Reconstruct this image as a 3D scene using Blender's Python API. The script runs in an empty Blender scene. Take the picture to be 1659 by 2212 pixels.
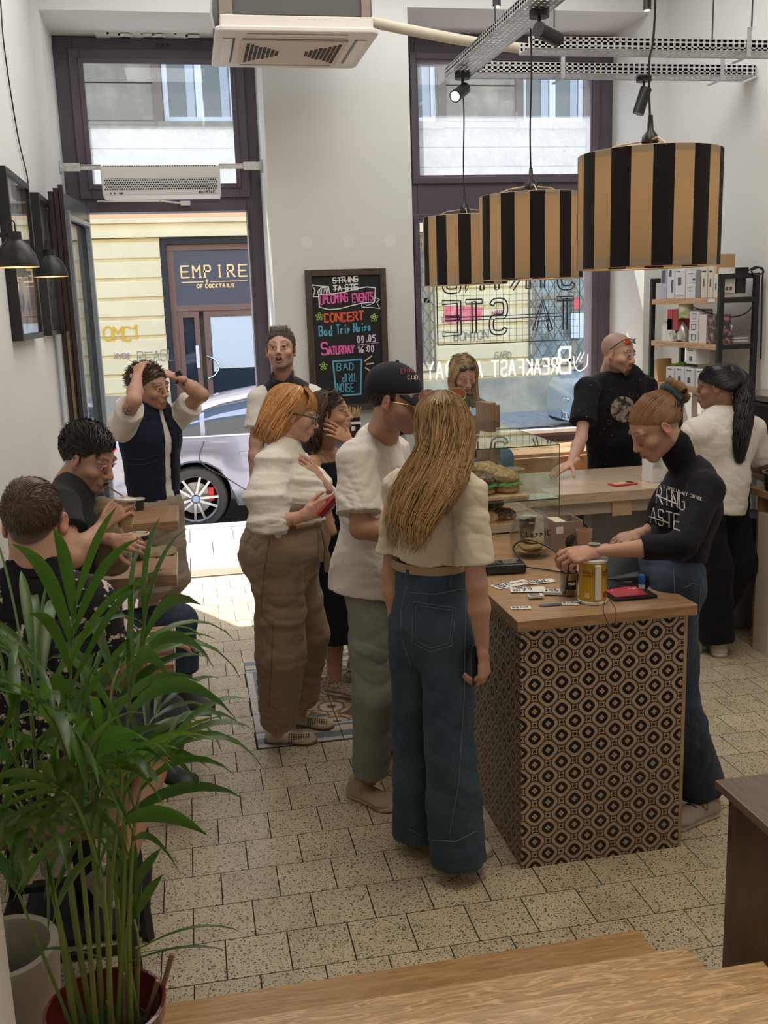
import bpy, bmesh, math, random
import numpy as np
from mathutils import Matrix, Vector, noise
from math import sin, cos, pi, radians
random.seed(7); rng=np.random.default_rng(7)
SC=bpy.context.scene; COL=SC.collection
# ---------------------------------------------------------------- camera
FPX,CX,CY,CAMZ=2150.,829.5,1106.,2.0
_d=np.array([400-CX,672-CY,FPX]); _d/=np.linalg.norm(_d)
_x=np.array([12500-CX,275-CY,FPX]); _x-=_d*(_x@_d); _x/=np.linalg.norm(_x)
_u=-np.cross(_d,_x)
if _u[1]>0: _u=-_u
RW=np.array([_x,_d,_u])
cam=bpy.data.cameras.new('camera'); camo=bpy.data.objects.new('camera',cam); COL.objects.link(camo)
cam.sensor_fit='VERTICAL'; cam.sensor_height=24; cam.lens=24*FPX/2212; cam.clip_start=.05
_m=np.eye(4); _m[:3,0]=RW[:,0]; _m[:3,1]=-RW[:,1]; _m[:3,2]=-RW[:,2]; _m[:3,3]=[0,0,CAMZ]
camo.matrix_world=Matrix(_m.tolist()); SC.camera=camo
# ---------------------------------------------------------------- light
SC.view_settings.view_transform='Standard'; SC.view_settings.look='None'
SC.view_settings.gamma=1; SC.view_settings.use_curve_mapping=False; SC.view_settings.exposure=0.0
w=bpy.data.worlds.new('sky'); SC.world=w; w.use_nodes=True
nt=w.node_tree; bg=nt.nodes['Background']
sky=nt.nodes.new('ShaderNodeTexSky'); sky.sky_type='NISHITA'; sky.sun_disc=False
sky.sun_elevation=radians(52); sky.sun_rotation=radians(-20); sky.air_density=1.2; sky.dust_density=2
nt.links.new(sky.outputs[0],bg.inputs[0]); bg.inputs[1].default_value=0.80
def lamp(name,kind,loc,energy,col,size=1,sizey=None,rot=None,target=None):
    l=bpy.data.lights.new(name,kind); l.energy=energy; l.color=col
    if kind=='AREA':
        l.shape='RECTANGLE'; l.size=size; l.size_y=sizey or size
    elif kind=='SUN': l.angle=radians(.6)
    elif kind=='SPOT': l.spot_size=size; l.spot_blend=.5; l.shadow_soft_size=.03
    else: l.shadow_soft_size=size
    o=bpy.data.objects.new(name,l); COL.objects.link(o); o.location=loc
    if target is not None: o.rotation_euler=(Vector(target)-Vector(loc)).to_track_quat('-Z','Y').to_euler()
    elif rot: o.rotation_euler=rot
    return o
# sun: high over the roofs across the street, coming in from the left
lamp('sun','SUN',(0,0,12),11.0,(1,.95,.86),target=(.40,-.72,12-1.30))
lamp('overhead_fill','AREA',(1.2,5.4,4.25),72,(.97,.97,.95),3.2,2.2,rot=(0,0,0))  # fill light added overhead, out of view, to brighten the room
lamp('overhead_fill_rear','AREA',(1.6,2.6,4.25),52,(1,.88,.70),2.5,1.6,rot=(0,0,0))  # warm fill added above the steps, also out of view
lamp('rear_fill','AREA',(1.4,-3.12,2.6),30,(1,.93,.84),2.4,2.0,target=(1.2,5,1.6))  # fill added behind the camera; no window is known there
# ---------------------------------------------------------------- helpers
def ray(u,v): return RW@np.array([u-CX,v-CY,FPX])
def P(u,v,Y):                      # world point seen at pixel (u,v) at depth Y
    r=ray(u,v); r=r*(Y/r[1]); return Vector((r[0],r[1],r[2]+CAMZ))
def PX(u,v,X):
    r=ray(u,v); r=r*(X/r[0]); return Vector((r[0],r[1],r[2]+CAMZ))
def PZ(u,v,z):
    r=ray(u,v); r=r*((z-CAMZ)/r[2]); return Vector((r[0],r[1],z))
def V(*a): return Vector(a)
_mats={}
def _nodes(name):
    m=bpy.data.materials.new(name); m.use_nodes=True; n=m.node_tree
    return m,n,n.nodes['Principled BSDF']
def rgb(c): return (c[0],c[1],c[2],1)
def N(n,t,**k):
    x=n.nodes.new(t)
    for a,b in k.items(): setattr(x,a,b)
    return x
def coords(n,kind='Object',scale=(1,1,1),rot=(0,0,0)):
    tc=N(n,'ShaderNodeTexCoord'); mp=N(n,'ShaderNodeMapping'); n.links.new(tc.outputs[kind],mp.inputs[0])
    mp.inputs['Scale'].default_value=scale; mp.inputs['Rotation'].default_value=rot
    return mp.outputs[0]
def ramp(n,src,stops,interp='LINEAR'):
    r=N(n,'ShaderNodeValToRGB'); r.color_ramp.interpolation=interp; e=r.color_ramp.elements
    while len(e)<len(stops): e.new(.5)
    for i,(p,c) in enumerate(stops): e[i].position=p; e[i].color=rgb(c) if len(c)==3 else c
    n.links.new(src,r.inputs[0]); return r.outputs[0]
def noiset(n,vec,scale,detail=3,rough=.5,dist=0):
    t=N(n,'ShaderNodeTexNoise'); t.inputs['Scale'].default_value=scale; t.inputs['Detail'].default_value=detail
    t.inputs['Roughness'].default_value=rough; t.inputs['Distortion'].default_value=dist
    n.links.new(vec,t.inputs['Vector']); return t.outputs['Fac']
def bumpn(n,p,h,strength,dist=.01):
    b=N(n,'ShaderNodeBump'); b.inputs['Strength'].default_value=strength; b.inputs['Distance'].default_value=dist
    n.links.new(h,b.inputs['Height']); n.links.new(b.outputs[0],p.inputs['Normal'])
def mix(n,f,a,b,mode='MIX'):
    m=N(n,'ShaderNodeMix',data_type='RGBA',blend_type=mode)
    for s,v in ((m.inputs[0],f),(m.inputs[6],a),(m.inputs[7],b)):
        if hasattr(v,'is_linked') or hasattr(v,'links'): n.links.new(v,s)
        elif isinstance(v,(int,float)): s.default_value=v
        else: s.default_value=rgb(v)
    return m.outputs[2]
def M(name,col,rough=.5,metal=0,spec=.5,var=None,bump=None,emis=0,trans=0,coat=0,alpha=1,sheen=0,ior=1.45,vscale=None):
    if name in _mats: return _mats[name]
    m,n,p=_nodes(name); _mats[name]=m
    p.inputs['Base Color'].default_value=rgb(col); p.inputs['Roughness'].default_value=rough
    p.inputs['Metallic'].default_value=metal; p.inputs['Specular IOR Level'].default_value=spec
    p.inputs['IOR'].default_value=ior
    if coat: p.inputs['Coat Weight'].default_value=coat
    if sheen: p.inputs['Sheen Weight'].default_value=sheen
    if trans: p.inputs['Transmission Weight'].default_value=trans
    if alpha<1: p.inputs['Alpha'].default_value=alpha
    if emis: p.inputs['Emission Color'].default_value=rgb(col); p.inputs['Emission Strength'].default_value=emis
    if var or bump: c=coords(n,scale=vscale or (1,1,1))
    if var:
        s,col2,lo,hi=var
        n.links.new(ramp(n,noiset(n,c,s,4,.6),[(lo,col),(hi,col2)]),p.inputs['Base Color'])
    if bump: bumpn(n,p,noiset(n,c,bump[0],3,.6),bump[1])
    return m
def wood(name,c1,c2,axis='X',rough=.4,scale=1,coat=0,figure=.0):
    if name in _mats: return _mats[name]
    m,n,p=_nodes(name); _mats[name]=m
    s={'X':(1.2,14,14),'Y':(14,1.2,14),'Z':(14,14,1.2)}[axis]
    c=coords(n,scale=tuple(a*scale for a in s))
    f=noiset(n,c,2.2,6,.65,1.2); g=noiset(n,c,9,3,.5,.4)
    base=ramp(n,f,[(.3,c1),(.5,tuple((a+b)/2 for a,b in zip(c1,c2))),(.68,c2)])
    fine=ramp(n,g,[(.35,(.72,.72,.72)),(.6,(1,1,1))])
    n.links.new(mix(n,1.0,base,fine,'MULTIPLY'),p.inputs['Base Color'])
    if figure:
        s2={'X':(3,26,26),'Y':(26,3,26),'Z':(26,26,3)}[axis]
        c2_=coords(n,scale=tuple(a*scale for a in s2)); h=noiset(n,c2_,1.3,2,.5,.9)
        fl=ramp(n,h,[(.44,(0,0,0)),(.47,(.8,.8,.8)),(.50,(0,0,0)),(.55,(0,0,0)),(.58,(.6,.6,.6)),(.61,(0,0,0))])
        n.links.new(mix(n,fl,mix(n,1.0,base,fine,'MULTIPLY'),tuple(min(1,a*1.25+figure) for a in c2)),p.inputs['Base Color'])
    p.inputs['Roughness'].default_value=rough
    if coat: p.inputs['Coat Weight'].default_value=coat; p.inputs['Coat Roughness'].default_value=.15
    bumpn(n,p,g,.08,.004)
    return m
class MB:
    def __init__(s): s.v=[]; s.f=[]; s.mi=[]
    def add(s,vs,fs,mi=0):
        b=len(s.v); s.v+= [tuple(v) for v in vs]; s.f+=[tuple(b+i for i in f) for f in fs]; s.mi+=[mi]*len(fs); return s
    def box(s,x0,x1,y0,y1,z0,z1,mi=0):
        if s.v: e=.00012*(1+len(s.v)//8%4); x0-=e;x1+=e;y0-=e;y1+=e;z0-=e;z1+=e
        vs=[(x,y,z) for x in (x0,x1) for y in (y0,y1) for z in (z0,z1)]
        return s.add(vs,[(0,1,3,2),(4,6,7,5),(0,4,5,1),(2,3,7,6),(0,2,6,4),(1,5,7,3)],mi)
    def obox(s,c,ex,ey,ez,mi=0):    # centre + half-axis vectors
        c=Vector(c); vs=[c+Vector(ex)*a+Vector(ey)*b+Vector(ez)*d for a in (-1,1) for b in (-1,1) for d in (-1,1)]
        return s.add(vs,[(0,1,3,2),(4,6,7,5),(0,4,5,1),(2,3,7,6),(0,2,6,4),(1,5,7,3)],mi)
    def bar(s,a,b,w,h,up=(0,0,1),mi=0):
        a=Vector(a);b=Vector(b);d=b-a;L=d.length;d.normalize();u=Vector(up);r=d.cross(u)
        if r.length<1e-4: r=d.cross(Vector((1,0,0)))
        r.normalize();u=r.cross(d)
        return s.obox((a+b)/2,d*L/2,r*w/2,u*h/2,mi)
    def tube(s,pts,r,n=8,mi=0,caps=True,flat=None):
        pts=[Vector(p) for p in pts]; rs=r if isinstance(r,(list,tuple)) else [r]*len(pts)
        vs=[];up=None
        for i,p in enumerate(pts):
            t=(pts[min(i+1,len(pts)-1)]-pts[max(i-1,0)])
            t=t.normalized() if t.length>1e-9 else Vector((0,0,1))
            if up is None: up=t.orthogonal().normalized() if flat is None else Vector(flat)
            up=(up-t*up.dot(t)); up=up.normalized() if up.length>1e-6 else t.orthogonal().normalized()
            q=t.cross(up)
            for k in range(n):
                a=2*pi*k/n; vs.append(p+(up*cos(a)+q*sin(a))*rs[i])
        fs=[]
        for i in range(len(pts)-1):
            for k in range(n):
                k2=(k+1)%n; fs.append((i*n+k,i*n+k2,(i+1)*n+k2,(i+1)*n+k))
        if caps: fs.append(tuple(range(n))[::-1]); fs.append(tuple((len(pts)-1)*n+k for k in range(n)))
        return s.add(vs,fs,mi)
    def cyl(s,a,b,r1,r2=None,n=20,mi=0,caps=True): return s.tube([a,b],[r1,r1 if r2 is None else r2],n,mi,caps)
    def lathe(s,c,prof,n=28,mi=0,sx=1,sy=1,rot=None,closed=False):
        c=Vector(c); vs=[]; m=len(prof)
        for (r,z) in prof:
            for k in range(n):
                a=2*pi*k/n; q=Vector((r*cos(a)*sx,r*sin(a)*sy,z))
                if rot: q=rot@q
                vs.append(c+q)
        fs=[]
        for i in range(m-1):
            for k in range(n):
                k2=(k+1)%n; fs.append((i*n+k,i*n+k2,(i+1)*n+k2,(i+1)*n+k))
        return s.add(vs,fs,mi)
    def prism(s,poly,axis,a,b,mi=0):  # extrude 2D polygon along axis 0/1/2
        def mk(p,t):
            q=list(p); q.insert(axis,t); return q
        n=len(poly); vs=[mk(p,a) for p in poly]+[mk(p,b) for p in poly]
        return s.add(vs,[tuple(range(n))[::-1],tuple(range(n,2*n))]+[(i,(i+1)%n,n+(i+1)%n,n+i) for i in range(n)],mi)
    def ell(s,c,r,n=12,mi=0,rot=None):
        prof=[(sin(pi*i/(n))*1.0,-cos(pi*i/n)) for i in range(n+1)]
        c=Vector(c); vs=[];nn=n*2
        for (q,z) in prof:
            for k in range(nn):
                a=2*pi*k/nn; p=Vector((max(q,1e-4)*cos(a)*r[0],max(q,1e-4)*sin(a)*r[1],z*r[2]))
                if rot is not None: p=rot@p
                vs.append(c+p)
        fs=[]
        for i in range(n):
            for k in range(nn):
                k2=(k+1)%nn; fs.append((i*nn+k,i*nn+k2,(i+1)*nn+k2,(i+1)*nn+k))
        return s.add(vs,fs,mi)
def mesh_of(name,mb,mats,smooth=False,angle=40,fix=True):
    me=bpy.data.meshes.new(name); me.from_pydata(mb.v,[],mb.f)
    for m in (mats if isinstance(mats,(list,tuple)) else [mats]): me.materials.append(m)
    if any(mb.mi): me.polygons.foreach_set('material_index',mb.mi)
    if fix:
        bm=bmesh.new(); bm.from_mesh(me); bmesh.ops.recalc_face_normals(bm,faces=bm.faces); bm.to_mesh(me); bm.free()
    if smooth:
        me.shade_smooth(); me.set_sharp_from_angle(angle=radians(angle))
    me.update(); return me
def link(o,parent=None):
    COL.objects.link(o)
    if parent is not None:
        o.parent=parent
        m=Matrix.LocRotScale(parent.location,parent.rotation_euler,None)
        if parent.parent is not None:
            m=Matrix.LocRotScale(parent.parent.location,parent.parent.rotation_euler,None)@parent.matrix_parent_inverse@m
            o.matrix_parent_inverse=m.inverted() if parent.type!='EMPTY' else m.inverted()
        else: o.matrix_parent_inverse=m.inverted()
    return o
def part(name,mb,mats=None,parent=None,smooth=False,bevel=0,angle=40,fix=True,label=None,kind=None):
    me=mb if isinstance(mb,bpy.types.Mesh) else mesh_of(name,mb,mats,smooth,angle,fix)
    o=bpy.data.objects.new(name,me); link(o,parent)
    if bevel:
        b=o.modifiers.new('bevel','BEVEL'); b.width=bevel; b.segments=2; b.limit_method='ANGLE'
    if label: o['label']=label
    if kind: o['kind']=kind
    return o
def tag(o,label,cat,group=None):
    o['label']=label; o['category']=cat
    if group: o['group']=group
    return o
def thing(name,label,cat,loc=(0,0,0),group=None):
    o=bpy.data.objects.new(name,None); COL.objects.link(o); o.location=loc; o.empty_display_size=.05
    return tag(o,label,cat,group)
def struct(name,mb,mats,**k):
    o=part(name,mb,mats,**k); o['kind']='structure'; return o
def curve_pts(ctrl,n=12):           # Catmull-Rom
    c=[Vector(p) for p in ctrl]; c=[c[0]*2-c[1]]+c+[c[-1]*2-c[-2]]; out=[]
    for i in range(1,len(c)-2):
        for k in range(n):
            t=k/n; a,b,d,e=c[i-1],c[i],c[i+1],c[i+2]
            out.append(.5*((2*b)+(d-a)*t+(2*a-5*b+4*d-e)*t*t+(3*b-a-3*d+e)*t**3))
    out.append(c[-2]); return out
GL={'A':'003860|1353','B':'00084857554404|4453514000','C':'57481807011040 51'.replace(' ',''),'D':'00083856523000','E':'60000868|0454','F':'000858|0444',
'G':'574818070110405154 34'.replace(' ',''),'H':'0008|6068|0464','I':'3038','J':'4841301001','K':'0008|580450','L':'080050','M':'0008346860','N':'08006068'.replace('08006068','00086068'),
'O':'200206284866624020','P':'00084857554404','Q':'200206284866624020|4260','R':'00084857554404|2460','S':'574818070514445351401001','T':'0868|3830','U':'080110506168',
'V':'083068','W':'0810355068','X':'0068|0860','Y':'083468|3430','Z':'08680060','0':'1002061838464230 10'.replace(' ',''),'1':'062820','2':'0718485500 50'.replace(' ',''),
'3':'0718485644|244453401001','4':'48024 2|3630'.replace(' ',''),'5':'5808053553514000','6':'48150210404253 4313'.replace(' ',''),'7':'085820','8':'2011133446483817 1533|33424020'.replace(' ',''),'9':'533303183846433010',
'.':'3031','-':'1454',':':'3132|3536','!':'3031|3338','&':'50 0718360210 54'.replace(' ',''),'?':'0738484623|3031',
'a':'4414021030 42|444140'.replace(' ',''),'d':'4414021030 42|4840'.replace(' ',''),'r':'1014|132444','i':'2024|2627','p':'10140c|14344230 10'.replace('0c','').replace(' ',''),'o':'140210304 2341 4'.replace(' ',''),
's':'44140343310 0'.replace(' ',''),'e':'0242341403103041'}
GL['p']='1411|14344331 11|1110'.replace(' ','')
def strokes(text,o,ux,uz,h,r,gap=.28,width=.62,mirror=False,jit=0,flat=.0015,mb=None,nrm=None,serif=False):
    """hand lettering: each stroke a thin raised ribbon"""
    mb=mb or MB(); o=Vector(o); ux=Vector(ux).normalized(); uz=Vector(uz).normalized(); nn=ux.cross(uz) if nrm is None else Vector(nrm)
    x=0; rr=random.Random(len(text)*7+int(h*1000)); ns=[0]
    for ch in text:
        if ch==' ': x+=h*.5; continue
        g=GL.get(ch) or GL.get(ch.upper(),'')
        dy=rr.uniform(-jit,jit)*h
        for st in g.split('|'):
            pts=[o+ux*(x+int(st[i])/6*h*width)+uz*(int(st[i+1])/8*h+dy) for i in range(0,len(st)-1,2)]
            for a,b in zip(pts,pts[1:]):
                d=(b-a)
                if d.length<1e-6: continue
                dn=d.normalized(); w=dn.cross(nn).normalized(); ns[0]+=1
                mb.obox((a+b)/2,d/2+dn*r*.6,w*r,nn*flat*(1+.13*(ns[0]%5)))
            if serif:
                for e in (pts[0],pts[-1]):
                    mb.obox(e,ux*h*.13,uz*r*.7,nn*flat)
        x+=h*(width+gap) if ch not in 'I.:!1i' else h*(width*.75+gap*.6)
    mb.w=x
    return mb
# ================================================================ materials of the room
WALL=M('wall_paint',(.74,.745,.73),.9,bump=(220,.05),var=(1.2,(.70,.705,.69),.35,.75))
CEIL=M('ceiling_paint',(.8,.79,.77),.95)
FRAMEM=M('aubergine_frame',(.088,.068,.088),.38,var=(6,(.11,.088,.112),.3,.7))
DARKF=M('dark_brown_metal',(.035,.022,.02),.4)
BLACK=M('black_metal',(.012,.012,.013),.42)
BLKPL=M('black_plastic',(.014,.014,.015),.3)
GALV=M('galvanised_steel',(.50,.51,.52),.38,.85,var=(30,(.62,.62,.63),.4,.6))
WHITEP=M('white_plastic',(.78,.77,.75),.35)
STEEL=M('brushed_steel',(.55,.53,.5),.28,.95)
def glassmat(name,tint=(1,1,1),haze=None):
    m=bpy.data.materials.new(name); m.use_nodes=True; n=m.node_tree; n.nodes.clear()
    o=N(n,'ShaderNodeOutputMaterial'); t=N(n,'ShaderNodeBsdfTransparent'); g=N(n,'ShaderNodeBsdfGlossy')
    t.inputs[0].default_value=rgb(tint); g.inputs['Roughness'].default_value=.02
    lw=N(n,'ShaderNodeLayerWeight'); lw.inputs[0].default_value=.5; pw=N(n,'ShaderNodeMath',operation='POWER'); n.links.new(lw.outputs['Facing'],pw.inputs[0]); pw.inputs[1].default_value=4.0; fr=N(n,'ShaderNodeMath',operation='MULTIPLY_ADD'); n.links.new(pw.outputs[0],fr.inputs[0]); fr.inputs[1].default_value=.75; fr.inputs[2].default_value=.035
    mx=N(n,'ShaderNodeMixShader'); n.links.new(fr.outputs[0],mx.inputs[0]); n.links.new(t.outputs[0],mx.inputs[1]); n.links.new(g.outputs[0],mx.inputs[2])
    out=mx.outputs[0]
    if haze:      # old film residue and dust on the pane
        c=coords(n); z0,z1,den=haze
        sx=N(n,'ShaderNodeSeparateXYZ'); n.links.new(c,sx.inputs[0])
        mr=N(n,'ShaderNodeMapRange'); mr.inputs['From Min'].default_value=z1; mr.inputs['From Max'].default_value=z1-.03
        n.links.new(sx.outputs['Z'],mr.inputs['Value'])
        nz=ramp(n,noiset(n,c,45,8,.8),[(.3,(.55,.55,.55)),(.62,(1,1,1))])
        mu=N(n,'ShaderNodeMath',operation='MULTIPLY'); n.links.new(mr.outputs[0],mu.inputs[0]); n.links.new(nz,mu.inputs[1])
        mm=N(n,'ShaderNodeMath',operation='MULTIPLY'); mm.inputs[1].default_value=den; n.links.new(mu.outputs[0],mm.inputs[0])
        ad=N(n,'ShaderNodeMath',operation='ADD'); ad.inputs[1].default_value=.015; n.links.new(mm.outputs[0],ad.inputs[0])
        d=N(n,'ShaderNodeBsdfTranslucent'); d.inputs[0].default_value=(.82,.88,.95,1)
        m2=N(n,'ShaderNodeMixShader'); n.links.new(ad.outputs[0],m2.inputs[0]); n.links.new(out,m2.inputs[1]); n.links.new(d.outputs[0],m2.inputs[2]); out=m2.outputs[0]
    n.links.new(out,o.inputs[0]); return m
GLASS=glassmat('clear_glass',(.97,.99,.98)); GLASSF=glassmat('filmed_glass',(.93,.95,.96),(2.8,3.28,.20))
GLASSF2=glassmat('filmed_glass_wide',(.93,.95,.96),(2.8,3.36,.18)); GLASSG=glassmat('green_edge_glass',(.93,.97,.95))
# ---- terrazzo
def terrazzo(name,base,dark,mid,seed=0):
    m,n,p=_nodes(name); c=coords(n); oi=N(n,'ShaderNodeObjectInfo')
    ad=N(n,'ShaderNodeVectorMath',operation='MULTIPLY_ADD'); n.links.new(oi.outputs['Random'],ad.inputs[0]); ad.inputs[1].default_value=(9,7,0); n.links.new(c,ad.inputs[2]); v=ad.outputs[0]
    dn=N(n,'ShaderNodeTexNoise'); dn.inputs['Scale'].default_value=60; n.links.new(v,dn.inputs['Vector'])
    mx=N(n,'ShaderNodeMix',data_type='VECTOR'); mx.inputs[0].default_value=.012; n.links.new(v,mx.inputs[4]); n.links.new(dn.outputs['Color'],mx.inputs[5])
    vo=N(n,'ShaderNodeTexVoronoi'); vo.inputs['Scale'].default_value=170; n.links.new(mx.outputs[1],vo.inputs['Vector'])
    vo2=N(n,'ShaderNodeTexVoronoi'); vo2.inputs['Scale'].default_value=84; n.links.new(mx.outputs[1],vo2.inputs['Vector'])
    sc=N(n,'ShaderNodeSeparateColor'); n.links.new(vo.outputs['Color'],sc.inputs[0])
    sc2=N(n,'ShaderNodeSeparateColor'); n.links.new(vo2.outputs['Color'],sc2.inputs[0])
    chips=ramp(n,vo.outputs['Distance'],[(.30,(1,1,1)),(.42,(0,0,0))]); pick=ramp(n,sc.outputs[0],[(.44,(0,0,0)),(.46,(1,1,1))])
    chips2=ramp(n,vo2.outputs['Distance'],[(.30,(1,1,1)),(.38,(0,0,0))]); pick2=ramp(n,sc2.outputs[1],[(.72,(0,0,0)),(.74,(1,1,1))])
    b=mix(n,ramp(n,noiset(n,v,5,4,.6),[(.35,(0,0,0)),(.7,(1,1,1))]),base,tuple(x*.8 for x in base))
    f1=mix(n,1,chips,pick,'MULTIPLY'); f2=mix(n,1,chips2,pick2,'MULTIPLY')
    col=mix(n,f1,b,dark); col=mix(n,f2,col,mid)
    tone=ramp(n,oi.outputs['Random'],[(0,(.88,.88,.88)),(1,(1.0,1.0,1.0))]); col=mix(n,1,col,tone,'MULTIPLY')
    n.links.new(col,p.inputs['Base Color']); p.inputs['Roughness'].default_value=.30
    bumpn(n,p,chips,.12,.002); return m
TERR=terrazzo('terrazzo',(.64,.54,.38),(.045,.032,.024),(.13,.11,.09))
JOINT=M('dark_joint',(.025,.02,.016),.9)
# ---------------------------------------------------------------- shell
WY,DY=6.95,7.55        # inner face of the street wall, plane of the window frames
LX,RX,CH=-.82,3.46,4.45
DX0,DX1,DZ=-.76,.60,3.86     # door recess
WX0,WX1,WZ,WS=1.58,3.30,3.92,.86
fb=MB().box(LX-.3,RX+.3,-.5,7.62,-.2,-.004)
FLOOR=struct('floor',fb,JOINT)
mb=MB().box(LX-.25,LX,-3.2,7.75,0,CH); struct('wall_left',mb,WALL)
mb=MB().box(RX,RX+.25,-3.2,7.75,0,CH); struct('wall_right',mb,WALL)
mb=MB().box(LX-.25,RX+.25,-3.2,7.75,CH,CH+.2); struct('ceiling',mb,CEIL)
mb=MB().box(LX-.25,RX+.25,-3.45,-3.2,0,CH); struct('wall_back',mb,WALL)
WT=7.72
mb=MB()
mb.box(LX,DX0,WY,WT,0,CH); mb.box(DX1,WX0,WY,WT,0,CH); mb.box(WX1,RX,WY,WT,0,CH)
mb.box(DX0,DX1,WY,WT,DZ,CH); mb.box(WX0,WX1,WY,WT,WZ,CH); mb.box(WX0,WX1,WY+.14,WT,0,WS)
struct('wall_front',mb,WALL)
# outer skin of our own house above and beside, so the sky stays outside
mb=MB().box(-6,LX,7.3,7.72,-.3,9).box(RX,12,7.3,7.72,-.3,9).box(LX,RX,7.3,7.72,CH,9); struct('wall_outer',mb,M('outer_render',(.6,.55,.45),.9))
struct('added_window_frame',MB().box(.16,.2,-3.2,-3.14,1.56,3.64).box(2.6,2.64,-3.2,-3.14,1.56,3.64).box(.2,2.6,-3.2,-3.14,3.6,3.64).box(.2,2.6,-3.2,-3.14,1.56,1.6),FRAMEM)  # invented frame on the back wall around the rear fill
for (cx_,cy_,a_,b_,nm_) in ((1.2,5.4,1.6,1.1,'large added ceiling fixture for fill light over the middle of the room'),(1.6,2.6,1.25,.8,'smaller added ceiling fixture for fill light above the steps')):
    t=thing('added_ceiling_fixture',nm_,'lamp',(cx_,cy_,4.27)); part('frame',MB().box(cx_-a_,cx_+a_,cy_-b_,cy_+b_,4.30,4.449),CEIL,t); part('diffuser',MB().box(cx_-a_+.02,cx_+a_-.02,cy_-b_+.02,cy_+b_-.02,4.275,4.299),M('added_fixture_diffuser',(.9,.9,.88),.6),t)  # unseen fixture body added above each overhead fill light
struct('floor_upper',MB().box(LX-.2,RX+.3,-3.3,1.33,-.2,.60),wood('oak_floor',(.34,.20,.10),(.50,.31,.16),'X',.4,.8))
# floor tiles: 20 cm terrazzo in half-bond rows
tiles=[]; T=.2; y0=2.535-.4
rows=int((7.5-y0)/T)+1
def inmosaic(x,y): return .19<x<1.0 and 4.35<y<5.56
for r in range(rows):
    y=y0+r*T; off=(.084 if r%2==0 else .184)
    k0=int((LX-off)/T)-1
    for k in range(k0,24):
        x=off+k*T
        a,b=max(x,LX),min(x+T,RX); c,d=y,min(y+T,7.5)
        if b-a<.03: continue
        if 4.35<(c+d)/2<5.56 and a>=.185 and b<=1.005: continue
        if 4.35<(c+d)/2<5.56 and a<1.0<b: a=1.0
        if 4.35<(c+d)/2<5.56 and a<.19<b: b=.19
        if b-a<.02 or d-c<.02: continue
        tiles.append((a,b,c,d))
def seen(t):
    x=(t[0]+t[1])/2;y=(t[2]+t[3])/2
    c=RW.T@np.array([x,y,-CAMZ]); u=CX+FPX*c[0]/c[2]; v=CY+FPX*c[1]/c[2]
    return c[2]>0 and -40<u<1700 and v<2260 and not (x>1.25 and y<4.9 and x<1.75)
vis=sorted([t for t in tiles if seen(t)],key=lambda t:t[2]); g=.0021
def tilebox(mb,t,hh=0): return mb.box(t[0]+g,t[1]-g,t[2]+g,t[3]-g,-.012,hh)
for t in vis[:270]:
    part('tile',tilebox(MB(),t,random.uniform(-.0006,0)),TERR,FLOOR,bevel=0)
mb=MB()
for t in vis[270:]: tilebox(mb,t)
for t in tiles:
    if not seen(t): tilebox(mb,t)
part('tile_field',mb,TERR,FLOOR,kind='stuff')
# patterned cement tiles
def mosaic_mat():
    m,n,p=_nodes('cement_tile'); c=coords(n,scale=(1/.2,1/.2,1))
    s=N(n,'ShaderNodeSeparateXYZ'); n.links.new(c,s.inputs[0])
    def mth(op,a,b=None,c_=None):
        q=N(n,'ShaderNodeMath',operation=op)
        for i,v in enumerate((a,b,c_)):
            if v is None: continue
            if isinstance(v,(int,float)): q.inputs[i].default_value=v
            else: n.links.new(v,q.inputs[i])
        return q.outputs[0]
    fx=mth('ABSOLUTE',mth('SUBTRACT',mth('FRACT',mth('ADD',s.outputs[0],10.05)),.5)); fy=mth('ABSOLUTE',mth('SUBTRACT',mth('FRACT',mth('ADD',s.outputs[1],10.25)),.5))
    r=mth('SQRT',mth('ADD',mth('POWER',fx,2),mth('POWER',fy,2)))
    star=mth('ADD',mth('POWER',fx,.6),mth('POWER',fy,.6))
    cr=mth('SQRT',mth('ADD',mth('POWER',mth('SUBTRACT',fx,.5),2),mth('POWER',mth('SUBTRACT',fy,.5),2)))
    base=ramp(n,noiset(n,c,3,4),[(.3,(.36,.22,.12)),(.7,(.5,.33,.18))])
    col=mix(n,ramp(n,star,[(.62,(1,1,1)),(.66,(0,0,0))]),base,(.10,.09,.08))
    col=mix(n,ramp(n,cr,[(.0,(1,1,1)),(.3,(1,1,1)),(.34,(0,0,0))]),col,(.45,.40,.32))
    col=mix(n,ramp(n,cr,[(.28,(0,0,0)),(.31,(1,1,1)),(.34,(1,1,1)),(.37,(0,0,0))]),col,(.09,.08,.08))
    col=mix(n,ramp(n,cr,[(.1,(1,1,1)),(.14,(0,0,0)),(.18,(0,0,0))]),col,(.12,.10,.09))
    col=mix(n,ramp(n,r,[(.33,(0,0,0)),(.36,(1,1,1)),(.38,(1,1,1)),(.41,(0,0,0))]),col,(.16,.11,.08))
    n.links.new(col,p.inputs['Base Color']); p.inputs['Roughness'].default_value=.3; return m
CEM=mosaic_mat(); CB=M('cement_blue_band',(.16,.19,.22),.35); CT=M('cement_tan_band',(.52,.42,.30),.35); CLt=M('cement_pale',(.56,.53,.49),.4,var=(9,(.5,.46,.42),.4,.6))
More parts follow.
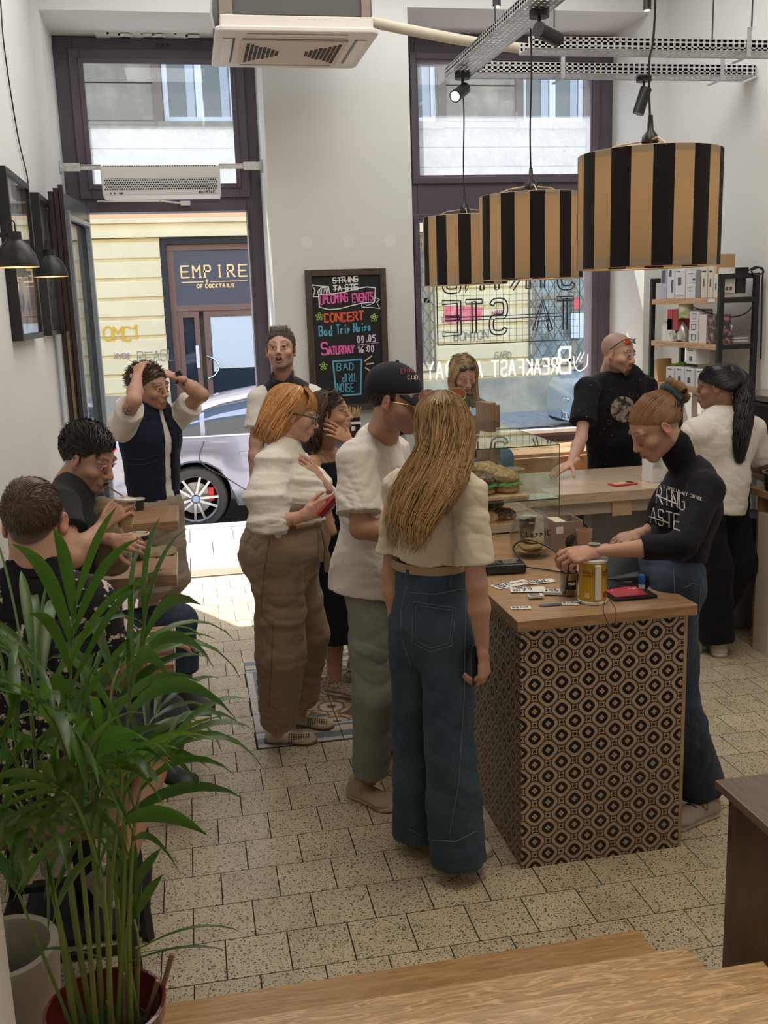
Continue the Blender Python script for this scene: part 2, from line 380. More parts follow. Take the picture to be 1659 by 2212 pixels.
for i in range(4):
    for j in range(6):
        x0=.19+i*.2025; y0=4.35+j*.2015; x1=x0+.2025; y1=y0+.2015
        mb=MB()
        if 0<i<3 and 0<j<5:
            mb.box(x0+g,x1-g,y0+g,y1-g,-.012,0); part('patterned_tile',mb,CEM,FLOOR)
        else:
            hor=j in (0,5); cuts=[(0,.18,0),(.18,.5,1),(.5,.66,2),(.66,.8,0),(.8,.92,1),(.92,1,0)]
            if i==3 or j==5: cuts=[(1-b,1-a,m) for a,b,m in cuts]
            for a,b,m_ in cuts:
                if hor and not (i in(0,3) and False): mb.box(x0+g,x1-g,y0+g+a*.198,y0+g+b*.198,-.012,0,m_)
                else: mb.box(x0+g+a*.199,x0+g+b*.199,y0+g,y1-g,-.012,0,m_)
            part('border_tile',mb,[CLt,CB,CT],FLOOR)
# steps in front of the camera
OAK=wood('oak_tread',(.46,.27,.12),(.66,.42,.21),'X',.33,1.0,.15,.05); OAK2=wood('oak_tread_amber',(.40,.22,.085),(.55,.33,.14),'X',.35,1.3,.15,.0)
ST=thing('staircase','light oak steps rising from the terrazzo floor toward the viewer','stairs',(.5,1.9,0))
sy=[2.47,2.17,1.89,1.61,1.33]; sz=[.15,.30,.45,.60]
for i in range(4):
    x1=1.2 if i<2 else 1.235 if i==2 else 1.6
    part('tread',MB().box(-.38 if i>1 else -.42,x1,sy[i+1]-.03,sy[i],sz[i]-.035,sz[i]),OAK2 if i==0 else OAK,ST,bevel=.003)
    part('riser',MB().box(-.37 if i>1 else -.41,x1-.006,sy[i+1]-.02,sy[i]-.012,sz[i]-.151,sz[i]-.036),OAK,ST)
# wall ends beside the steps
mb=MB().box(-.81,-.372,1.34,1.60,0,1.15); struct('wall_stub',mb,WALL)
mb=MB().box(1.245,1.62,1.62,1.84,.0,.60); struct('wall_curb',mb,M('rough_plaster',(.62,.58,.52),.95,bump=(60,.4)))
# ---------------------------------------------------------------- door & window frames
def ringframe(mb,x0,x1,z0,z1,wd,y0,y1):
    mb.box(x0,x0+wd,y0,y1,z0,z1); mb.box(x1-wd,x1,y0,y1,z0,z1); mb.box(x0+wd,x1-wd,y0,y1,z1-wd,z1); mb.box(x0+wd,x1-wd,y0,y1,z0,z0+wd)
# door
mb=MB(); mb.box(DX0,-.63,DY,7.70,0,3.85); mb.box(.49,DX1,DY,7.70,0,3.85); mb.box(-.63,.49,DY,7.70,3.74,3.85); mb.box(-.63,.49,DY,7.70,2.70,2.83)
mb.box(-.655,-.63,DY-.02,DY,0,2.72); mb.box(.49,.505,DY-.02,DY,0,2.72)
DOOR=struct('door_1',mb,FRAMEM,bevel=.004)
tm=MB(); ringframe(tm,-.66,.52,2.79,3.77,.075,DY-.035,DY+.0); ringframe(tm,-.60,.46,2.85,3.71,.035,DY-.05,DY-.03); part('transom_sash',tm,FRAMEM,DOOR,bevel=.004)
part('transom_pane',MB().box(-.6,.46,DY+.01,DY+.016,2.86,3.71),GLASSF,DOOR)
part('gasket',MB().box(-.585,-.575,DY-.031,DY-.026,2.87,3.69).box(.435,.445,DY-.031,DY-.026,2.87,3.69).box(-.58,.44,DY-.031,DY-.026,2.87,2.88),M('pale_gasket',(.6,.56,.42),.6),DOOR)
for k in range(3): part('vent_hole',MB().cyl((-.06+k*.035,DY-.037,3.80),(-.06+k*.035,DY-.03,3.80),.011,n=10),BLKPL,DOOR)
part('threshold',MB().box(-.63,.49,7.5,7.70,-.02,.012),M('threshold_metal',(.30,.22,.16),.4,.4),DOOR,bevel=.004)
part('strike_plate',MB().box(.478,.490,DY-.025,DY-.0,1.0,1.22),WHITEP,DOOR,bevel=.003)
# peeling paint above the frame
pp=MB()
for k in range(9):
    x=-.42+k*.075; pp.obox((x,DY-.05,3.855),(.045,0,0),(0,.05,.006*(k%3)),(0,0,.004+.008*rng.random()))
part('peeling_paint',pp,M('peeling_white',(.75,.77,.76),.9),DOOR)
# door leaf swung inward against the left wall
hx,hy=-.645,7.52; nx_,ny_=-.725,6.62; L=math.hypot(nx_-hx,ny_-hy); dl=V((nx_-hx)/L,(ny_-hy)/L,0); nl=V(-dl.y,dl.x,0)
if nl.x<0: nl=-nl
LEAF=thing('door_leaf','dark framed glazed door leaf standing open against the left wall','door',(hx,hy,0)); top=2.74
def lb(a0,a1,z0,z1,t0,t1): # along leaf, z, thickness
    c=V(hx,hy,0)+dl*(a0+a1)/2+nl*(t0+t1)/2+V(0,0,(z0+z1)/2); return c,dl*(a1-a0)/2,nl*(t1-t0)/2,V(0,0,(z1-z0)/2)
mb=MB()
for a in [(0,.10,.02,top),(L-.10,L,.02,top),(.10,L-.10,top-.12,top),(.10,L-.10,.02,.22)]: mb.obox(*lb(a[0],a[1],a[2],a[3],-.035,.035))
part('leaf_frame',mb,M('leaf_gunmetal',(.10,.115,.13),.3,.2),LEAF,bevel=.004)
mb=MB()
for a in [(.10,.13,.2,top-.1),(L-.13,L-.10,.2,top-.1),(.12,L-.12,top-.15,top-.12),(.12,L-.12,.22,.26)]: mb.obox(*lb(a[0],a[1],a[2],a[3],.02,.05))
part('glazing_bead',mb,M('bead_grey',(.28,.32,.36),.3,.3),LEAF,bevel=.003)
part('pane',MB().obox(*lb(.12,L-.12,.24,top-.13,-.005,.005)),GLASS,LEAF)
mb=MB()
for k,(a,t) in enumerate([(0,-.03),(.022,0),(.044,.03)]): mb.obox(*lb(L-.004+.0,L+.03-a*.4,.02,top+.02*k,t-.014,t+.014))
part('edge_profile',mb,DARKF,LEAF,bevel=.003)
part('lock_strip',MB().obox(*lb(L+.028,L+.032,.4,1.9,-.012,.006)),M('aged_brass',(.25,.2,.11),.5,.8),LEAF)
part('door_handle',MB().obox(*lb(L-.07,L-.04,1.02,1.20,.04,.055)).obox(*lb(L-.065,L-.045,1.10,1.125,.05,.10)),WHITEP,LEAF,bevel=.004)
part('closer_arm',MB().bar((-.55,7.5,2.77),(-.12,7.48,2.765),.02,.012).bar((-.12,7.48,2.765),(.05,7.53,2.75),.02,.012).box(.02,.09,7.50,7.54,2.735,2.765),STEEL,DOOR,bevel=.002)
# window
mb=MB(); mb.box(WX0+.0,1.76,DY,7.70,.86,3.90); mb.box(3.14,WX1,DY,7.70,.86,3.90); mb.box(1.76,3.14,DY,7.70,3.72,3.90); mb.box(1.76,3.14,DY,7.70,2.60,2.93); mb.box(1.76,3.14,DY,7.70,.86,.97)
WIN=struct('window_1',mb,FRAMEM,bevel=.005)
tm=MB(); ringframe(tm,1.72,3.18,2.87,3.78,.045,DY-.03,DY); ringframe(tm,1.75,3.15,2.90,3.75,.03,DY-.015,DY+.01); part('upper_sash',tm,FRAMEM,WIN,bevel=.004)
tm=MB(); ringframe(tm,1.72,3.18,.93,2.65,.045,DY-.03,DY); part('lower_sash',tm,FRAMEM,WIN,bevel=.004)
part('upper_pane',MB().box(1.76,3.14,DY+.03,DY+.036,2.9,3.74),GLASSF2,WIN)
part('lower_pane',MB().box(1.76,3.14,DY+.03,DY+.036,.95,2.62),GLASS,WIN)
part('sill_bar',MB().box(1.74,3.16,DY-.04,DY+.02,.955,.985),M('white_sill',(.8,.82,.86),.3),WIN,bevel=.003)
part('window_sill',MB().box(WX0,WX1,WY+.02,DY,.84,.88),wood('sill_wood',(.50,.27,.15),(.62,.36,.21),'X',.3),WIN,bevel=.004)
SEAT=thing('window_bench','orange-toned wooden bench board running below the shop window','bench',(2.4,6.5,0))
OW=wood('bench_wood',(.62,.37,.13),(.80,.52,.22),'X',.35)
part('seat_board',MB().box(1.60,3.14,6.50,6.94,.60,.645),OW,SEAT,bevel=.004)
part('front_panel',MB().box(1.62,3.12,6.56,6.60,.0,.60),M('bench_front',(.55,.56,.55),.6),SEAT)
part('backrest_board',MB().box(1.60,3.3,6.90,6.94,.645,.86),wood('bench_back',(.50,.25,.13),(.62,.34,.19),'X',.35),SEAT,bevel=.004)
# ---------------------------------------------------------------- exterior
CREAM=M('cream_render',(.84,.71,.45),.9,var=(1.3,(.76,.64,.40),.35,.7),bump=(30,.15))
CREAMD=M('cream_moulding',(.74,.58,.29),.9,var=(5,(.64,.50,.26),.4,.65))
PEACH=M('peach_render',(.80,.50,.30),.9)
BROWNB=M('weathered_brown_stone',(.27,.235,.175),.95,var=(2.5,(.42,.37,.26),.45,.75),bump=(20,.4))
GREYB=M('stained_grey_plinth',(.36,.33,.27),.95,var=(1.8,(.58,.52,.38),.35,.62),bump=(14,.4))
BRICKR=M('red_brickwork',(.42,.20,.13),.9,var=(14,(.5,.28,.19),.4,.6))
ASPH=M('asphalt',(.13,.125,.12),.9,var=(40,(.18,.17,.165),.4,.6)); PAVE=M('pale_pavement',(.50,.47,.44),.85,var=(3,(.42,.39,.37),.3,.7),bump=(80,.2))
FY=18.5; GZ=-.12
struct('ground_road',MB().box(-14,26,10.25,16.1,-.6,-.34),ASPH)
pv=struct('sidewalk_near',MB().box(-14,26,7.70,10.05,-.6,-.185),JOINT)
for i in range(22):
    for j in range(4):
        x=-2.0+i*.42+(j%2)*.21; y=7.72+j*.58
        if -1.5<x<2.1: part('paving_slab',MB().box(x+.004,x+.416,y+.004,y+.576,-.2,-.17+random.uniform(-.002,.002)),PAVE,pv)
part('paving_rest',MB().box(-14,-1.6,7.7,10.05,-.2,-.172).box(2.5,26,7.7,10.05,-.2,-.172),PAVE,pv)
part('kerb',MB().box(-14,26,10.05,10.25,-.6,-.165),PAVE,pv)
sf=struct('sidewalk_far',MB().box(-14,26,16.1,18.6,-.6,GZ-.004),JOINT)
FP=M('grey_paving',(.27,.26,.26),.85,var=(6,(.33,.32,.31),.35,.65))
for i in range(12):
    for j in range(3):
        part('paving_slab',MB().box(3.2+i*.8+.006,4.0+i*.8-.006,16.12+j*.8,16.12+j*.8+.79,GZ-.03,GZ),FP,sf)
mb=MB()
FAC=struct('wall_opposite',MB().box(-14,26,FY+.35,FY+.6,-.3,12.5),BROWNB)
def holes(x0,x1,hs):          # horizontal spans outside holes
    out=[];c=x0
    for a,b in sorted(hs):
        if a>c: out.append((c,a))
        c=max(c,b)
    if c<x1: out.append((c,x1))
    return out
doorh=(-.36,1.75); winh=[(3.1,4.52),(6.5,8.3)]
# plinth and rusticated courses, each block its own piece
for (a,b) in holes(-5,12,[doorh]): part('plinth_block',MB().box(a,b,FY-.03,FY+.36,-.3,.55),GREYB,FAC)
for k in range(9):
    z0=.56+k*.335; z1=z0+.335
    hs=[doorh] if z0<3.28 else []
    if .75<z0<3.2: hs+= winh
    for (a,b) in holes(-5,12,hs):
        n_=max(1,round((b-a)/1.9))
        for q in range(n_):
            xa=a+(b-a)*q/n_; xb=a+(b-a)*(q+1)/n_
            if z0>3.2: continue
            part('rusticated_block',MB().box(xa+.005,xb-.005,FY,FY+.36,z0+.03,z1-.03),CREAM,FAC,bevel=.012)
        part('joint_band',MB().box(a,b,FY+.02,FY+.36,z0-.03,z0+.03),CREAMD,FAC)
part('string_course',MB().box(-5,12,FY-.06,FY+.36,3.28,3.36).box(-5,12,FY-.02,FY+.36,3.36,3.52).box(-5,12,FY-.08,FY+.36,3.52,3.60),CREAM,FAC,bevel=.01)
part('peach_band',MB().box(-5,12,FY+.02,FY+.36,3.60,3.95),PEACH,FAC)
part('string_course',MB().box(-5,12,FY-.12,FY+.36,3.95,4.08),CREAM,FAC,bevel=.01)
for k in range(3):
    part('ashlar_block',MB().box(-5,12,FY+.04,FY+.36,4.10+k*.34,4.42+k*.34),BROWNB,FAC)
part('string_course',MB().box(-5,12,FY-.02,FY+.36,5.1,5.2),BROWNB,FAC,bevel=.01)
upw=[(-.12,1.12),(3.45,4.72),(6.35,7.55),(8.7,9.9)]
for k in range(8):
    z0=5.22+k*.62
    for (a,b) in holes(-5,12,[(p-.0,q+.0) for p,q in upw]):
        n_=max(1,round((b-a)/1.4))
        for q in range(n_):
            xa=a+(b-a)*q/n_; xb=a+(b-a)*(q+1)/n_
            part('stone_block',MB().box(xa+.008,xb-.008,FY+.02,FY+.36,z0,z0+.60),BROWNB,FAC,bevel=.01)
WHITEF=M('white_window_paint',(.72,.74,.78),.5); DGL=M('dark_window_glass',(.10,.13,.14),.05,spec=1.0); 
CURT=M('window_curtain',(.45,.48,.52),.9)
for (a,b) in upw:
    wn=thing('facade_window','white framed upper window of the opposite house','window',((a+b)/2,FY+.2,5.2),'upper windows of the opposite house')
    part('frame',MB().box(a,a+.09,FY+.12,FY+.2,5.2,8).box(b-.09,b,FY+.12,FY+.2,5.2,8).box((a+b)/2-.06,(a+b)/2+.06,FY+.12,FY+.2,5.2,8).box(a,b,FY+.12,FY+.2,5.2,5.3).box(a,b,FY+.12,FY+.2,6.9,7.0),WHITEF,wn,bevel=.01)
    for s0,s1 in ((a+.09,(a+b)/2-.06),((a+b)/2+.06,b-.09)):
        part('pane',MB().box(s0,s1,FY+.15,FY+.16,5.3,8),DGL,wn)
        part('curtain',MB().box(s1-.16,s1-.02,FY+.135,FY+.148,5.3,8),CURT,wn)
    part('sill',MB().box(a-.12,b+.12,FY-.06,FY+.2,5.08,5.2),BROWNB,wn,bevel=.01)
    part('surround',MB().box(a-.16,a-.01,FY-.03,FY+.2,5.2,8.2).box(b+.01,b+.16,FY-.03,FY+.2,5.2,8.2),M('flaking_wood',(.19,.14,.11),.9,var=(9,(.5,.45,.38),.62,.75)),wn,bevel=.01)
part('arch_brickwork',MB().prism([(1.12,6.5),(2.3,7.1),(1.12,7.6)],1,FY-.0,FY+.3),BRICKR,FAC)
# cocktail bar entrance
BAR=thing('bar_entrance','brown glazed double door under a dark sign board across the street','door',(.7,FY,0))
BRN=M('brown_door_frame',(.19,.105,.085),.5); x0,x1=doorh
part('recess',MB().box(x0,x0+.10,FY+.02,FY+.3,-.2,3.28).box(x0,x1,FY+.02,FY+.3,3.16,3.28),M('near_black',(.02,.02,.024),.6),BAR)
part('frame',MB().box(x0+.10,x0+.22,FY+.12,FY+.24,-.2,3.1).box(x1-.12,x1,FY+.12,FY+.24,-.2,3.1).box(x0+.1,x1,FY+.12,FY+.24,1.99,2.10).box(x0+.1,x1,FY+.10,FY+.24,3.05,3.16),BRN,BAR,bevel=.008)
part('sign_panel',MB().box(x0+.22,x1-.12,FY+.13,FY+.2,2.10,3.05),M('sign_grey',(.075,.078,.095),.45),BAR)
GOLD=M('gold_lettering',(.80,.58,.30),.35,.4)
for i_,c_ in enumerate('EMPIRE'): part('letter',strokes(c_,(x0+.34+i_*.205+(.03 if c_=='I' else 0)*0,FY+.12,2.585),(1,0,0),(0,0,1),.20,.014,width=.62,nrm=V(0,-1,0),serif=True),GOLD,BAR)
mb=strokes('OF COCKTAILS',(x0+.60,FY+.12,2.40),(1,0,0),(0,0,1),.058,.009,gap=.35,width=.7,nrm=V(0,-1,0))
mb.box(x0+.33,x0+.72,FY+.117,FY+.121,2.495,2.51).box(x0+.84,x0+1.5,FY+.117,FY+.121,2.495,2.51)
for a,l in ((0,.06),(.6,.05),(-.6,.05)): mb.tube([(x0+.78,FY+.118,2.47),(x0+.78+sin(a)*l*.6,FY+.118,2.50+cos(a)*l*.5),(x0+.78+sin(a)*l*.7,FY+.118,2.47+cos(a)*l*1.5)],[.006,.017,.002],6)
part('small_lettering',mb,GOLD,BAR)
for a,b in ((x0+.22,x0+.60),(x0+.68,x1-.12)):
    part('door_panel',MB().box(a,a+.09,FY+.14,FY+.2,-.2,1.99).box(b-.09,b,FY+.14,FY+.2,-.2,1.99).box(a,b,FY+.14,FY+.2,1.88,1.99).box(a,b,FY+.14,FY+.2,-.2,.1),BRN,BAR,bevel=.006)
part('pane',MB().box(x0+.30,x0+.52,FY+.17,FY+.18,.1,1.9).box(x0+.77,x1-.2,FY+.17,FY+.18,.1,1.9),M('reflecting_glass',(.02,.03,.045),.03,spec=1),BAR)
part('curtain',MB().box(x0+.80,x0+.86,FY+.155,FY+.168,.9,1.88).box(x0+.86,x1-.3,FY+.158,FY+.168,.95,1.88),M('pale_blind',(.62,.68,.72),.6),BAR)
part('door_handle',MB().tube(curve_pts([(x0+.70,FY+.13,1.18),(x0+.82,FY+.08,1.12),(x0+.90,FY+.06,.98),(x0+.82,FY+.08,.84),(x0+.70,FY+.13,.78)],6),.016,8),M('chrome',(.8,.8,.8),.1,1),BAR,smooth=True,label='curved chrome handle')
part('notice',MB().box(x0+.50,x0+.56,FY+.12,FY+.125,.98,1.38),WHITEP,BAR)
# barred ground-floor windows
GRM=M('grille_iron',(.16,.15,.13),.6)
for i,(a,b) in enumerate(winh):
    wn=thing('barred_window',['narrow street window behind a diamond grille, left of the neon grid','wide street window behind a diamond grille, right of the neon grid'][i],'window',((a+b)/2,FY+.1,.9))
    part('frame',MB().box(a,a+.12,FY+.1,FY+.2,.78,3.26).box(b-.12,b,FY+.1,FY+.2,.78,3.26).box(a,b,FY+.1,FY+.2,.78,.9).box(a,b,FY+.1,FY+.2,3.1,3.26).box((a+b)/2-.05,(a+b)/2+.05,FY+.1,FY+.2,.8,3.2).box(a,b,FY+.1,FY+.2,2.0,2.1),M('old_window_frame',(.45,.42,.34),.8),wn,bevel=.006)
    part('pane',MB().box(a+.1,b-.1,FY+.17,FY+.18,.85,3.2),M('grimy_glass',(.22,.28,.27),.08,spec=1,var=(3,(.45,.55,.6),.4,.6)),wn)
    gm=MB(); h=2.5; st=.21
    for s in (1,-1):
        for k in range(-14,30):
            xa=a-.1+k*st; xb=xa+s*h*.62
            # clip to window
            t0,t1=0,1
            dx=xb-xa
            ta=(a-.05-xa)/dx; tb=(b+.05-xa)/dx; lo,hi=max(0,min(ta,tb)),min(1,max(ta,tb))
            if hi-lo>.02: gm.bar((xa+dx*lo,FY-.02-.006*s,.74+h*lo),(xa+dx*hi,FY-.02-.006*s,.74+h*hi),.018,.012,up=(0,1,0))
    gm.box(a-.06,b+.06,FY-.03,FY-.01,.72,.75).box(a-.06,b+.06,FY-.03,FY-.01,3.22,3.25).box(a-.07,a-.04,FY-.03,FY-.01,.72,3.25).box(b+.04,b+.07,FY-.03,FY-.01,.72,3.25)
    part('grille',gm,GRM,wn)
# graffiti
def graf(t,x,z,h,r,col,name): return part('graffiti',strokes(t,(x,FY-.012,z),(1,0,.02),(0.05,0,1),h,r,gap=.1,jit=.1,nrm=V(0,-1,0)),M(name,col,.7),FAC)
graf('OMC1',-1.45,1.52,.24,.014,(.72,.42,.03),'ochre_spray'); graf('REAGL',-.9,1.12,.19,.006,(.28,.27,.28),'grey_marker'); graf('XYO8',-1.3,1.2,.10,.005,(.28,.2,.32),'violet_marker')
graf('BOMTON',4.95,1.28,.16,.007,(.2,.2,.22),'dark_marker'); graf('GARD',5.75,.92,.12,.006,(.3,.28,.22),'faint_marker'); graf('NAR',5.7,1.72,.10,.008,(.5,.12,.2),'red_marker'); graf('XENT',7.3,.80,.11,.007,(.2,.2,.2),'dark_marker')
part('paint_patch',MB().prism([(4.72,1.63),(4.80,1.93),(5.25,1.91),(5.52,1.89),(5.5,1.68),(5.2,1.64),(4.9,1.60)],1,FY-.004,FY+.005),M('pink_paint_patch',(.80,.16,.20),.7,var=(6,(.85,.4,.4),.5,.7)),FAC)
part('poster',MB().box(7.32,7.46,FY-.04,FY-.03,1.80,2.0),M('red_notice',(.75,.12,.12),.6),FAC)
part('poster',MB().box(7.28,7.55,FY-.04,FY-.03,1.25,1.72),M('white_notice',(.75,.78,.8),.6),FAC)
# ================================================================ furniture and fittings
TOPW=wood('counter_oak',(.36,.21,.11),(.50,.31,.17),'X',.32,.8,.1); TOPL=wood('light_oak_laminate',(.50,.37,.26),(.66,.51,.38),'X',.3,.7,.1)
TABW=wood('table_walnut',(.30,.165,.09),(.44,.26,.155),'X',.38,.8)
BLKM=BLACK
# patterned front: procedural print
def pattern_mat(name,ax):
    m,n,p=_nodes(name); c=coords(n); s=N(n,'ShaderNodeSeparateXYZ'); n.links.new(c,s.inputs[0]); per=.0995
    def q(op,a,b=None):
        t=N(n,'ShaderNodeMath',operation=op)
        for i,v in enumerate((a,b)):
            if v is None: continue
            if isinstance(v,(int,float)): t.inputs[i].default_value=v
            else: n.links.new(v,t.inputs[i])
        return t.outputs[0]
    U=q('DIVIDE',s.outputs[ax],per); W_=q('DIVIDE',s.outputs[2],per)
    # 45 degree lattice: a,b integer at medallion centres
    A=q('ADD',U,W_); B=q('SUBTRACT',U,W_)
    fa=q('SUBTRACT',q('FRACT',q('ADD',A,100.5)),.5); fb_=q('SUBTRACT',q('FRACT',q('ADD',B,100.5)),.5)   # -.5..0.5 in cell of centre
    x=q('ABSOLUTE',q('MULTIPLY',q('ADD',fa,fb_),.5)); y=q('ABSOLUTE',q('MULTIPLY',q('SUBTRACT',fa,fb_),.5)) # local period units
    aa=q('ABSOLUTE',fa); ab=q('ABSOLUTE',fb_)
    r=q('SQRT',q('ADD',q('MULTIPLY',x,x),q('MULTIPLY',y,y)))
    sup=q('POWER',q('ADD',q('POWER',q('MULTIPLY',aa,.7071),3.0),q('POWER',q('MULTIPLY',ab,.7071),3.0)),1/3.0)  # rounded square on the diagonals
    TAN=(.50,.36,.245); K=(.008,.008,.012)
    def band(v,a,b,e=.006): return ramp(n,v,[(max(a-e,0),(0,0,0)),(a,(1,1,1)),(b,(1,1,1)),(b+e,(0,0,0))]) 
    def below(v,a,e=.006): return ramp(n,v,[(a-e,(1,1,1)),(a,(0,0,0))])
    col=mix(n,ramp(n,noiset(n,c,3,3),[(.3,(0,0,0)),(.7,(1,1,1))]),TAN,tuple(t*.9 for t in TAN))
    # medallion edge line
    col=mix(n,band(sup,.326,.349),col,K)
    # interstitial: centre at (.5,0) cell: distance from corners of cell
    x2=q('SUBTRACT',.5,q('MAXIMUM',x,y)); y2=q('MINIMUM',x,y)
    da=q('ABSOLUTE',q('ADD',x2,0)); 
    # concave square inside four circles
    rr=q('SQRT',q('ADD',q('MULTIPLY',q('MAXIMUM',x,y),q('MAXIMUM',x,y)),q('MULTIPLY',q('MINIMUM',x,y),q('MINIMUM',x,y))))
    m4=q('SUBTRACT',.5,q('MAXIMUM',x,y))
    p1=q('POWER',q('ADD',q('ABSOLUTE',m4),.0001),.75); p2=q('POWER',q('ADD',y2,.0001),.75)
    # outer dark line of star tile and inner black star; both squares turned 0 deg with concave sides
    dA=q('ADD',p1,p2)
    ou=q('MAXIMUM',q('ABSOLUTE',m4),y2)
    cc=q('ADD',ou,q('MULTIPLY',q('MINIMUM',q('ABSOLUTE',m4),y2),-.30))
    col=mix(n,band(cc,.090,.106,.004),col,K); col=mix(n,below(cc,.048),col,K)
    # black core
    col=mix(n,below(sup,.216),col,K)
    # four petals
    px=q('SUBTRACT',q('MAXIMUM',x,y),.062); pr=q('SQRT',q('ADD',q('MULTIPLY',px,px),q('MULTIPLY',y2,y2)))
    col=mix(n,below(pr,.048,.008),col,TAN); col=mix(n,below(r,.062,.005),col,TAN); col=mix(n,below(r,.018,.004),col,K)
    n.links.new(col,p.inputs['Base Color']); p.inputs['Roughness'].default_value=.38
    return m
PATX=pattern_mat('printed_panel_front',0); PATY=pattern_mat('printed_panel_side',1)
CT_=thing('service_counter','tall till counter clad in black and tan printed medallion panels','counter',(1.35,4.2,0))
part('front_panel',MB().box(1.045,1.648,3.095,3.115,.0,.895),PATX,CT_)
part('side_panel',MB().box(1.045,1.061,3.116,5.6,.0,.895),PATY,CT_)
part('carcass',MB().box(1.062,1.66,3.116,5.6,.03,.893),M('carcass_board',(.33,.27,.22),.6),CT_)
part('edge_trim',MB().box(1.649,1.662,3.095,3.11,.0,.9),wood('ply_edge',(.45,.3,.16),(.55,.38,.2),'Z'),CT_)
part('worktop',MB().box(1.025,1.685,3.07,5.65,.90,.94),TOPW,CT_,bevel=.003)
BC=thing('back_counter','long light oak worktop the customer in black leans over','counter',(2.3,5.6,0))
part('worktop',MB().box(1.69,3.02,5.17,5.92,.87,.93),TOPL,BC,bevel=.003)
part('apron',MB().box(1.70,3.0,5.20,5.23,.80,.868),M('apron_beige',(.42,.34,.27),.5),BC)
part('support_block',MB().box(2.30,2.42,5.19,5.26,.78,.868),M('block_oak',(.5,.36,.24),.5),BC,bevel=.002)
part('back_panel',MB().box(1.70,3.0,5.62,5.66,.0,.868),M('grey_panel',(.36,.34,.33),.7),BC)
part('upright',MB().box(2.28,2.33,5.56,5.615,.0,.868).box(2.9,2.95,5.56,5.615,0,.868),M('upright_grey',(.4,.38,.36),.7),BC)
part('power_rail',MB().box(1.75,2.25,5.58,5.615,.66,.80),M('rail_grey',(.45,.44,.43),.5),BC,bevel=.003)
t=thing('plug','black plug with a looping cable under the light worktop','cable',(2.1,5.56,.72))
part('plug_body',MB().obox((2.10,5.555,.745),(.045,0,.01),(0,.02,0),(0,0,.028)),BLKPL,t,bevel=.008)
part('cable',MB().tube(curve_pts([(2.13,5.55,.74),(2.22,5.5,.70),(2.28,5.5,.64),(2.2,5.5,.62),(2.12,5.5,.68),(2.05,5.45,.58),(1.95,5.4,.42)],8),.005,6),BLKPL,t,smooth=True)
part('cable',MB().tube(curve_pts([(2.08,5.55,.75),(1.98,5.5,.80),(1.85,5.52,.79),(1.8,5.56,.76)],8),.004,6),BLKPL,t,smooth=True)
RC=thing('side_cabinet','white fronted cabinet under an oak board against the right wall','cabinet',(3.25,4.1,0))
part('worktop',MB().box(3.05,RX-.01,3.2,5.04,.89,.93),TOPW,RC,bevel=.003)
WC=M('cabinet_cream',(.62,.58,.50),.45)
part('carcass',MB().box(3.09,RX-.01,3.22,4.94,.10,.80),WC,RC,bevel=.002)
part('end_board',MB().box(3.07,RX-.01,4.95,4.975,0,.889),TABW,RC)
part('plinth',MB().box(3.06,3.085,4.80,4.94,.0,.80),WC,RC)
for k in range(2): part('door',MB().box(3.068,3.088,4.78-.78*(k+1)+.004,4.78-.78*k-.004,.16,.78),WC,RC,bevel=.003)
t=thing('low_shelf','dark lower shelf with stored crates behind the white tee shirt woman','shelf',(3.2,5.3,0))
part('board',MB().box(3.0,RX-.01,5.2,5.55,.50,.54),TABW,t); part('upright',MB().box(3.01,3.05,5.2,5.24,0,.499),BLKM,t); part('upright',MB().box(3.01,3.05,5.5,5.54,0,.499),BLKM,t)
tag(part('crate',MB().box(3.05,3.35,5.22,5.45,.541,.70),M('crate_dark',(.04,.045,.06),.6),bevel=.01),'dark blue crate on the low shelf behind the woman with long black hair','crate')
tag(part('bin',MB().lathe((3.2,5.37,0),[(0.001,.0),(.11,.0),(.13,.40),(.12,.40),(.10,.02),(.001,.02)],20),M('bin_grey',(.25,.24,.23),.6),smooth=True),'grey bin standing under the low dark shelf','bin')
# glass display case
CG=thing('display_case','frameless glass display case holding filled bagels on the counter','display case',(1.35,4.8,.94)); gx0,gx1,gy0,gy1=1.09,1.635,4.28,5.30
for nm,b in (('glass_top',(gx0,gx1,gy0,gy1,1.345,1.351)),('glass_shelf',(gx0+.005,gx1,gy0,gy1-.01,1.095,1.101)),('glass_side',(gx1-.004,gx1,gy0,gy1,.942,1.344)),('glass_side',(gx0,gx0+.004,gy0,gy1,.942,1.344)),('glass_front',(gx0+.004,gx1-.004,gy0,gy0+.004,1.15,1.344))):
    part(nm,MB().box(*b),GLASSG,CG)
EDG=M('glass_edge',(.02,.10,.08),.1,spec=1)
part('polished_edge',MB().box(gx0,gx1,gy0-.001,gy0-.0002,1.3455,1.3505).box(gx1+.0002,gx1+.001,gy0,gy1,1.3455,1.3505).box(gx0+.006,gx1,gy0-.001,gy0-.0002,1.0955,1.1005).box(gx1+.0002,gx1+.001,gy0,gy0+.004,.942,1.344),EDG,CG)
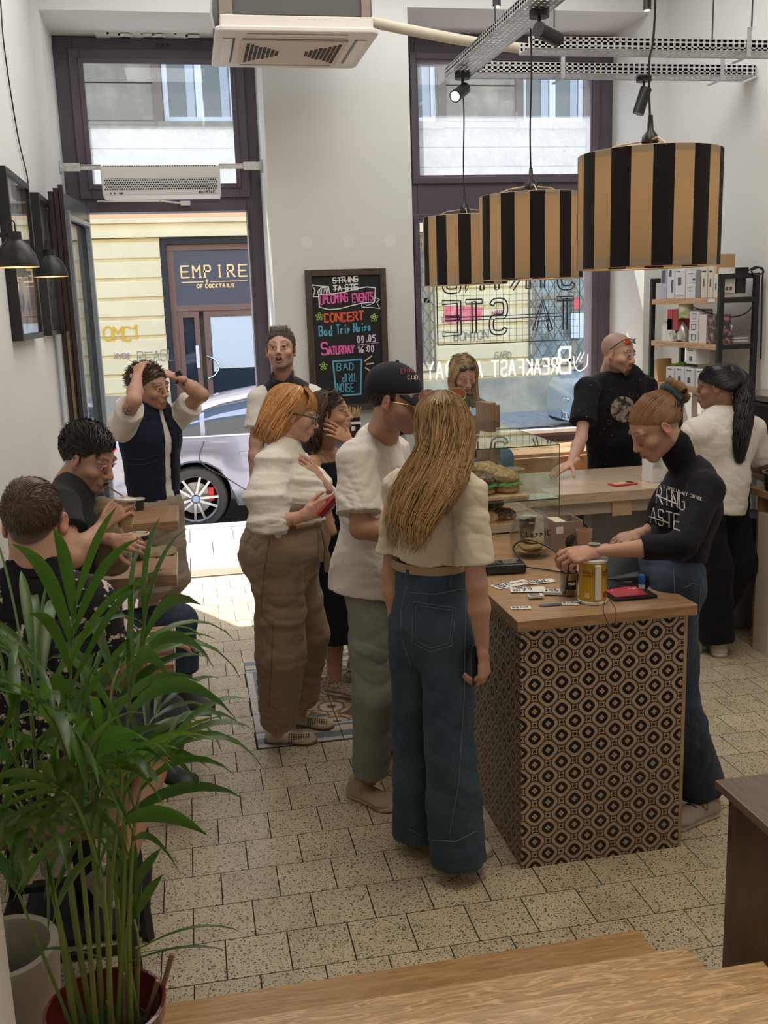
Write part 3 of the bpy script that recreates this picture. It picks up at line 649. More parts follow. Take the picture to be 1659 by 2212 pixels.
# food -------------------------------------------------------------
BUN=M('seeded_bun',(.46,.27,.12),.7,var=(60,(.66,.45,.25),.45,.6),bump=(180,.9)); BUND=M('bun_base',(.55,.33,.15),.65,var=(9,(.42,.22,.09),.4,.7))
GREEN=M('lettuce',(.07,.20,.04),.5,var=(30,(.16,.32,.07),.4,.6)); CRM=M('cream_cheese',(.75,.68,.52),.6)
BREADT=M('dark_topping',(.14,.085,.06),.8,var=(70,(.42,.30,.2),.5,.62),bump=(150,1.0))
def rumple(mb,amt,sc,seed=0):
    for i,p in enumerate(mb.v):
        q=Vector(p); n_=noise.noise_vector(q*sc+Vector((seed,seed,0))); mb.v[i]=tuple(q+n_*amt)
    return mb
def bagel(x,y,z,r,lab,dark=False,fill=True):
    t=thing('bagel',lab,'bagel',(x,y,z),'bagels in the glass case')
    part('bottom_half',rumple(MB().lathe((x,y,z),[(.001,0),(r*.8,0),(r,.012),(r,.022),(r*.85,.034),(.001,.034)],24),.002,40,x),BUND,t,smooth=True)
    if fill:
        part('filling',rumple(MB().lathe((x,y,z+.032),[(.001,0),(r*.95,0),(r*.98,.008),(r*.9,.014),(.001,.014)],24),.004,50,y),CRM,t,smooth=True)
        lf=MB()
        for k in range(14):
            a=k*2*pi/14+random.random()*.3; c=V(x+cos(a)*r*.98,y+sin(a)*r*.98,z+.047); lf.obox(c,V(cos(a),sin(a),-.5)*.013,V(-sin(a),cos(a),.2)*.014,(0,0,.0022))
        part('lettuce_leaf',rumple(lf,.006,60,x*3),GREEN,t,kind='stuff')
    zt=z+(.052 if fill else .032)
    part('top_half',rumple(MB().lathe((x,y,zt),[(.001,0),(r*.9,0),(r*1.02,.012),(r*.95,.03),(r*.6,.045),(r*.25,.047),(r*.1,.034),(.001,.028)],28),.003,45,x+y),BREADT if dark else BUN,t,smooth=True)
tag(part('serving_board',MB().box(1.12,1.50,4.31,4.86,1.102,1.118),wood('board_wood',(.5,.34,.2),(.62,.44,.27),'Y',.5),bevel=.003),'light wooden board under the bagels on the upper glass shelf','board')
for i,(u,v,Y,lab,dk) in enumerate([(1094,1062,4.42,'sesame bagel nearest the right front edge of the upper case shelf',0),(1072,1045,4.58,'golden seeded bagel just behind the front right bagel',0),(1040,1058,4.40,'poppy dark bagel half hidden left of the golden ones',1),(1048,1030,4.72,'seeded bagel farthest back on the upper shelf',0)]):
    p=P(u,v,Y); bagel(p.x,Y,1.119,.062,lab,dk)
tag(part('paper_tray',MB().box(1.12,1.46,4.32,5.0,.946,.962).box(1.12,1.46,4.32,4.34,.962,.985),M('kraft_paper',(.5,.42,.33),.8),bevel=.002),'paper lined tray on the counter inside the case','tray')
for i,(u,v,Y,lab) in enumerate([(1088,1138,4.40,'seed-crusted bread roll in front on the lower level'),(1062,1118,4.55,'seed-crusted bread roll heaped behind on the lower level'),(1050,1146,4.38,'pale bread roll at the left of the lower level')]):
    p=P(u,v,Y); bagel(p.x,Y,.963+(.03 if i==1 else 0),.06,lab,i<2,False)
# basket tray with handles and round lid behind glass
t=thing('wooden_tray','wooden tray with cut-out handles behind the glass case','tray',(1.45,5.45,.94))
K1=wood('tray_wood',(.42,.29,.18),(.55,.4,.26),'X',.6)
part('tray_base',MB().box(1.2,1.56,5.36,5.60,.942,.952),K1,t); part('tray_side',MB().box(1.2,1.56,5.35,5.36,.942,1.03),K1,t); part('tray_side',MB().box(1.2,1.56,5.60,5.61,.942,1.03),K1,t)
part('tray_end',MB().prism([(5.35,.942),(5.61,.942),(5.61,1.04),(5.56,1.10),(5.52,1.10),(5.52,1.07),(5.44,1.07),(5.44,1.10),(5.40,1.10),(5.35,1.04)],0,1.56,1.572),K1,t)
t=thing('storage_jar','glass storage jar with a round wooden lid beside the wooden tray','jar',(1.78,5.4,.93))
part('jar_body',MB().lathe((1.78,5.40,.932),[(.001,0),(.062,0),(.066,.02),(.066,.10)],24),GLASS,t,smooth=True); part('lid',MB().lathe((1.78,5.40,1.033),[(.001,0),(.07,0),(.07,.022),(.001,.022)],24),K1,t,smooth=True)
# cookie jar
jx,jy=1.300,3.90; p=P(1146,1200,3.90); jx=p.x
t=thing('cookie_jar','round glass cookie jar with knobbed lid next to the card reader','jar',(jx,jy,.94))
GJ=glassmat('jar_glass',(.93,.95,.94))
part('jar_body',MB().lathe((jx,jy,.942),[(.001,0),(.072,0),(.085,.02),(.088,.06),(.086,.11),(.07,.145),(.062,.155),(.066,.16)],32),GJ,t,smooth=True)
part('jar_inner',MB().lathe((jx,jy,.950),[(.001,0),(.066,0),(.079,.02),(.082,.05),(.080,.10),(.064,.138),(.058,.148)],32),GJ,t,smooth=True)
part('lid',MB().lathe((jx,jy,1.104),[(.074,0),(.076,.008),(.06,.022),(.03,.03),(.012,.033),(.01,.04),(.02,.05),(.02,.058),(.001,.064)],32),GJ,t,smooth=True)
part('handwriting',strokes('Classic',(jx-.07,jy-.088,1.045),(1,0,0),(.05,0,1),.022,.0016,nrm=V(0,-1,0)),BLKPL,t)
CK=M('cookie',(.42,.25,.11),.8,var=(50,(.22,.12,.05),.5,.62),bump=(90,.8))
for i,(a,b,c,ti) in enumerate([(-.02,-.01,.958,.1),(.03,-.015,.96,-.25),(-.01,.03,.968,.3),(.0,-.02,.978,-.12),(.02,.02,.99,.2)]):
    r3=Matrix.Rotation(ti,3,'Y'); tag(part('cookie',rumple(MB().lathe((jx+a,jy+b,c),[(.001,0),(.036,0),(.042,.006),(.036,.012),(.001,.014)],18,rot=r3),.002,70,i),CK,smooth=True),'round cookie lying in the lidded glass jar','cookie','cookies in the glass jar')
# water glass
p=P(1135,1120,4.12)
t=tag(part('tumbler',MB().lathe((p.x,4.10,.941),[(.001,0),(.03,0),(.038,.12),(.0365,.12),(.029,.006),(.001,.006)],24),GJ,smooth=True),'empty clear tumbler standing behind the cookie jar','glass')
# napkin box
p=P(1218,1190,3.98); nb=p.x
t=thing('napkin_box','brown cardboard box holding paper slips right of the cookie jar','box',(nb,4.0,.94)); KB=M('brown_card',(.30,.21,.17),.7)
bx0,bx1,by0,by1=nb-.062,nb+.062,3.92,4.06
for b in ((bx0,bx1,by0,by0+.004,.941,1.07),(bx0,bx1,by1-.004,by1,.941,1.07),(bx0,bx0+.004,by0+.004,by1-.004,.941,1.07),(bx1-.004,bx1,by0+.004,by1-.004,.941,1.07),(bx0+.004,bx1-.004,by0+.004,by1-.004,.941,.945)):
    part('panel',MB().box(*b),KB,t)
part('divider',MB().box(nb-.001,nb+.001,by0+.004,by1-.004,.95,1.065),KB,t)
part('paper_stack',MB().box(bx0+.01,nb-.006,by0+.01,by1-.01,.946,1.066),M('cream_paper',(.62,.55,.42),.8),t)
part('sticker',MB().box(bx0+.004,bx0+.035,by0-.0012,by0-.0003,1.02,1.05),WHITEP,t)
# small pink cup
p=P(1262,1165,3.88); t=thing('small_cup','small terracotta pink cup behind the yellow donation tin','cup',(p.x,3.88,.94))
part('cup_body',MB().lathe((p.x,3.88,.941),[(.001,0),(.026,0),(.034,.10),(.032,.10),(.024,.008),(.001,.008)],24),M('pink_ceramic',(.45,.26,.2),.5),t,smooth=True)
# card terminal
c0=P(1088,1218,3.68)
t=thing('card_terminal','black card payment terminal lying on the counter at its left edge','card reader',(c0.x,3.68,.94)); dx=V(.96,-.1,0)*.085; dy=V(.1,.96,0)*.045
part('terminal_body',MB().obox(c0+V(0,0,.0)+V(0,0,.962-c0.z),dx,dy,(0,0,.018)),BLKPL,t,bevel=.006)
part('screen',MB().obox((c0.x+.025,3.685,.9815),dx*.35,dy*.7,(0,0,.0008)),M('screen_grey',(.14,.14,.15),.1),t)
for a in range(4):
    for b in range(3): part('key',MB().obox((c0.x-.062+b*.018,3.66+a*.015,.982),(.006,0,0),(0,.004,0),(0,0,.0015)),M('key_grey',(.12,.12,.13),.4),t)
t=tag(part('cable',MB().tube(curve_pts([(c0.x+.09,3.67,.96),(c0.x+.06,3.74,1.02),(c0.x+.12,3.74,1.05),(c0.x+.2,3.68,1.02),(c0.x+.24,3.62,.97)],8),.0035,8),BLKPL,smooth=True),'black cable arching from the card terminal','cable')
tag(part('cable',MB().tube(curve_pts([(c0.x+.09,3.70,.95),(c0.x+.15,3.66,.946),(c0.x+.22,3.58,.946),(c0.x+.3,3.52,.946)],8),.003,8),BLKPL,smooth=True),'thin black cable lying flat toward the metal cup','cable')
# cards and papers with handwriting
PAPER=M('card_paper',(.70,.68,.64),.75); INK=M('black_ink',(.03,.03,.035),.7)
def card(c,w,h,ang,lab,lines,z=.9415,th=.0012,mat=PAPER,name='card',ink=INK):
    ca,sa=cos(ang),sin(ang); ux=V(ca,sa,0); uy=V(-sa,ca,0); c=V(c[0],c[1],z)
    t=thing(name,lab,'card',c); part('sheet',MB().obox(c+V(0,0,th/2),ux*w/2,uy*h/2,(0,0,th/2)),mat,t)
    if lines:
        mb=MB(); n_=len(lines)
        for i,l in enumerate(lines):
            hh=h/(n_*1.7+.6); strokes(l,c-ux*w*.42+uy*(h*.5-hh*(i*1.7+1.5))+V(0,0,th+.0006),ux,uy,hh,hh*.09,mb=mb,flat=.0003,nrm=V(0,0,1),jit=.1)
        if len(mb.v): part('handwriting',mb,ink,t)
    return t
def zp(u,v): q=PZ(u,v,.942); return (q.x,q.y)
card(zp(1105,1262),.155,.062,.28,'long handwritten card nearest the blond woman',['NAPO OUT','MOCCA OAT CHAI','BUN 14'])
card(zp(1165,1257),.12,.05,.05,'narrow handwritten card beside the metal cup',['LATTE 16','ESPRESSO'],z=.943)
card(zp(1140,1275),.13,.065,-.25,'handwritten price card in front of the long card',['CAPRI 15','LATTE 18','OAT 2'],z=.9445)
card(zp(1157,1291),.055,.035,-.1,'small stack of stamp cards at the front',['OOOOO','OOOOO'],z=.945,th=.008)
card(zp(1200,1283),.085,.045,-.4,'thick fan of loyalty cards leaning toward the metal cup',['CAFE','STAMP'],z=.945,th=.010)
card(zp(1232,1304),.06,.035,-.3,'white card with black pattern close to the counter front',['SXXMS'],z=.943)
card(zp(1125,1313),.07,.032,-.2,'black and white sticker near the counter corner',['XXIHX'],z=.942)
card(zp(1190,1307),.085,.022,-.05,'dark blue leaflet lying at the counter front',[],z=.942,mat=M('navy_print',(.05,.08,.16),.5))
card(zp(1410,1268),.035,.02,-.4,'white slip of paper at the right end of the till counter',[],z=.942)
# metal cups
MET=M('cup_metal',(.30,.27,.23),.3,.9)
for (u,v,Y,lab,txt) in [(1229,1284,3.27,'brushed metal cup with a black handwritten tip label',1),(1228,1250,3.42,'second metal cup behind the labelled one',0)]:
    q=PZ(u,v,.942); t=thing('metal_cup',lab,'cup',(q.x,q.y,.942),'metal cups beside the donation tin')
    part('cup_body',MB().lathe((q.x,q.y,.942),[(.001,0),(.028,0),(.031,.004),(.0345,.085),(.033,.085),(.029,.006),(.001,.005)],28),MET,t,smooth=True)
    if txt:
        lm=MB()
        for k in range(6):
            a=-pi/2-.55+k*.18; lm.obox((q.x+cos(a)*.0335,q.y+sin(a)*.0335,.985),V(-sin(a),cos(a),0)*.0032,V(cos(a),sin(a),0)*.0004,(0,0,.017))
        part('label',lm,BLKPL,t)
        part('lettering',strokes('TIPS',(q.x-.017,q.y-.0355,.972),(1,0,0),(0,0,1),.011,.0009,nrm=V(0,-1,0)).__class__.add(strokes('YOUR',(q.x-.017,q.y-.0355,.987),(1,0,0),(0,0,1),.008,.0008,nrm=V(0,-1,0)),[],[]),M('chalk_white',(.85,.85,.82),.8),t)
# donation tin
q=PZ(1280,1298,.942); tx,ty=q.x,q.y; R_=.050; TINY=M('tin_yellow',(.46,.265,.015),.32,var=(4,(.50,.30,.02),.4,.6)); WT_=M('tin_white',(.72,.70,.65),.35)
t=thing('donation_tin','tall yellow tin with a pale lid and white handle at the counter front','tin',(tx,ty,.942))
part('tin_body',MB().lathe((tx,ty,.942),[(.001,0),(R_,0),(R_,.004),(R_-.001,.006),(R_-.001,.150),(R_,.152),(.001,.152)],36,mi=0),TINY,t,smooth=True)
part('rim',MB().lathe((tx,ty,.9425),[(R_+.002,0),(R_+.002,.007),(R_-.001,.009)],36).lathe((tx,ty,1.09),[(R_,.0),(R_+.003,.004),(R_+.003,.01),(.02,.012),(.001,.013)],36),WT_,t,smooth=True)
part('handle',MB().obox((tx-.004,ty-R_-.006,1.022),(.0115,0,0),(0,.0045,0),(0,0,.062)).obox((tx-.004,ty-R_,1.083),(.011,0,0),(0,.012,0),(0,0,.004)),M('handle_white',(.70,.66,.58),.4),t,bevel=.004)
mb=MB()
for txt,z,a0 in (('Krakowskie',1.055,.35),('Opieki',1.044,.42),('Stowarz',1.055,-1.15),('opieka',1.044,-1.1)):
    for i,ch in enumerate(txt):
        a=-pi/2+a0+i*.115; strokes(ch,(tx+cos(a)*(R_+.0004),ty+sin(a)*(R_+.0004),z),(-sin(a),cos(a),0),(0,0,1),.0075,.0007,nrm=V(cos(a),sin(a),0),mb=mb,flat=.0003)
part('lettering',mb,M('brown_ink',(.16,.07,.02),.6),t)
mb=MB()
for a0,w_,z,hh,mi in ((.62,.16,.975,.010,0),(-.78,.15,.975,.010,1)):
    for k in range(-2,3):
        a=-pi/2+a0+k*w_*.35; mb.obox((tx+cos(a)*R_,ty+sin(a)*R_,z),V(-sin(a),cos(a),0)*.004,V(cos(a),sin(a),0)*.0006,(0,0,hh),mi)
part('printed_badge',mb,[M('badge_red',(.35,.06,.02),.5),M('badge_cream',(.7,.5,.25),.5)],t)
part('lid_slot',MB().box(tx-.012,tx+.012,ty-.004,ty+.004,1.103,1.112).cyl((tx,ty,1.103),(tx,ty,1.110),.012,n=12),STEEL,t,smooth=True)
t=thing('wire_seal','thin black wire loop hanging from the donation tin over the counter edge','wire',(tx,3.06,.94))
part('wire',MB().tube(curve_pts([(tx-.012,3.075,.985),(tx-.025,3.058,.955),(tx-.012,3.052,.915),(tx+.0,3.05,.895),(tx+.018,3.052,.915),(tx+.02,3.06,.955),(tx+.006,3.08,.985)],8),.0013,6),BLKPL,t,smooth=True)
# spoon / scoop
q=P(1243,1175,3.2); t=thing('ladle','black round spoon standing up from the metal cup','spoon',(q.x,3.25,1.0))
part('spoon_bowl',MB().ell((q.x,3.25,q.z),(.017,.006,.026),10,rot=Matrix.Rotation(.35,3,'Y')),BLKPL,t,smooth=True)
part('handle',MB().tube([(q.x+.006,3.25,q.z-.018),(q.x-.01,3.27,.96)],.003,6),BLKPL,t,smooth=True)
q=P(1275,1185,3.25); t=tag(part('spinning_top',MB().lathe((q.x,ty+.005,1.106),[(.001,0),(.006,.002),(.004,.02),(.004,.03),(.022,.045),(.001,.046)],18),STEEL,smooth=True),'small metal funnel shape standing on the tin lid','ornament')
# till tablet, red box, glue stick
t=thing('till_tablet','black tilted till screen between the tin and the barista','tablet',(tx+.17,3.45,.94))
a=P(1300,1205,3.45); 
c=V(tx+.185,3.40,.995); part('screen_body',MB().obox(c,(.115,.02,-.012),V(-.02,.10,.055),V(0,-.008,.012)*.7),BLKPL,t,bevel=.006)
part('stand',MB().box(tx+.08,tx+.28,3.32,3.48,.942,.985),BLKPL,t,bevel=.006)
part('price_strip',MB().box(tx+.10,tx+.20,3.318,3.3195,.955,.97),M('grey_strip',(.16,.16,.17),.4),t)
t=thing('red_pouch','red and black printed pouch lying right of the donation tin','pouch',(tx+.15,3.24,.942))
part('pouch_body',MB().box(tx+.07,tx+.235,3.18,3.30,.942,.952),BLKPL,t,bevel=.003); part('printed_front',MB().box(tx+.075,tx+.20,3.185,3.295,.952,.958),M('red_print',(.42,.02,.04),.35,var=(40,(.6,.5,.45),.62,.7)),t,bevel=.003)
q=PZ(1386,1276,.942); t=thing('glue_stick','blue capped glue stick upright near the right counter end','glue stick',(q.x,q.y,.942))
part('tube',MB().lathe((q.x,q.y,.942),[(.001,0),(.0115,0),(.0115,.026),(.001,.026)],18),M('clear_plastic',(.6,.6,.62),.25),t,smooth=True); part('cap',MB().lathe((q.x,q.y,.968),[(.0125,0),(.0125,.03),(.011,.034),(.001,.034)],18),M('blue_cap',(.01,.08,.30),.3),t,smooth=True)
# things on back counter
q=PZ(1345,1047,.931); t=thing('phone','phone in a red case lying on the light worktop','phone',(q.x,q.y,.93))
part('case',MB().obox((q.x,q.y,.936),(.072,.012,0),(-.012,.036,0),(0,0,.005)),M('red_case',(.55,.06,.04),.4),t,bevel=.003); part('back_print',MB().obox((q.x-.01,q.y,.9415),(.048,.008,0),(-.008,.028,0),(0,0,.0006)),M('print_pink',(.6,.3,.24),.5,var=(60,(.7,.6,.4),.5,.6)),t); part('camera_block',MB().obox((q.x+.045,q.y+.008,.9425),(.016,.003,0),(-.004,.018,0),(0,0,.0015)),BLKPL,t,bevel=.001)
q=PZ(1415,1040,.931); t=thing('product_box','tall white product box on the light worktop beside the barista','box',(q.x,q.y,.93))
WB=M('white_carton',(.72,.71,.72),.55); GT=M('grey_text',(.35,.35,.36),.7)
part('carton',MB().obox((q.x,q.y+.02,1.035),(.045,.008,0),(-.01,.05,0),(0,0,.104)),WB,t,bevel=.002)
mb=MB()
for k in range(9): mb.obox((q.x-.005,q.y-.036,1.11-k*.011),(.018+.008*(k%3),.004,0),(0,.0012,0),(0,0,.0012))
part('printed_text',mb,GT,t,kind='stuff')
tag(part('folded_napkin',rumple(MB().obox((2.0,6.7,.65),(.05,.01,0),(0,.03,0),(0,0,.006)),.01,40),WB),'crumpled white napkin lying on the window bench','napkin')
# menu clipboards standing on case
for k,(u,lab) in enumerate([(1052,'left of two upright wooden menu boards by the display case'),(1066,'right of two upright wooden menu boards by the display case')]):
    a=P(u,872+k*6,5.5); b=P(u-4,968,5.5)
    t=thing('menu_board',lab,'board',(a.x,5.5,.94)); part('wood_panel',MB().obox(((a.x+b.x)/2,5.5+k*.05,(a.z+.945)/2+.01),(.022,.006,0),(-.02,.07,0),(0,0,(a.z-.945)/2)),wood('menu_wood',(.25,.15,.085),(.36,.23,.14),'Z'),t,bevel=.002)
t=thing('tap','chrome curved tap seen through the display case glass','tap',(1.5,5.45,.95))
part('spout',MB().tube(curve_pts([(1.50,5.30,.96),(1.50,5.30,1.20),(1.54,5.30,1.27),(1.60,5.30,1.24),(1.61,5.30,1.2)],8),.011,10),STEEL,t,smooth=True)
# ---- right counter items
q=P(1640,1020,4.75)
t=thing('knock_box','black knock box with a steel rim on the right-hand oak board','container',(3.13,4.85,.93))
part('bowl',MB().lathe((3.13,4.87,.932),[(.001,0),(.07,0),(.085,.10),(.078,.10),(.06,.01),(.001,.01)],24),BLKPL,t,smooth=True); part('rim',MB().lathe((3.13,4.87,1.030),[(.086,0),(.088,.006),(.078,.006)],24),STEEL,t,smooth=True)
tag(part('kitchen_scale',MB().box(3.08,3.3,4.45,4.66,.932,.962),WHITEP,bevel=.005),'flat white scale at the front of the right-hand oak board','scale')
t=thing('coffee_machine','black and steel coffee machine at the right edge behind the worker','coffee machine',(3.3,5.2,.93))
part('housing',MB().box(3.22,3.45,5.08,5.55,.995,1.38),BLKPL,t,bevel=.02); part('cup_rail',MB().box(3.21,3.45,5.07,5.56,1.385,1.42),STEEL,t,bevel=.004); part('drip_tray',MB().box(3.2,3.45,5.06,5.55,.931,.994).box(3.22,3.26,5.1,5.14,.541,.93),STEEL,t,bevel=.004)
# dark cabinet in the lower right corner
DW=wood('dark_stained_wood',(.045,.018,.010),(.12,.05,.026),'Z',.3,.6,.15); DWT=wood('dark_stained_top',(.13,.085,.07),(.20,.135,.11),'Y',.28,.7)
t=thing('dark_cabinet','low dark brown stained cabinet at the foot of the steps','cabinet',(1.7,2.1,0))
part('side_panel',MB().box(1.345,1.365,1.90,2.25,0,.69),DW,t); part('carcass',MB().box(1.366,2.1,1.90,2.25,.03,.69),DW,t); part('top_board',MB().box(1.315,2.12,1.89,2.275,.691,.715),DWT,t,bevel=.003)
# ---------------------------------------------------------------- bar tables on the left
TBL=[]
for i,(ya,yb,lab) in enumerate([(5.06,5.48,'farthest wooden bar table, by the open street door'),(4.12,4.56,'middle wooden bar table with the large coffee cup'),(3.02,3.42,'nearest wooden bar table, behind the palm leaves')]):
    t=thing('bar_table',lab,'table',(-.45,(ya+yb)/2,0),'wooden bar tables along the left wall')
    dz=.035 if i==0 else 0
    part('tabletop',MB().box(LX+.01,-.115,ya,yb,.875+dz,.925+dz),TABW,t,bevel=.003)
    part('edge_strip',MB().box(-.114,-.111,ya+.002,yb-.002,.877+dz,.923+dz),M('worn_edge',(.5,.42,.34),.5),t)
    part('post',MB().box(-.50,-.44,(ya+yb)/2-.03,(ya+yb)/2+.03,.02,.874+dz),BLACK,t); part('foot',MB().box(-.68,-.26,(ya+yb)/2-.2,(ya+yb)/2+.2,0,.02),BLACK,t,bevel=.004)
def papercup(x,y,z,h,r,lab,sleeve=False):
    t=thing('paper_cup',lab,'cup',(x,y,z)); BK=M('cup_black',(.03,.03,.028),.5); WI=M('cup_inside',(.74,.68,.58),.5)
    part('cup_wall',MB().lathe((x,y,z),[(.001,.004),(r*.74,0),(r,h),(r*.95,h),(r*.72,.01)],28),BK,t,smooth=True)
    part('rim',MB().lathe((x,y,z+h),[(r*.94,-.004),(r*.97,.002),(r*1.05,.002),(r*1.05,-.003),(r*.99,-.005)],28),WI,t,smooth=True)
    part('liner',MB().lathe((x,y,z),[(.001,.02),(r*.72,.02),(r*.935,h-.002)],28),WI,t,smooth=True)
    if sleeve: part('sleeve',MB().lathe((x,y,z),[(r*.84,h*.30),(r*.86,h*.30),(r*1.015,h*.78),(r*.99,h*.78)],28),M('cup_sleeve',(.42,.27,.18),.8),t,smooth=True)
    return t
q=PZ(301,1102,.96); papercup(q.x,q.y,.961,.062,.032,'small black espresso cup on the farthest bar table')
q=PZ(303,1208,.925); papercup(q.x,q.y,.926,.115,.046,'large black paper cup with a brown sleeve on the middle bar table',True)
def stool(x,y,h,lab):
    t=thing('bar_stool',lab,'stool',(x,y,0),'black framed bar stools'); w=.19
    part('seat',MB().box(x-w,x+w,y-w,y+w,h-.035,h),wood('stool_seat',(.10,.06,.04),(.17,.10,.06),'X'),t,bevel=.006)
    for a in (-1,1):
        for b in (-1,1): part('leg',MB().bar((x+a*(w-.02),y+b*(w-.02),h-.036),(x+a*(w+.01),y+b*(w+.01),0),.028,.028),BLACK,t)
    part('footrest',MB().bar((x-w,y-w,.24),(x+w,y-w,.24),.02,.02).bar((x-w,y+w,.24),(x+w,y+w,.24),.02,.02).bar((x-w,y-w,.24),(x-w,y+w,.24),.02,.02).bar((x+w,y-w,.24),(x+w,y+w,.24),.02,.02),BLACK,t)
    return t
stool(-.46,2.80,.62,'black framed bar stool under the man with thinning hair'); stool(-.50,3.86,.62,'black framed bar stool under the man drinking iced coffee')
# ---------------------------------------------------------------- chalkboard
BX0,BX1,BZ0,BZ1=.815,1.372,1.28,2.245; by=6.92
t=thing('chalkboard','tall framed chalkboard announcing upcoming events on the wall between door and window','chalkboard',(1.09,by,1.28))
FW=wood('board_frame_wood',(.05,.032,.025),(.09,.06,.045),'Z',.5); fw=.042
part('slate',MB().box(BX0+fw,BX1-fw,by-.004,by+.02,BZ0+fw,BZ1-fw),M('slate_black',(.012,.013,.014),.6),t)
for b in ((BX0,BX0+fw,BZ0,BZ1),(BX1-fw,BX1,BZ0,BZ1),(BX0+fw,BX1-fw,BZ1-fw,BZ1),(BX0+fw,BX1-fw,BZ0,BZ0+fw)): part('frame_bar',MB().box(b[0],b[1],by-.02,by+.025,b[2],b[3]),FW,t,bevel=.002)
chk=lambda n_,c:M('chalk_'+n_,c,.8)
def bp(px,py): # photo-zoom coordinates of the board -> board plane
    return V(BX0+(px-195-(py-130)*.04)/(1050)*(BX1-BX0),by-.0055,BZ1-(py-130)/(1830)*(BZ1-BZ0)*1.0)
sc_=(BX1-BX0)/1050
def cl(txt,px,py,h,r,cn,c,wd=.62,gap=.28,slope=-.05,nm='lettering'):
    mb=strokes(txt,bp(px,py),V(1,0,-slope),(0,0,1),h*sc_,r*sc_,gap=gap,width=wd,nrm=V(0,-1,0),jit=.04); part(nm,mb,chk(cn,c),t)
WHc=(.8,.8,.78);PKc=(.80,.14,.42);ORc=(.72,.12,.06);BLc=(.12,.42,.60);GRc=(.36,.60,.12);LVc=(.75,.62,.80)
cl('STRING',560,305,68,7,'white',WHc,.7,.18); cl('TA STE',565,405,68,7,'white',WHc,.7,.18)
def cline(pts,r,cn,c,closed=False,nm='drawing'):
    q=[bp(*p) for p in pts]; mb=MB()
    if closed: q=q+[q[0]]
    for a,b in zip(q,q[1:]):
        d=(b-a); 
        if d.length<1e-5: continue
        mb.obox((a+b)/2,d/2+d.normalized()*r*sc_*.5,d.normalized().cross(V(0,-1,0))*r*sc_,V(0,-.0009-.0002*(len(mb.v)//8%4),0))
    part(nm,mb,chk(cn,c),t)
cline([(552,275),(885,262)],5,'white',WHc); cline([(560,380),(890,368)],5,'white',WHc)
cline([(370,440),(520,440),(700,420),(880,380),(1000,362),(1115,378),(1105,560),(950,565),(820,590),(640,630),(500,635),(380,600)],6,'white',WHc,True)
cline([(370,440),(360,400),(400,360),(500,345),(515,440)],6,'white',WHc); cline([(500,345),(400,335),(285,315),(325,385),(300,465),(365,468)],6,'white',WHc)
for k in range(6): cline([(385+k*20,375+k*-3),(392+k*20,425)],4,'white',WHc)
cline([(1105,495),(1175,530),(1130,560),(1180,645),(1060,625),(940,620),(935,580)],4,'white',WHc); cline([(1105,560),(1060,585),(960,610)],4,'white',WHc)
cl('UPCOMING',392,562,108,8,'pink',PKc,.36,.09); cl('EVENTS',815,552,105,8,'pink',PKc,.36,.095)
cl('CONCERT',450,800,105,11,'orange',ORc,.55,.17,-.04)
cl('Bad',378,970,120,9,'blue',BLc,.42,.12); cl('Trip',605,950,120,8,'blue',BLc,.34,.09); cl('Noise',830,930,105,8,'blue',BLc,.38,.11)
cl('S',410,1215,150,12,'pink',PKc,.6); cl('ATURDAY',500,1210,95,10,'pink',PKc,.42,.10,-.03)
cl('09.05',880,1075,80,7,'lavender',LVc,.5,.2); cl('16:00',890,1205,80,7,'lavender',LVc,.5,.15); cline([(875,1108),(1165,1082)],3,'lavender',LVc)
cline([(555,1305),(935,1295),(925,1750),(600,1760)],11,'blue',BLc,True)
cl('BAD',610,1430,90,6,'blue',BLc,.65,.28,0); cl('NOISE',615,1710,110,6,'blue',BLc,.32,.12,0)
mb=strokes('TRIP',bp(860,1475)+V(0,0,0),(-1,0,0),(0,0,-1),100*sc_,6*sc_,gap=.12,width=.42,nrm=V(0,-1,0)); part('lettering',mb,chk('blue',BLc),t)
for (fx,fy) in ((380,720),(1100,760),(430,1360),(1100,1700)):
    for k in range(5):
        a=-pi/2+k*2*pi/5; ring=[]
        for j in range(9):
            b=j*2*pi/8; ring.append((fx+cos(a)*32+cos(b)*20*cos(a)-sin(b)*13*sin(a),fy+sin(a)*32+cos(b)*20*sin(a)+sin(b)*13*cos(a)))
        cline(ring,4,'green',GRc)
for a,b in (((980,1318),(1070,1255)),((1000,1360),(1095,1352)),((985,1405),(1075,1465))): cline([a,b],9,'peach',(.75,.5,.35))
# filler patches and stirrer station
for k in range(3): part('filler_patch',MB().lathe((.84+k*.29,WY-.0005,2.43),[(.001,0),(.045,.0)],7,rot=Matrix.Rotation(pi/2,3,'X')),M('filler_white',(.77,.775,.765),.95),bpy.data.objects['wall_front'])
t=thing('condiment_stand','slim dark stand below the chalkboard carrying the stirrer cup','stand',(1.1,6.7,0))
part('top_board',MB().box(.80,1.42,6.50,6.86,1.14,1.165),DARKF,t); part('body',MB().box(.82,1.40,6.52,6.86,0,1.139),M('stand_grey',(.2,.2,.2),.6),t)
q=P(766,915,6.6); t=thing('stirrer_cup','black cup with a white label holding wooden stirrers','cup',(q.x,6.6,1.166))
part('cup_body',MB().lathe((q.x,6.6,1.166),[(.001,0),(.04,0),(.042,.10),(.038,.10),(.036,.01),(.001,.01)],22),BLKPL,t,smooth=True); part('label',MB().box(q.x-.036,q.x+.036,6.552,6.556,1.222,1.24).box(q.x-.03,q.x-.004,6.552,6.556,1.18,1.21),WHITEP,t)
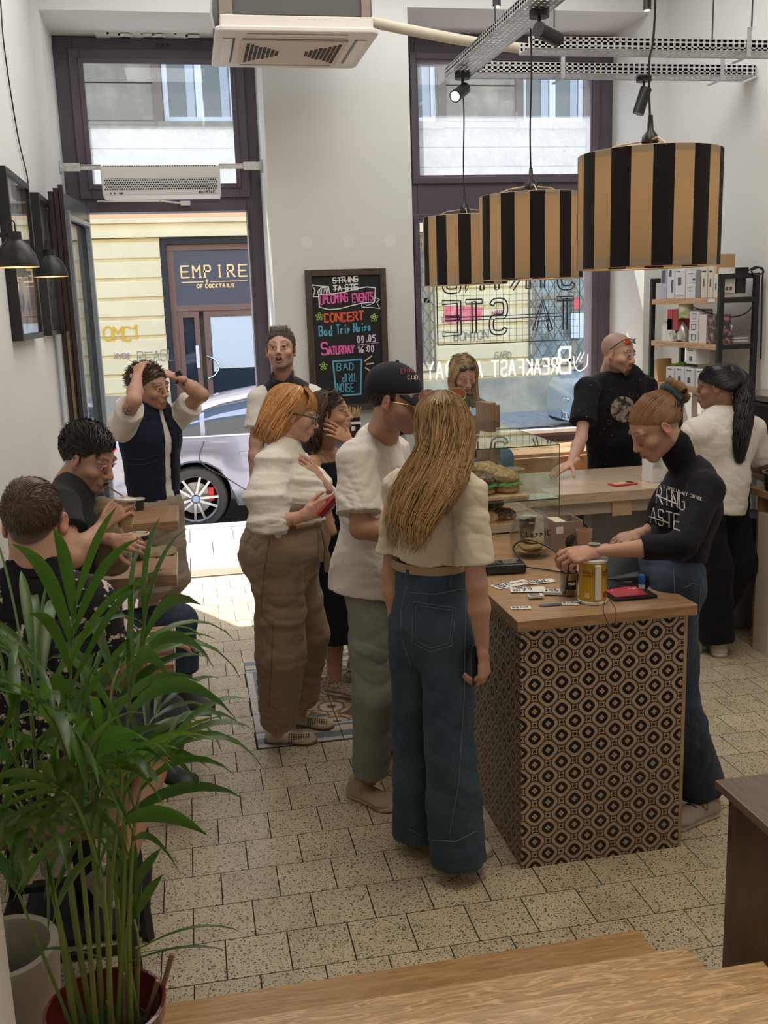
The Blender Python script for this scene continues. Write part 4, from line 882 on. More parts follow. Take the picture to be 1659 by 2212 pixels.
for k in range(26):
    a=k*2.4; r=.028*math.sqrt(k/26); s_=part('wooden_stirrer',MB().bar((q.x+r*cos(a)*.7,6.6+r*sin(a)*.7,1.18),(q.x+r*cos(a)*2.0,6.6+r*sin(a)*1.6,1.325+.012*sin(k)),.006,.0018,up=(cos(a),sin(a),0)),M('birch_wood',(.62,.42,.24),.7),t)
t=thing('glass_bottle','clear water bottle beside the stirrer cup','bottle',(q.x-.12,6.65,1.166)); part('bottle_glass',MB().lathe((q.x-.12,6.65,1.166),[(.001,0),(.035,0),(.035,.10),(.02,.13),(.018,.15)],20),GJ,t,smooth=True)
# ---------------------------------------------------------------- pictures, wall lamps
for i,(ya,yb,lab) in enumerate([(5.07,5.79,'black box-framed print nearer the viewer on the left wall'),(6.14,6.87,'black box-framed print next to the open door')]):
    t=thing('picture_frame',lab,'picture',(LX,(ya+yb)/2,1.88),'box frames on the left wall'); z0,z1=1.885,2.685; x0,x1=LX+.002,LX+.052
    for b in ((ya,ya+.03,z0,z1),(yb-.03,yb,z0,z1),(ya+.03,yb-.03,z1-.03,z1),(ya+.03,yb-.03,z0,z0+.03)): part('frame_bar',MB().box(x0,x1,*b),BLACK,t,bevel=.002)
    part('inner_lip',MB().box(x0,x0+.035,ya+.03,ya+.042,z0+.03,z1-.03).box(x0,x0+.035,yb-.042,yb-.03,z0+.03,z1-.03),M('walnut_lip',(.2,.12,.08),.5),t)
    part('print',MB().box(x0,x0+.006,ya+.03,yb-.03,z0+.03,z1-.03),M('grey_sketch',(.55,.55,.57),.7,var=(11,(.12,.12,.15),.5,.62)),t)
    part('glass',MB().box(x0+.036,x0+.039,ya+.03,yb-.03,z0+.03,z1-.03),GLASS,t)
for i,(u,v,Y,lab) in enumerate([(37,578,4.35,'matt black dome wall lamp nearest the left picture edge'),(111,598,5.62,'matt black dome wall lamp farther along the left wall')]):
    q=P(u,v,Y); x,y,z=q.x,Y,q.z; r=.088; t=thing('wall_lamp',lab,'lamp',(LX,Y,z),'black dome wall lamps')
    part('lamp_shade',MB().lathe((x,y,z),[(r,0),(r*.97,.02),(r*.86,.055),(r*.62,.088),(r*.34,.108),(r*.33,.14),(.001,.142)],36),BLACK,t,smooth=True)
    part('inner_shade',MB().lathe((x,y,z),[(r*.985,.001),(r*.95,.02),(r*.84,.053),(r*.6,.085),(.001,.10)],36),M('copper_inner',(.55,.32,.16),.4,.3),t,smooth=True)
    part('bulb',MB().ell((x,y,z+.03),(.022,.022,.028),8),M('bulb_warm',(1,.72,.42),emis=9),t,smooth=True)
    part('arm',MB().bar((LX+.03,y,z+.128),(x,y,z+.128),.018,.018),BLACK,t,bevel=.002); part('wall_mount',MB().cyl((LX+.001,y,z+.128),(LX+.035,y,z+.128),.035,n=20),BLACK,t,smooth=True)
    part('cord',MB().tube(curve_pts([(x-.02,y,z+.135),(x-.015,y,z+.175),(x+.005,y,z+.18),(x+.008,y,z+.14)],6),.003,6),BLKPL,t,smooth=True)
    lamp('wall_lamp_light','POINT',(x,y,z-.03),1.0,(1,.72,.45),.03)
tag(part('cable',MB().tube(curve_pts([PX(1,0,LX+.01),PX(10,110,LX+.01),PX(38,290,LX+.01),PX(60,390,LX+.01),PX(56,450,LX+.01),PX(52,520,LX+.01)],8),.004,6),BLKPL,smooth=True),'thin black cable running down the left wall to the lamp','cable')
# heater over the door
t=thing('air_curtain','white perforated air heater on a rail across the door transom','heater',(-.1,7.3,2.77)); hx0,hx1,hz0,hz1=-.49,.30,2.775,2.985
part('housing',MB().prism([(7.22,hz0),(7.40,hz0-.01),(7.42,hz1),(7.26,hz1),(7.20,hz1-.02)],0,hx0,hx1),WHITEP,t,bevel=.008)
gm=MB()
for r_ in range(11):
    for c in range(48):
        x=hx0+.022+c*.0156+(r_%2)*.0078
        if x>hx1-.022: continue
        z=hz0+.042+r_*.0145; yy=7.2195-(z-hz0)*.09; gm.obox((x,yy,z),(.0052,0,0),(0,.0012,0),(0,-.0004,.0052))
part('perforation',gm,M('hole_dark',(.05,.06,.07),.6),t,kind='stuff')
part('button',MB().box(hx0+.05,hx0+.06,7.212,7.218,hz0+.014,hz0+.02).box(hx0+.075,hx0+.085,7.212,7.218,hz0+.014,hz0+.02).box(hx0+.11,hx0+.135,7.212,7.218,hz0+.014,hz0+.02),BLKPL,t)
part('lettering',strokes('Warmtec',(hx1-.15,7.214,hz0+.012),(1,0,0),(0,0,1),.018,.0016,nrm=V(0,-1,0)),BLKPL,t)
t=thing('mounting_rail','galvanised rail carrying the white heater across the door recess','rail',(-.1,7.35,2.97))
for a,b in ((DX0+.002,hx0),(hx1,DX1-.002)):
    part('rail_arm',MB().box(a,b,7.31,7.315,2.955,2.99).box(a,b,7.3,7.34,2.985,2.989),GALV,t)
    e=a if a<0 and a<hx0 else b; s_=1 if e==a else -1
    part('end_bracket',MB().box(min(e,e+s_*.13),max(e,e+s_*.13),7.295,7.305,2.945,3.0).box(min(e,e+s_*.006),max(e,e+s_*.006),7.27,7.34,2.93,3.01),GALV,t,bevel=.001)
    for k in range(2): part('bolt',MB().cyl((e+s_*(.035+.06*k),7.29,2.972),(e+s_*(.035+.06*k),7.296,2.972),.011,n=8),STEEL,t)
    sm=MB()
    L_=b-a
    for k in range(int((L_-.13)/.035)):
        xx=(e+s_*(.15+.035*k)); sm.box(xx-.010,xx+.010,7.307,7.3095,2.968,2.976)
    if len(sm.v): part('slot',sm,M('slot_pale',(.75,.76,.76),.6),t,kind='stuff')
# ceiling cassette
t=thing('air_conditioner','beige square ceiling cassette air conditioner hanging before the wall','air conditioner',(.72,6.25,3.47)); ax0,ax1,ay0,ay1,az=.265,1.165,5.82,6.66,3.47
ACM=M('ac_beige',(.60,.54,.49),.45)
part('fascia',MB().prism([(ax0+.03,ay0),(ax1-.03,ay0),(ax1,ay0+.03),(ax1,ay1-.03),(ax1-.03,ay1),(ax0+.03,ay1),(ax0,ay1-.03),(ax0,ay0+.03)],2,az,az+.03),ACM,t,bevel=.008)
part('collar',MB().box(ax0+.03,ax1-.03,ay0+.03,ay1-.03,az+.031,az+.09),ACM,t,bevel=.004)
part('chassis',MB().box(ax0+.02,ax1-.03,ay0+.06,ay1-.04,az+.10,az+.42),M('chassis_grey',(.07,.065,.06),.5),t,bevel=.004)
part('side_bracket',MB().box(ax0+.03,ax0+.10,ay0+.045,ay0+.058,az+.09,az+.42),M('bracket_brown',(.2,.16,.13),.5,.5),t); part('side_bracket',MB().box(ax1-.09,ax1-.04,ay0+.045,ay0+.058,az+.09,az+.42),M('bracket_brown',(.2,.16,.13),.5,.5),t)
part('louvre',MB().box(ax0+.17,ax1-.17,ay0+.045,ay0+.085,az-.006,az-.001).box(ax0+.045,ax0+.10,ay0+.15,ay1-.15,az-.006,az-.001).box(ax1-.10,ax1-.045,ay0+.15,ay1-.15,az-.006,az-.001).box(ax0+.17,ax1-.17,ay1-.085,ay1-.045,az-.006,az-.001),M('louvre_light',(.66,.60,.55),.4),t,bevel=.003)
part('slot_shadow_gap',MB().box(ax0+.17,ax1-.17,ay0+.087,ay0+.096,az-.004,az-.0005).box(ax0+.102,ax0+.112,ay0+.15,ay1-.15,az-.004,az-.0005).box(ax1-.112,ax1-.102,ay0+.15,ay1-.15,az-.004,az-.0005),BLKPL,t)
cx_,cy_=(ax0+ax1)/2,(ay0+ay1)/2; part('grille_plate',MB().box(cx_-.30,cx_+.30,cy_-.27,cy_+.27,az-.012,az-.001),M('grille_beige',(.50,.41,.33),.5),t,bevel=.004)
gm=MB()
for i in range(22):
    for j in range(18):
        x=-.26+i*.0248; y=-.23+j*.027
        ang=math.atan2(y*1.15,x)
        if (abs(x)*.9>abs(y)+.02) and math.hypot(x,y)>.07: gm.box(cx_+x-.009,cx_+x+.009,cy_+y-.009,cy_+y+.009,az-.0145,az-.0122)
part('grille_hole',gm,M('hole_brown',(.05,.035,.025),.7),t,kind='stuff')
for q_ in ((ax0+.02,6.0),(ax1-.02,6.0)): part('hanging_rod',MB().cyl((q_[0],6.1,az+.42),(q_[0],6.1,CH),.005,n=8),BLACK,t)
tag(part('pipe',MB().tube(curve_pts([V(1.10,6.3,3.68),P(800,47,6.35),P(900,68,6.4),P(1030,92,6.5),P(1160,108,6.6)],6),.032,12),M('pipe_beige',(.48,.42,.32),.6),smooth=True),'beige pipe running from the air conditioner along the wall top','pipe')
tag(part('cable',MB().tube(curve_pts([P(457,0,5.9),P(456,30,5.9),P(462,62,5.9)],6),.007,8),M('cable_grey',(.4,.38,.35),.6),smooth=True),'short grey cable beside the air conditioner','cable')
# ---------------------------------------------------------------- cable trays
def tray(a,b,wid,hgt,side,lab):
    a=V(*a);b=V(*b);d=(b-a);L=d.length;d.normalize();s=side
    t=thing('cable_tray',lab,'cable tray',a,'galvanised cable trays'); bm_=MB()
    n_=int(L/.034); up=V(0,0,1)
    for k in range(6):
        o=s*(-wid/2+wid*k/5); bm_.bar(a+o,b+o,wid*.12,.0016)
    for k in range(n_+1):
        c=a+d*(L*k/n_); bm_.obox(c,d*.0105,s*wid/2,up*.0009)
    part('tray_bottom',bm_,GALV,t,kind='stuff')
    for sg in (-1,1):
        wm=MB(); base=s*sg*wid/2
        for z in (.004,hgt*.5,hgt-.004): wm.bar(a+base+up*z,b+base+up*z,.0016,hgt*.26)
        for k in range(n_+1):
            c=a+base+d*(L*k/n_)+up*hgt/2; wm.obox(c,d*.0105,s*.0008,up*hgt/2)
        part('side_flange',wm,GALV,t,kind='stuff')
    return t
tray((1.65,2.6,3.28),(1.65,6.0,3.28),.14,.05,V(1,0,0),'perforated tray running toward the window with two pendants below it')
tray((1.84,5.33,3.27),(3.44,5.33,3.27),.15,.055,V(0,1,0),'perforated cross tray nearer the viewer, ending at the right wall')
tray((1.72,5.88,3.27),(3.44,5.88,3.27),.15,.055,V(0,1,0),'perforated cross tray nearer the window with the small spotlight')
def rod(x,y,z,lab): return tag(part('threaded_rod',MB().cyl((x,y,z),(x,y,CH),.0045,n=8),M('rod_dark',(.04,.045,.06),.4,.6)),lab,'rod','threaded rods holding the cable trays')
def hanger(x,y,w_,lab):
    t=thing('tray_hanger',lab,'bracket',(x,y,3.25),'steel hangers under the cable trays'); part('strap',MB().box(x-.012,x+.012,y-w_/2-.004,y-w_/2,3.245,3.39),GALV,t); part('foot',MB().box(x-.012,x+.012,y-w_/2-.004,y+w_/2,3.241,3.245),GALV,t); return t
for (u,Y,lab) in ((1070,6.0,'thin hanging rod beside the top middle of the right window'),(1197,5.88,'thin hanging rod left of the far cross tray bracket'),(1538,5.88,'thin hanging rod over the far cross tray by the right wall'),(1622,5.33,'thin hanging rod nearest the right picture edge')):
    rod(P(u,100,Y).x,Y,3.39,lab)
for (u,v,Y,lab) in ((1205,160,5.88,'L-shaped hanger on the far cross tray in front of the window'),(1545,165,5.88,'L-shaped hanger on the far cross tray by the right wall'),(1600,110,5.33,'L-shaped hanger on the near cross tray')):
    hanger(P(u,v,Y).x,Y,.16,lab)
t=thing('tray_hanger','brass-toned U bracket cradling the long tray','bracket',(1.65,4.35,3.2)); part('u_strap',MB().tube([(1.56,4.3,CH),(1.56,4.3,3.27),(1.575,4.3,3.255),(1.74,4.3,3.255)],.011,8),M('brass_dark',(.12,.10,.08),.35,.8),t,smooth=True)
def spot(u,v,Y,tip,lab,on=False):
    q=P(u,v,Y); z=3.245; t=thing('spotlight',lab,'spotlight',(q.x,Y,z),'black track spotlights'); p0=V(q.x,Y,z)
    part('mount',MB().cyl(p0,p0+V(0,0,.032),.045,n=24),BLACK,t,smooth=True); part('stem',MB().tube([p0,p0-V(0,0,.06)],.008,8),BLACK,t,smooth=True)
    c=P(tip[0],tip[1],Y+tip[2]); s0=p0-V(0,0,.06); d=(c-s0).normalized(); a=s0+V(0,-.02,0)-d*.02; b=a+d*.15
    part('lamp_head',MB().cyl(a,b,.034,n=28),BLACK,t,smooth=True)
    part('lens',MB().cyl(b,b+d*.002,.027,n=24),M('spot_on',(1,.76,.46),emis=2.2) if on else M('spot_off',(.3,.28,.24),.2),t,smooth=True)
    return b,d
spot(1165,30,4.62,(1218,95,.1),'black spotlight on the long tray pointing right')
b_,d_=spot(999,162,5.86,(958,228,-.2),'black spotlight at the end of the long tray, lit and turned left',True)
lamp('spot_beam','SPOT',b_+d_*.02,8,(1,.82,.6),1.0,target=b_+d_)
spot(1391,168,5.88,(1378,238,0),'black spotlight hanging from the far cross tray')
for (u,v,Y,lab) in ((1073,14,6.2,'tip of a lit ceiling spot above the left half of the window'),(1398,22,6.2,'tip of a lit ceiling spot above the right half of the window')):
    q=P(u,v,Y); t=thing('ceiling_spot',lab,'spotlight',q,'lit ceiling spots'); part('housing',MB().cyl(q,(q.x,q.y,CH),.024,n=20),BLACK,t,smooth=True); part('lens',MB().cyl(q-V(0,0,.002),q,.019,n=16),M('spot_on',(1,.76,.46),emis=2.2),t)
# ---------------------------------------------------------------- pendants
def shade_mat():
    m,n,p=_nodes('shade_cream'); p.inputs['Base Color'].default_value=(.44,.31,.18,1); p.inputs['Roughness'].default_value=.9
    o=n.nodes['Material Output']; tr=N(n,'ShaderNodeBsdfTranslucent'); tr.inputs[0].default_value=(.36,.24,.13,1); mx=N(n,'ShaderNodeMixShader'); mx.inputs[0].default_value=.45
    n.links.new(p.outputs[0],mx.inputs[1]); n.links.new(tr.outputs[0],mx.inputs[2]); n.links.new(mx.outputs[0],o.inputs[0]); c=coords(n,scale=(1,1,1)); bumpn(n,p,noiset(n,c,400,2),.1,.001); return m
SHC=shade_mat(); SHK=M('shade_black',(.010,.007,.008),.95); SHT=M('shade_tape',(.36,.28,.19),.9); WIREM=M('shade_wire',(.6,.45,.28),.4,.4)
for i,(Y,u,off,lab) in enumerate([(3.45,1401,.1,'largest looking black and cream striped drum pendant, nearest'),(4.78,1147,.25,'middle one of three striped drum pendants'),(5.90,1004,.0,'farthest striped drum pendant, partly behind the middle one')]):
    x=P(u,460,Y).x; z0,z1=2.10,2.49; R_=.25; ns=22; sub=4; t=thing('pendant_lamp',lab,'lamp',(x,Y,z0),'striped drum pendant lamps')
    mb=MB(); nn=ns*sub
    def pt(k,r,z): a=2*pi*(k+off*sub)/nn; return (x+r*cos(a),Y+r*sin(a),z)
    for k in range(nn):
        s_=(k//sub)%2
        for (za,zb,tp) in ((z0,z0+.03,1),(z0+.03,z1-.022,0),(z1-.022,z1,1)):
            b=len(mb.v); mb.v+=[pt(k,R_,za),pt(k+1,R_,za),pt(k+1,R_,zb),pt(k,R_,zb)]; mb.f.append((b,b+1,b+2,b+3)); mb.mi.append(1 if s_ else (2 if tp else 0))
    o=part('lamp_shade',mb,[SHC,SHK,SHT],t,smooth=True,fix=False)
    part('rim_wire',MB().tube([pt(k*2,R_-.004,z0+.001) for k in range(nn//2+1)],.003,6,caps=False),WIREM,t,smooth=True); part('rim_wire',MB().tube([pt(k*2,R_-.004,z1-.001) for k in range(nn//2+1)],.003,6,caps=False),WIREM,t,smooth=True)
    sp=MB()
    for k in range(3):
        a=.3+k*2*pi/3; sp.tube([(x+.02*cos(a),Y+.02*sin(a),z1+.045),(x+.12*cos(a),Y+.12*sin(a),z1+.040),(x+(R_-.004)*cos(a),Y+(R_-.004)*sin(a),z1-.002)],.003,6)
    part('spider',sp,WIREM,t,smooth=True)
    part('lamp_holder',MB().lathe((x,Y,z1-.02),[(.001,0),(.026,0),(.026,.055),(.031,.06),(.028,.080),(.012,.10),(.008,.15),(.001,.15)],20),BLKPL,t,smooth=True)
    part('bulb',MB().ell((x,Y,z1-.085),(.03,.03,.042),10),M('pendant_bulb',(1,.75,.45),emis=4),t,smooth=True)
    tz=3.24; dx_=.03 if i==0 else .012
    part('cord',MB().tube(curve_pts([(x,Y,z1+.08),(x-dx_*.3,Y,z1+.3),(x+dx_*.3,Y,z1+.55),(x,Y,tz if i else CH)],8),.0042,8),BLKPL,t,smooth=True)
    lamp('pendant_light','POINT',(x,Y,z1-.16),1.5,(1,.70,.42),.04)
# ---------------------------------------------------------------- neon sign on grid + window writing
t=thing('neon_sign','black wire grid with mirrored outline letters hung inside the window','sign',(2.45,7.45,1.6)); ny=7.44; nx0,nx1,nz0,nz1=1.865,3.0,1.685,2.42; GW=M('grid_black',(.02,.02,.03),.5)
part('grid_frame',MB().tube([(nx0,ny,nz0),(nx1,ny,nz0),(nx1,ny,nz1),(nx0,ny,nz1),(nx0,ny,nz0)],.005,6),GW,t)
gm=MB(); k=nx0+.05
while k<nx1: gm.cyl((k,ny,nz0),(k,ny,nz1),.0014,n=4); k+=.052
k=nz0+.05
while k<nz1: gm.cyl((nx0,ny,k),(nx1,ny,k),.0014,n=4); k+=.052
part('grid_wire',gm,GW,t,kind='stuff')
def neon(ch,xr,z,h,w_):   # mirrored: x runs to the left
    mb=MB(); g_=GL[ch]
    for st in g_.split('|'):
        pts=[V(xr-int(st[i])/6*w_,ny-.02,z+int(st[i+1])/8*h) for i in range(0,len(st),2)]
        if len(pts)>3: pts=curve_pts(pts,3) if ch in 'SGR' else pts
        L_,R2=[],[]
        for i,p in enumerate(pts):
            d=(pts[min(i+1,len(pts)-1)]-pts[max(0,i-1)]).normalized(); s_=V(-d.z,0,d.x)*.016; L_.append(p+s_); R2.append(p-s_)
        mb.tube(L_+R2[::-1]+[L_[0]],.0062,6)
    return mb
NB=M('neon_backing',(.03,.03,.05),.4)
hN,wN=.235,.13
for i,ch in enumerate('TA STE'):
    if ch!=' ': part('neon_letter',neon(ch,nx1-.06-i*.182,1.765,hN,wN),NB,t,smooth=True)
for i,ch in enumerate('STRING'): part('neon_letter',neon(ch,nx1-.06-i*.182,2.085,hN,wN),NB,t,smooth=True)
part('neon_strike',MB().tube([(nx1-.15,ny-.025,1.892),(nx0+.06,ny-.025,1.885)],.0036,6).tube([(nx1-.15,ny-.025,1.868),(nx0+.06,ny-.025,1.861)],.0036,6),NB,t)
part('clip',MB().box(nx0+.03,nx0+.05,ny-.03,ny-.015,1.99,2.01).box(nx0+.03,nx0+.05,ny-.03,ny-.015,1.87,1.89).box(nx0+.03,nx0+.05,ny-.03,ny-.015,1.76,1.78),WHITEP,t)
t=thing('window_lettering','white hand-painted mirrored breakfast slogan on the window pane','lettering',(2.4,7.565,1.3)); WPN=M('white_window_marker',(.92,.92,.92),.7)
n=WPN.node_tree; tr=N(n,'ShaderNodeBsdfTranslucent'); tr.inputs[0].default_value=(.95,.95,.95,1); mx=N(n,'ShaderNodeMixShader'); mx.inputs[0].default_value=.75; n.links.new(n.nodes['Principled BSDF'].outputs[0],mx.inputs[1]); n.links.new(tr.outputs[0],mx.inputs[2]); n.links.new(mx.outputs[0],n.nodes['Material Output'].inputs[0])
yy=DY+.025
part('lettering',strokes('B',(2.98,yy,1.42),(-1,0,0),(0,0,1),.20,.010,width=.55,nrm=V(0,-1,0)),WPN,t)
part('lettering',strokes('REAKFAST',(2.87,yy,1.42),(-1,0,0),(0,0,1),.12,.0065,width=.42,gap=.16,nrm=V(0,-1,0)),WPN,t)
part('lettering',strokes('ALL',(2.25,yy,1.42),(-1,0,0),(0,0,1),.12,.0065,width=.42,gap=.16,nrm=V(0,-1,0)),WPN,t)
part('lettering',strokes('DAY?',(2.01,yy,1.42),(-1,0,0),(0,0,1),.13,.0065,width=.42,gap=.16,nrm=V(0,-1,0)),WPN,t)
part('cup_drawing',MB().tube(curve_pts([(3.13,yy,1.56),(3.12,yy,1.47),(3.06,yy,1.43),(3.02,yy,1.47),(3.01,yy,1.55)],5),.005,5).tube([(3.06,yy,1.50),(3.10,yy,1.58)],.004,5).tube([(3.03,yy,1.50),(3.07,yy,1.58)],.004,5),WPN,t)
# ---------------------------------------------------------------- shelf unit with goods
t=thing('shelf_unit','black steel shelf unit with pine boards against the right wall','shelf',(3.3,6.1,0)); sx0,sx1,sy0,sy1=3.16,3.42,5.62,6.56
for (x,y) in ((sx0,sy0),(sx1-.03,sy0),(sx0,sy1-.03),(sx1-.03,sy1-.03)): part('post',MB().box(x,x+.03,y,y+.03,0,2.115),BLACK,t,bevel=.001)
for z in (2.085,1.945,1.665,1.385):
    part('side_bar',MB().box(sx0+.03,sx1-.03,sy0,sy0+.03,z,z+.03),BLACK,t); part('side_bar',MB().box(sx0+.03,sx1-.03,sy1-.03,sy1,z,z+.03),BLACK,t)
PINE=wood('pine_board',(.52,.30,.15),(.68,.44,.25),'Y',.45)
BZ=[1.976,1.696,1.416]
for z in BZ+[1.0]: part('shelf_board',MB().box(sx0+.002,sx1-.032,sy0+.031,sy1-.031,z-.035,z),PINE,t,bevel=.002)
part('sticker',MB().box(sx0-.0006,sx0+.0018,5.68,5.76,1.95,1.97),WHITEP,t)
def goods(u0,u1,vtop,z,lab,mat,name='carton',art=None,d=.10,cat='box',x=None,dz=0):
    xx=sx0+.012 if x is None else x
    ya=PX(u0,700,xx).y; yb=PX(u1,700,xx).y; y0,y1=min(ya,yb),max(ya,yb); y0=max(y0,sy0+.035);y1=min(y1,sy1-.035)
    if z+dz>2.2: y0,y1=y0,y1
    top=PX((u0+u1)/2,vtop,xx).z
    if top-(z+dz)<.02: top=z+dz+.08
    tt=thing(name,lab,cat,((xx+d/2),(y0+y1)/2,z+dz),'goods on the shelf unit'); part('body',MB().box(xx,xx+d,y0+.002,y1-.002,z+dz+.001,top),mat,tt,bevel=.002)
    if art:
        mb=MB(); w_=y1-y0; h=top-z-dz
        for (a,b,c,e) in art: mb.box(xx-.0012,xx-.0002,y1-w_*b,y1-w_*a,z+dz+h*c,z+dz+h*e)
        part('print',mb,art_m[0],tt)
    return top
art_m=[M('print_dark',(.10,.10,.12),.6)]
CW=M('carton_white',(.72,.72,.74),.5); CC=M('carton_cream',(.70,.66,.58),.5); CK_=M('carton_kraft',(.45,.28,.14),.7); CGR=M('carton_grey',(.22,.23,.24),.5); CLV=M('carton_lilac',(.45,.47,.62),.5)
z=BZ[0]
goods(1425,1438,578,z,'narrow lilac carton at the far end of the top shelf',CLV,art=[(.2,.8,.5,.9)])
goods(1439,1454,577,z,'white carton with a bottle picture, second from the far end',CW,art=[(.6,.9,.2,.6),(.3,.6,.7,.9)])
goods(1456,1477,581,z,'white carton showing a dark grey paper filter',CW,art=[(.30,.62,.45,.72),(.1,.9,.08,.1),(.1,.5,.9,.92)])
tp=goods(1479,1499,612,z,'lower of two white cartons with a filter outline',CW,art=[(.2,.8,.72,.76),(.3,.7,.5,.52)])
goods(1479,1499,584,z,'upper of two white cartons with a filter outline',CW,dz=tp-z+.001,art=[(.2,.8,.72,.76),(.72,.98,.2,.35)])
goods(1501,1510,583,z,'grey patterned packet on the top shelf',CGR,name='packet',cat='packet')
goods(1511,1524,577,z,'cream carton with a small label, left one',CC,art=[(.4,.6,.35,.62),(.2,.8,.84,.88)])
goods(1526,1537,577,z,'cream carton with a small label, middle one',CC,art=[(.4,.6,.35,.62),(.2,.8,.84,.88)])
goods(1538,1549,592,z,'cream carton with a small label, nearest one',CC,art=[(.4,.6,.35,.62)])
# end cartons between the posts, seen past the near frame
def endbox(u0,u1,v0,v1,Y,lab,mat,art=None,dy=.12,name='carton',cat='box'):
    a=P(u0,v1,Y);b=P(u1,v0,Y); tt=thing(name,lab,cat,((a.x+b.x)/2,Y+dy/2,a.z),'goods on the shelf unit'); part('body',MB().box(a.x,b.x,Y,Y+dy,a.z,b.z),mat,tt,bevel=.002)
    if art:
        mb=MB()
        for (p,q_,r_,s_) in art: mb.box(a.x+(b.x-a.x)*p,a.x+(b.x-a.x)*q_,Y-.0012,Y-.0002,a.z+(b.z-a.z)*r_,a.z+(b.z-a.z)*s_)
        part('print',mb,art_m[0],tt)
    return tt
ZB=lambda z_,u,Y:1  # noqa
endbox(1560,1589,600,634,5.655,'cream carton with two badge marks behind the near frame',CC,[(.25,.45,.2,.4),(.55,.75,.2,.4)])
endbox(1590,1612,594,634,5.66,'plain black carton at the near end of the top shelf',BLKPL)
endbox(1554,1589,548,591,5.70,'kraft carton with a white lower band on top of the unit',CK_,None)
tag(part('carton_band',MB().box(P(1553,591,5.698).x,P(1589,591,5.698).x,5.693,5.699,P(1570,591,5.698).z,P(1570,578,5.698).z),CW),'white paper band around the kraft carton on the unit','band')
endbox(1536,1553,520,592,5.78,'tall cream carton standing on top of the unit',CC)
endbox(1590,1618,577,592,5.68,'black carton lying on top beside the kraft one',BLKPL)
tag(part('cable',MB().tube(curve_pts([(3.33,5.6,2.13),(3.38,5.6,2.15),(3.43,5.6,2.12),(3.38,5.6,2.10),(3.35,5.6,2.13),(3.42,5.6,2.14),(3.435,5.62,2.05),(3.43,5.6,1.8),(3.435,5.6,1.6)],8),.005,6),BLKPL,smooth=True),'black coiled cable hanging down the near end of the shelf unit','cable')
tag(part('cable',MB().tube(curve_pts([(3.19,6.0,1.92),(3.25,5.75,1.86),(3.33,5.64,1.87),(3.39,5.62,1.93)],8),.004,6),BLKPL,smooth=True),'thin black cable sagging under the top pine board','cable')
z=BZ[1]
goods(1441,1452,688,z,'white packet below the red boxes',CW,dz=0); 
for k,(u,lab,m_) in enumerate([(1441,'left red and white small carton on the middle shelf',M('carton_red',(.45,.04,.04),.5)),(1453,'right red and white small carton on the middle shelf',M('carton_red2',(.38,.05,.06),.5))]): goods(u,u+11,668,z,lab,m_,dz=.075,art=None)
def pouch(u,v,Y,w_,h,lab,mat,name='pouch',x=None):
    q=PX(u,v,sx0+.05); q.z=max(q.z,BZ[1]+.001); o=part(name,rumple(MB().lathe((q.x,q.y,q.z),[(.001,0),(w_*.9,.004),(w_,h*.3),(w_*.8,h*.7),(w_*.3,h*.93),(w_*.45,h)],14,sx=.6),.018,14,u),mat,smooth=True); return tag(o,lab,'pouch','goods on the shelf unit')
SILV=M('silver_foil',(.6,.6,.6),.3,.7,var=(30,(.85,.85,.85),.4,.6)); CLR=M('clear_wrap',(.75,.74,.68),.15)
pouch(1438,735,0,.05,.12,'crumpled clear wrapped packet farthest on the middle shelf',CLR); pouch(1456,735,0,.06,.13,'silver wrapped packet with a dark label on the middle shelf',SILV); pouch(1474,735,0,.05,.12,'small silver packet left of the stacked cups cartons',SILV); pouch(1480,690,0,.07,.16,'clear cellophane bag with green label leaning on the middle shelf',M('cellophane',(.65,.62,.45),.15,var=(12,(.25,.4,.1),.5,.62)))
zz=z
for k,nm in enumerate(('lowest','middle','topmost')):
    goods(1489,1508,0,z,f'{nm} of three stacked white cartons with a cup drawing',CW,dz=k*.066,art=[(.25,.75,.55,.6),(.3,.7,.2,.25),(.28,.34,.25,.55),(.66,.72,.25,.55)]) if False else None
    xx=sx0+.02; y0,y1=PX(1508,700,xx).y,PX(1489,700,xx).y
    tt=thing('carton',f'{nm} of three stacked white cartons with a cup drawing','box',(xx,y0,z+k*.067),'goods on the shelf unit'); part('body',MB().box(xx,xx+.09,y0,y1,z+.001+k*.067,z+.066+k*.067),CW,tt,bevel=.002)
    w_=y1-y0; zb=z+k*.067; part('print',MB().box(xx-.001,xx-.0002,y0+w_*.3,y0+w_*.7,zb+.015,zb+.02).box(xx-.001,xx-.0002,y0+w_*.25,y0+w_*.3,zb+.02,zb+.048).box(xx-.001,xx-.0002,y0+w_*.7,y0+w_*.75,zb+.02,zb+.048).box(xx-.001,xx-.0002,y0+w_*.2,y0+w_*.8,zb+.05,zb+.052),art_m[0],tt)
goods(1510,1526,680,z,'kraft carton with a white tall window on the middle shelf',CC,art=None); goods(1527,1547,680,z,'dark floral patterned carton on the middle shelf',M('floral_dark',(.06,.05,.045),.5,var=(30,(.5,.25,.25),.5,.62)))
endbox(1512,1540,667,680,5.95,'flat grey carton lying over the kraft cartons',CGR)
q=PX(1568,742,3.28)
tt=thing('envelope','white packet leaning at the near end of the middle shelf','packet',(3.25,5.68,1.697),'goods on the shelf unit'); part('body',MB().obox((3.24,5.69,1.755),V(.035,0,.0),V(0,.008,.0),V(.014,0,.056)),WHITEP,tt,bevel=.002)
for k in range(5): tag(part('booklet',MB().box(3.29,3.385,5.665,5.80,1.6975+k*.009,1.7055+k*.009),CW if k%2 else CGR),('lowest','second lowest','middle','second highest','topmost')[k]+' thin booklet of the flat pile on the middle shelf','booklet','booklets on the middle shelf')
z=BZ[2]
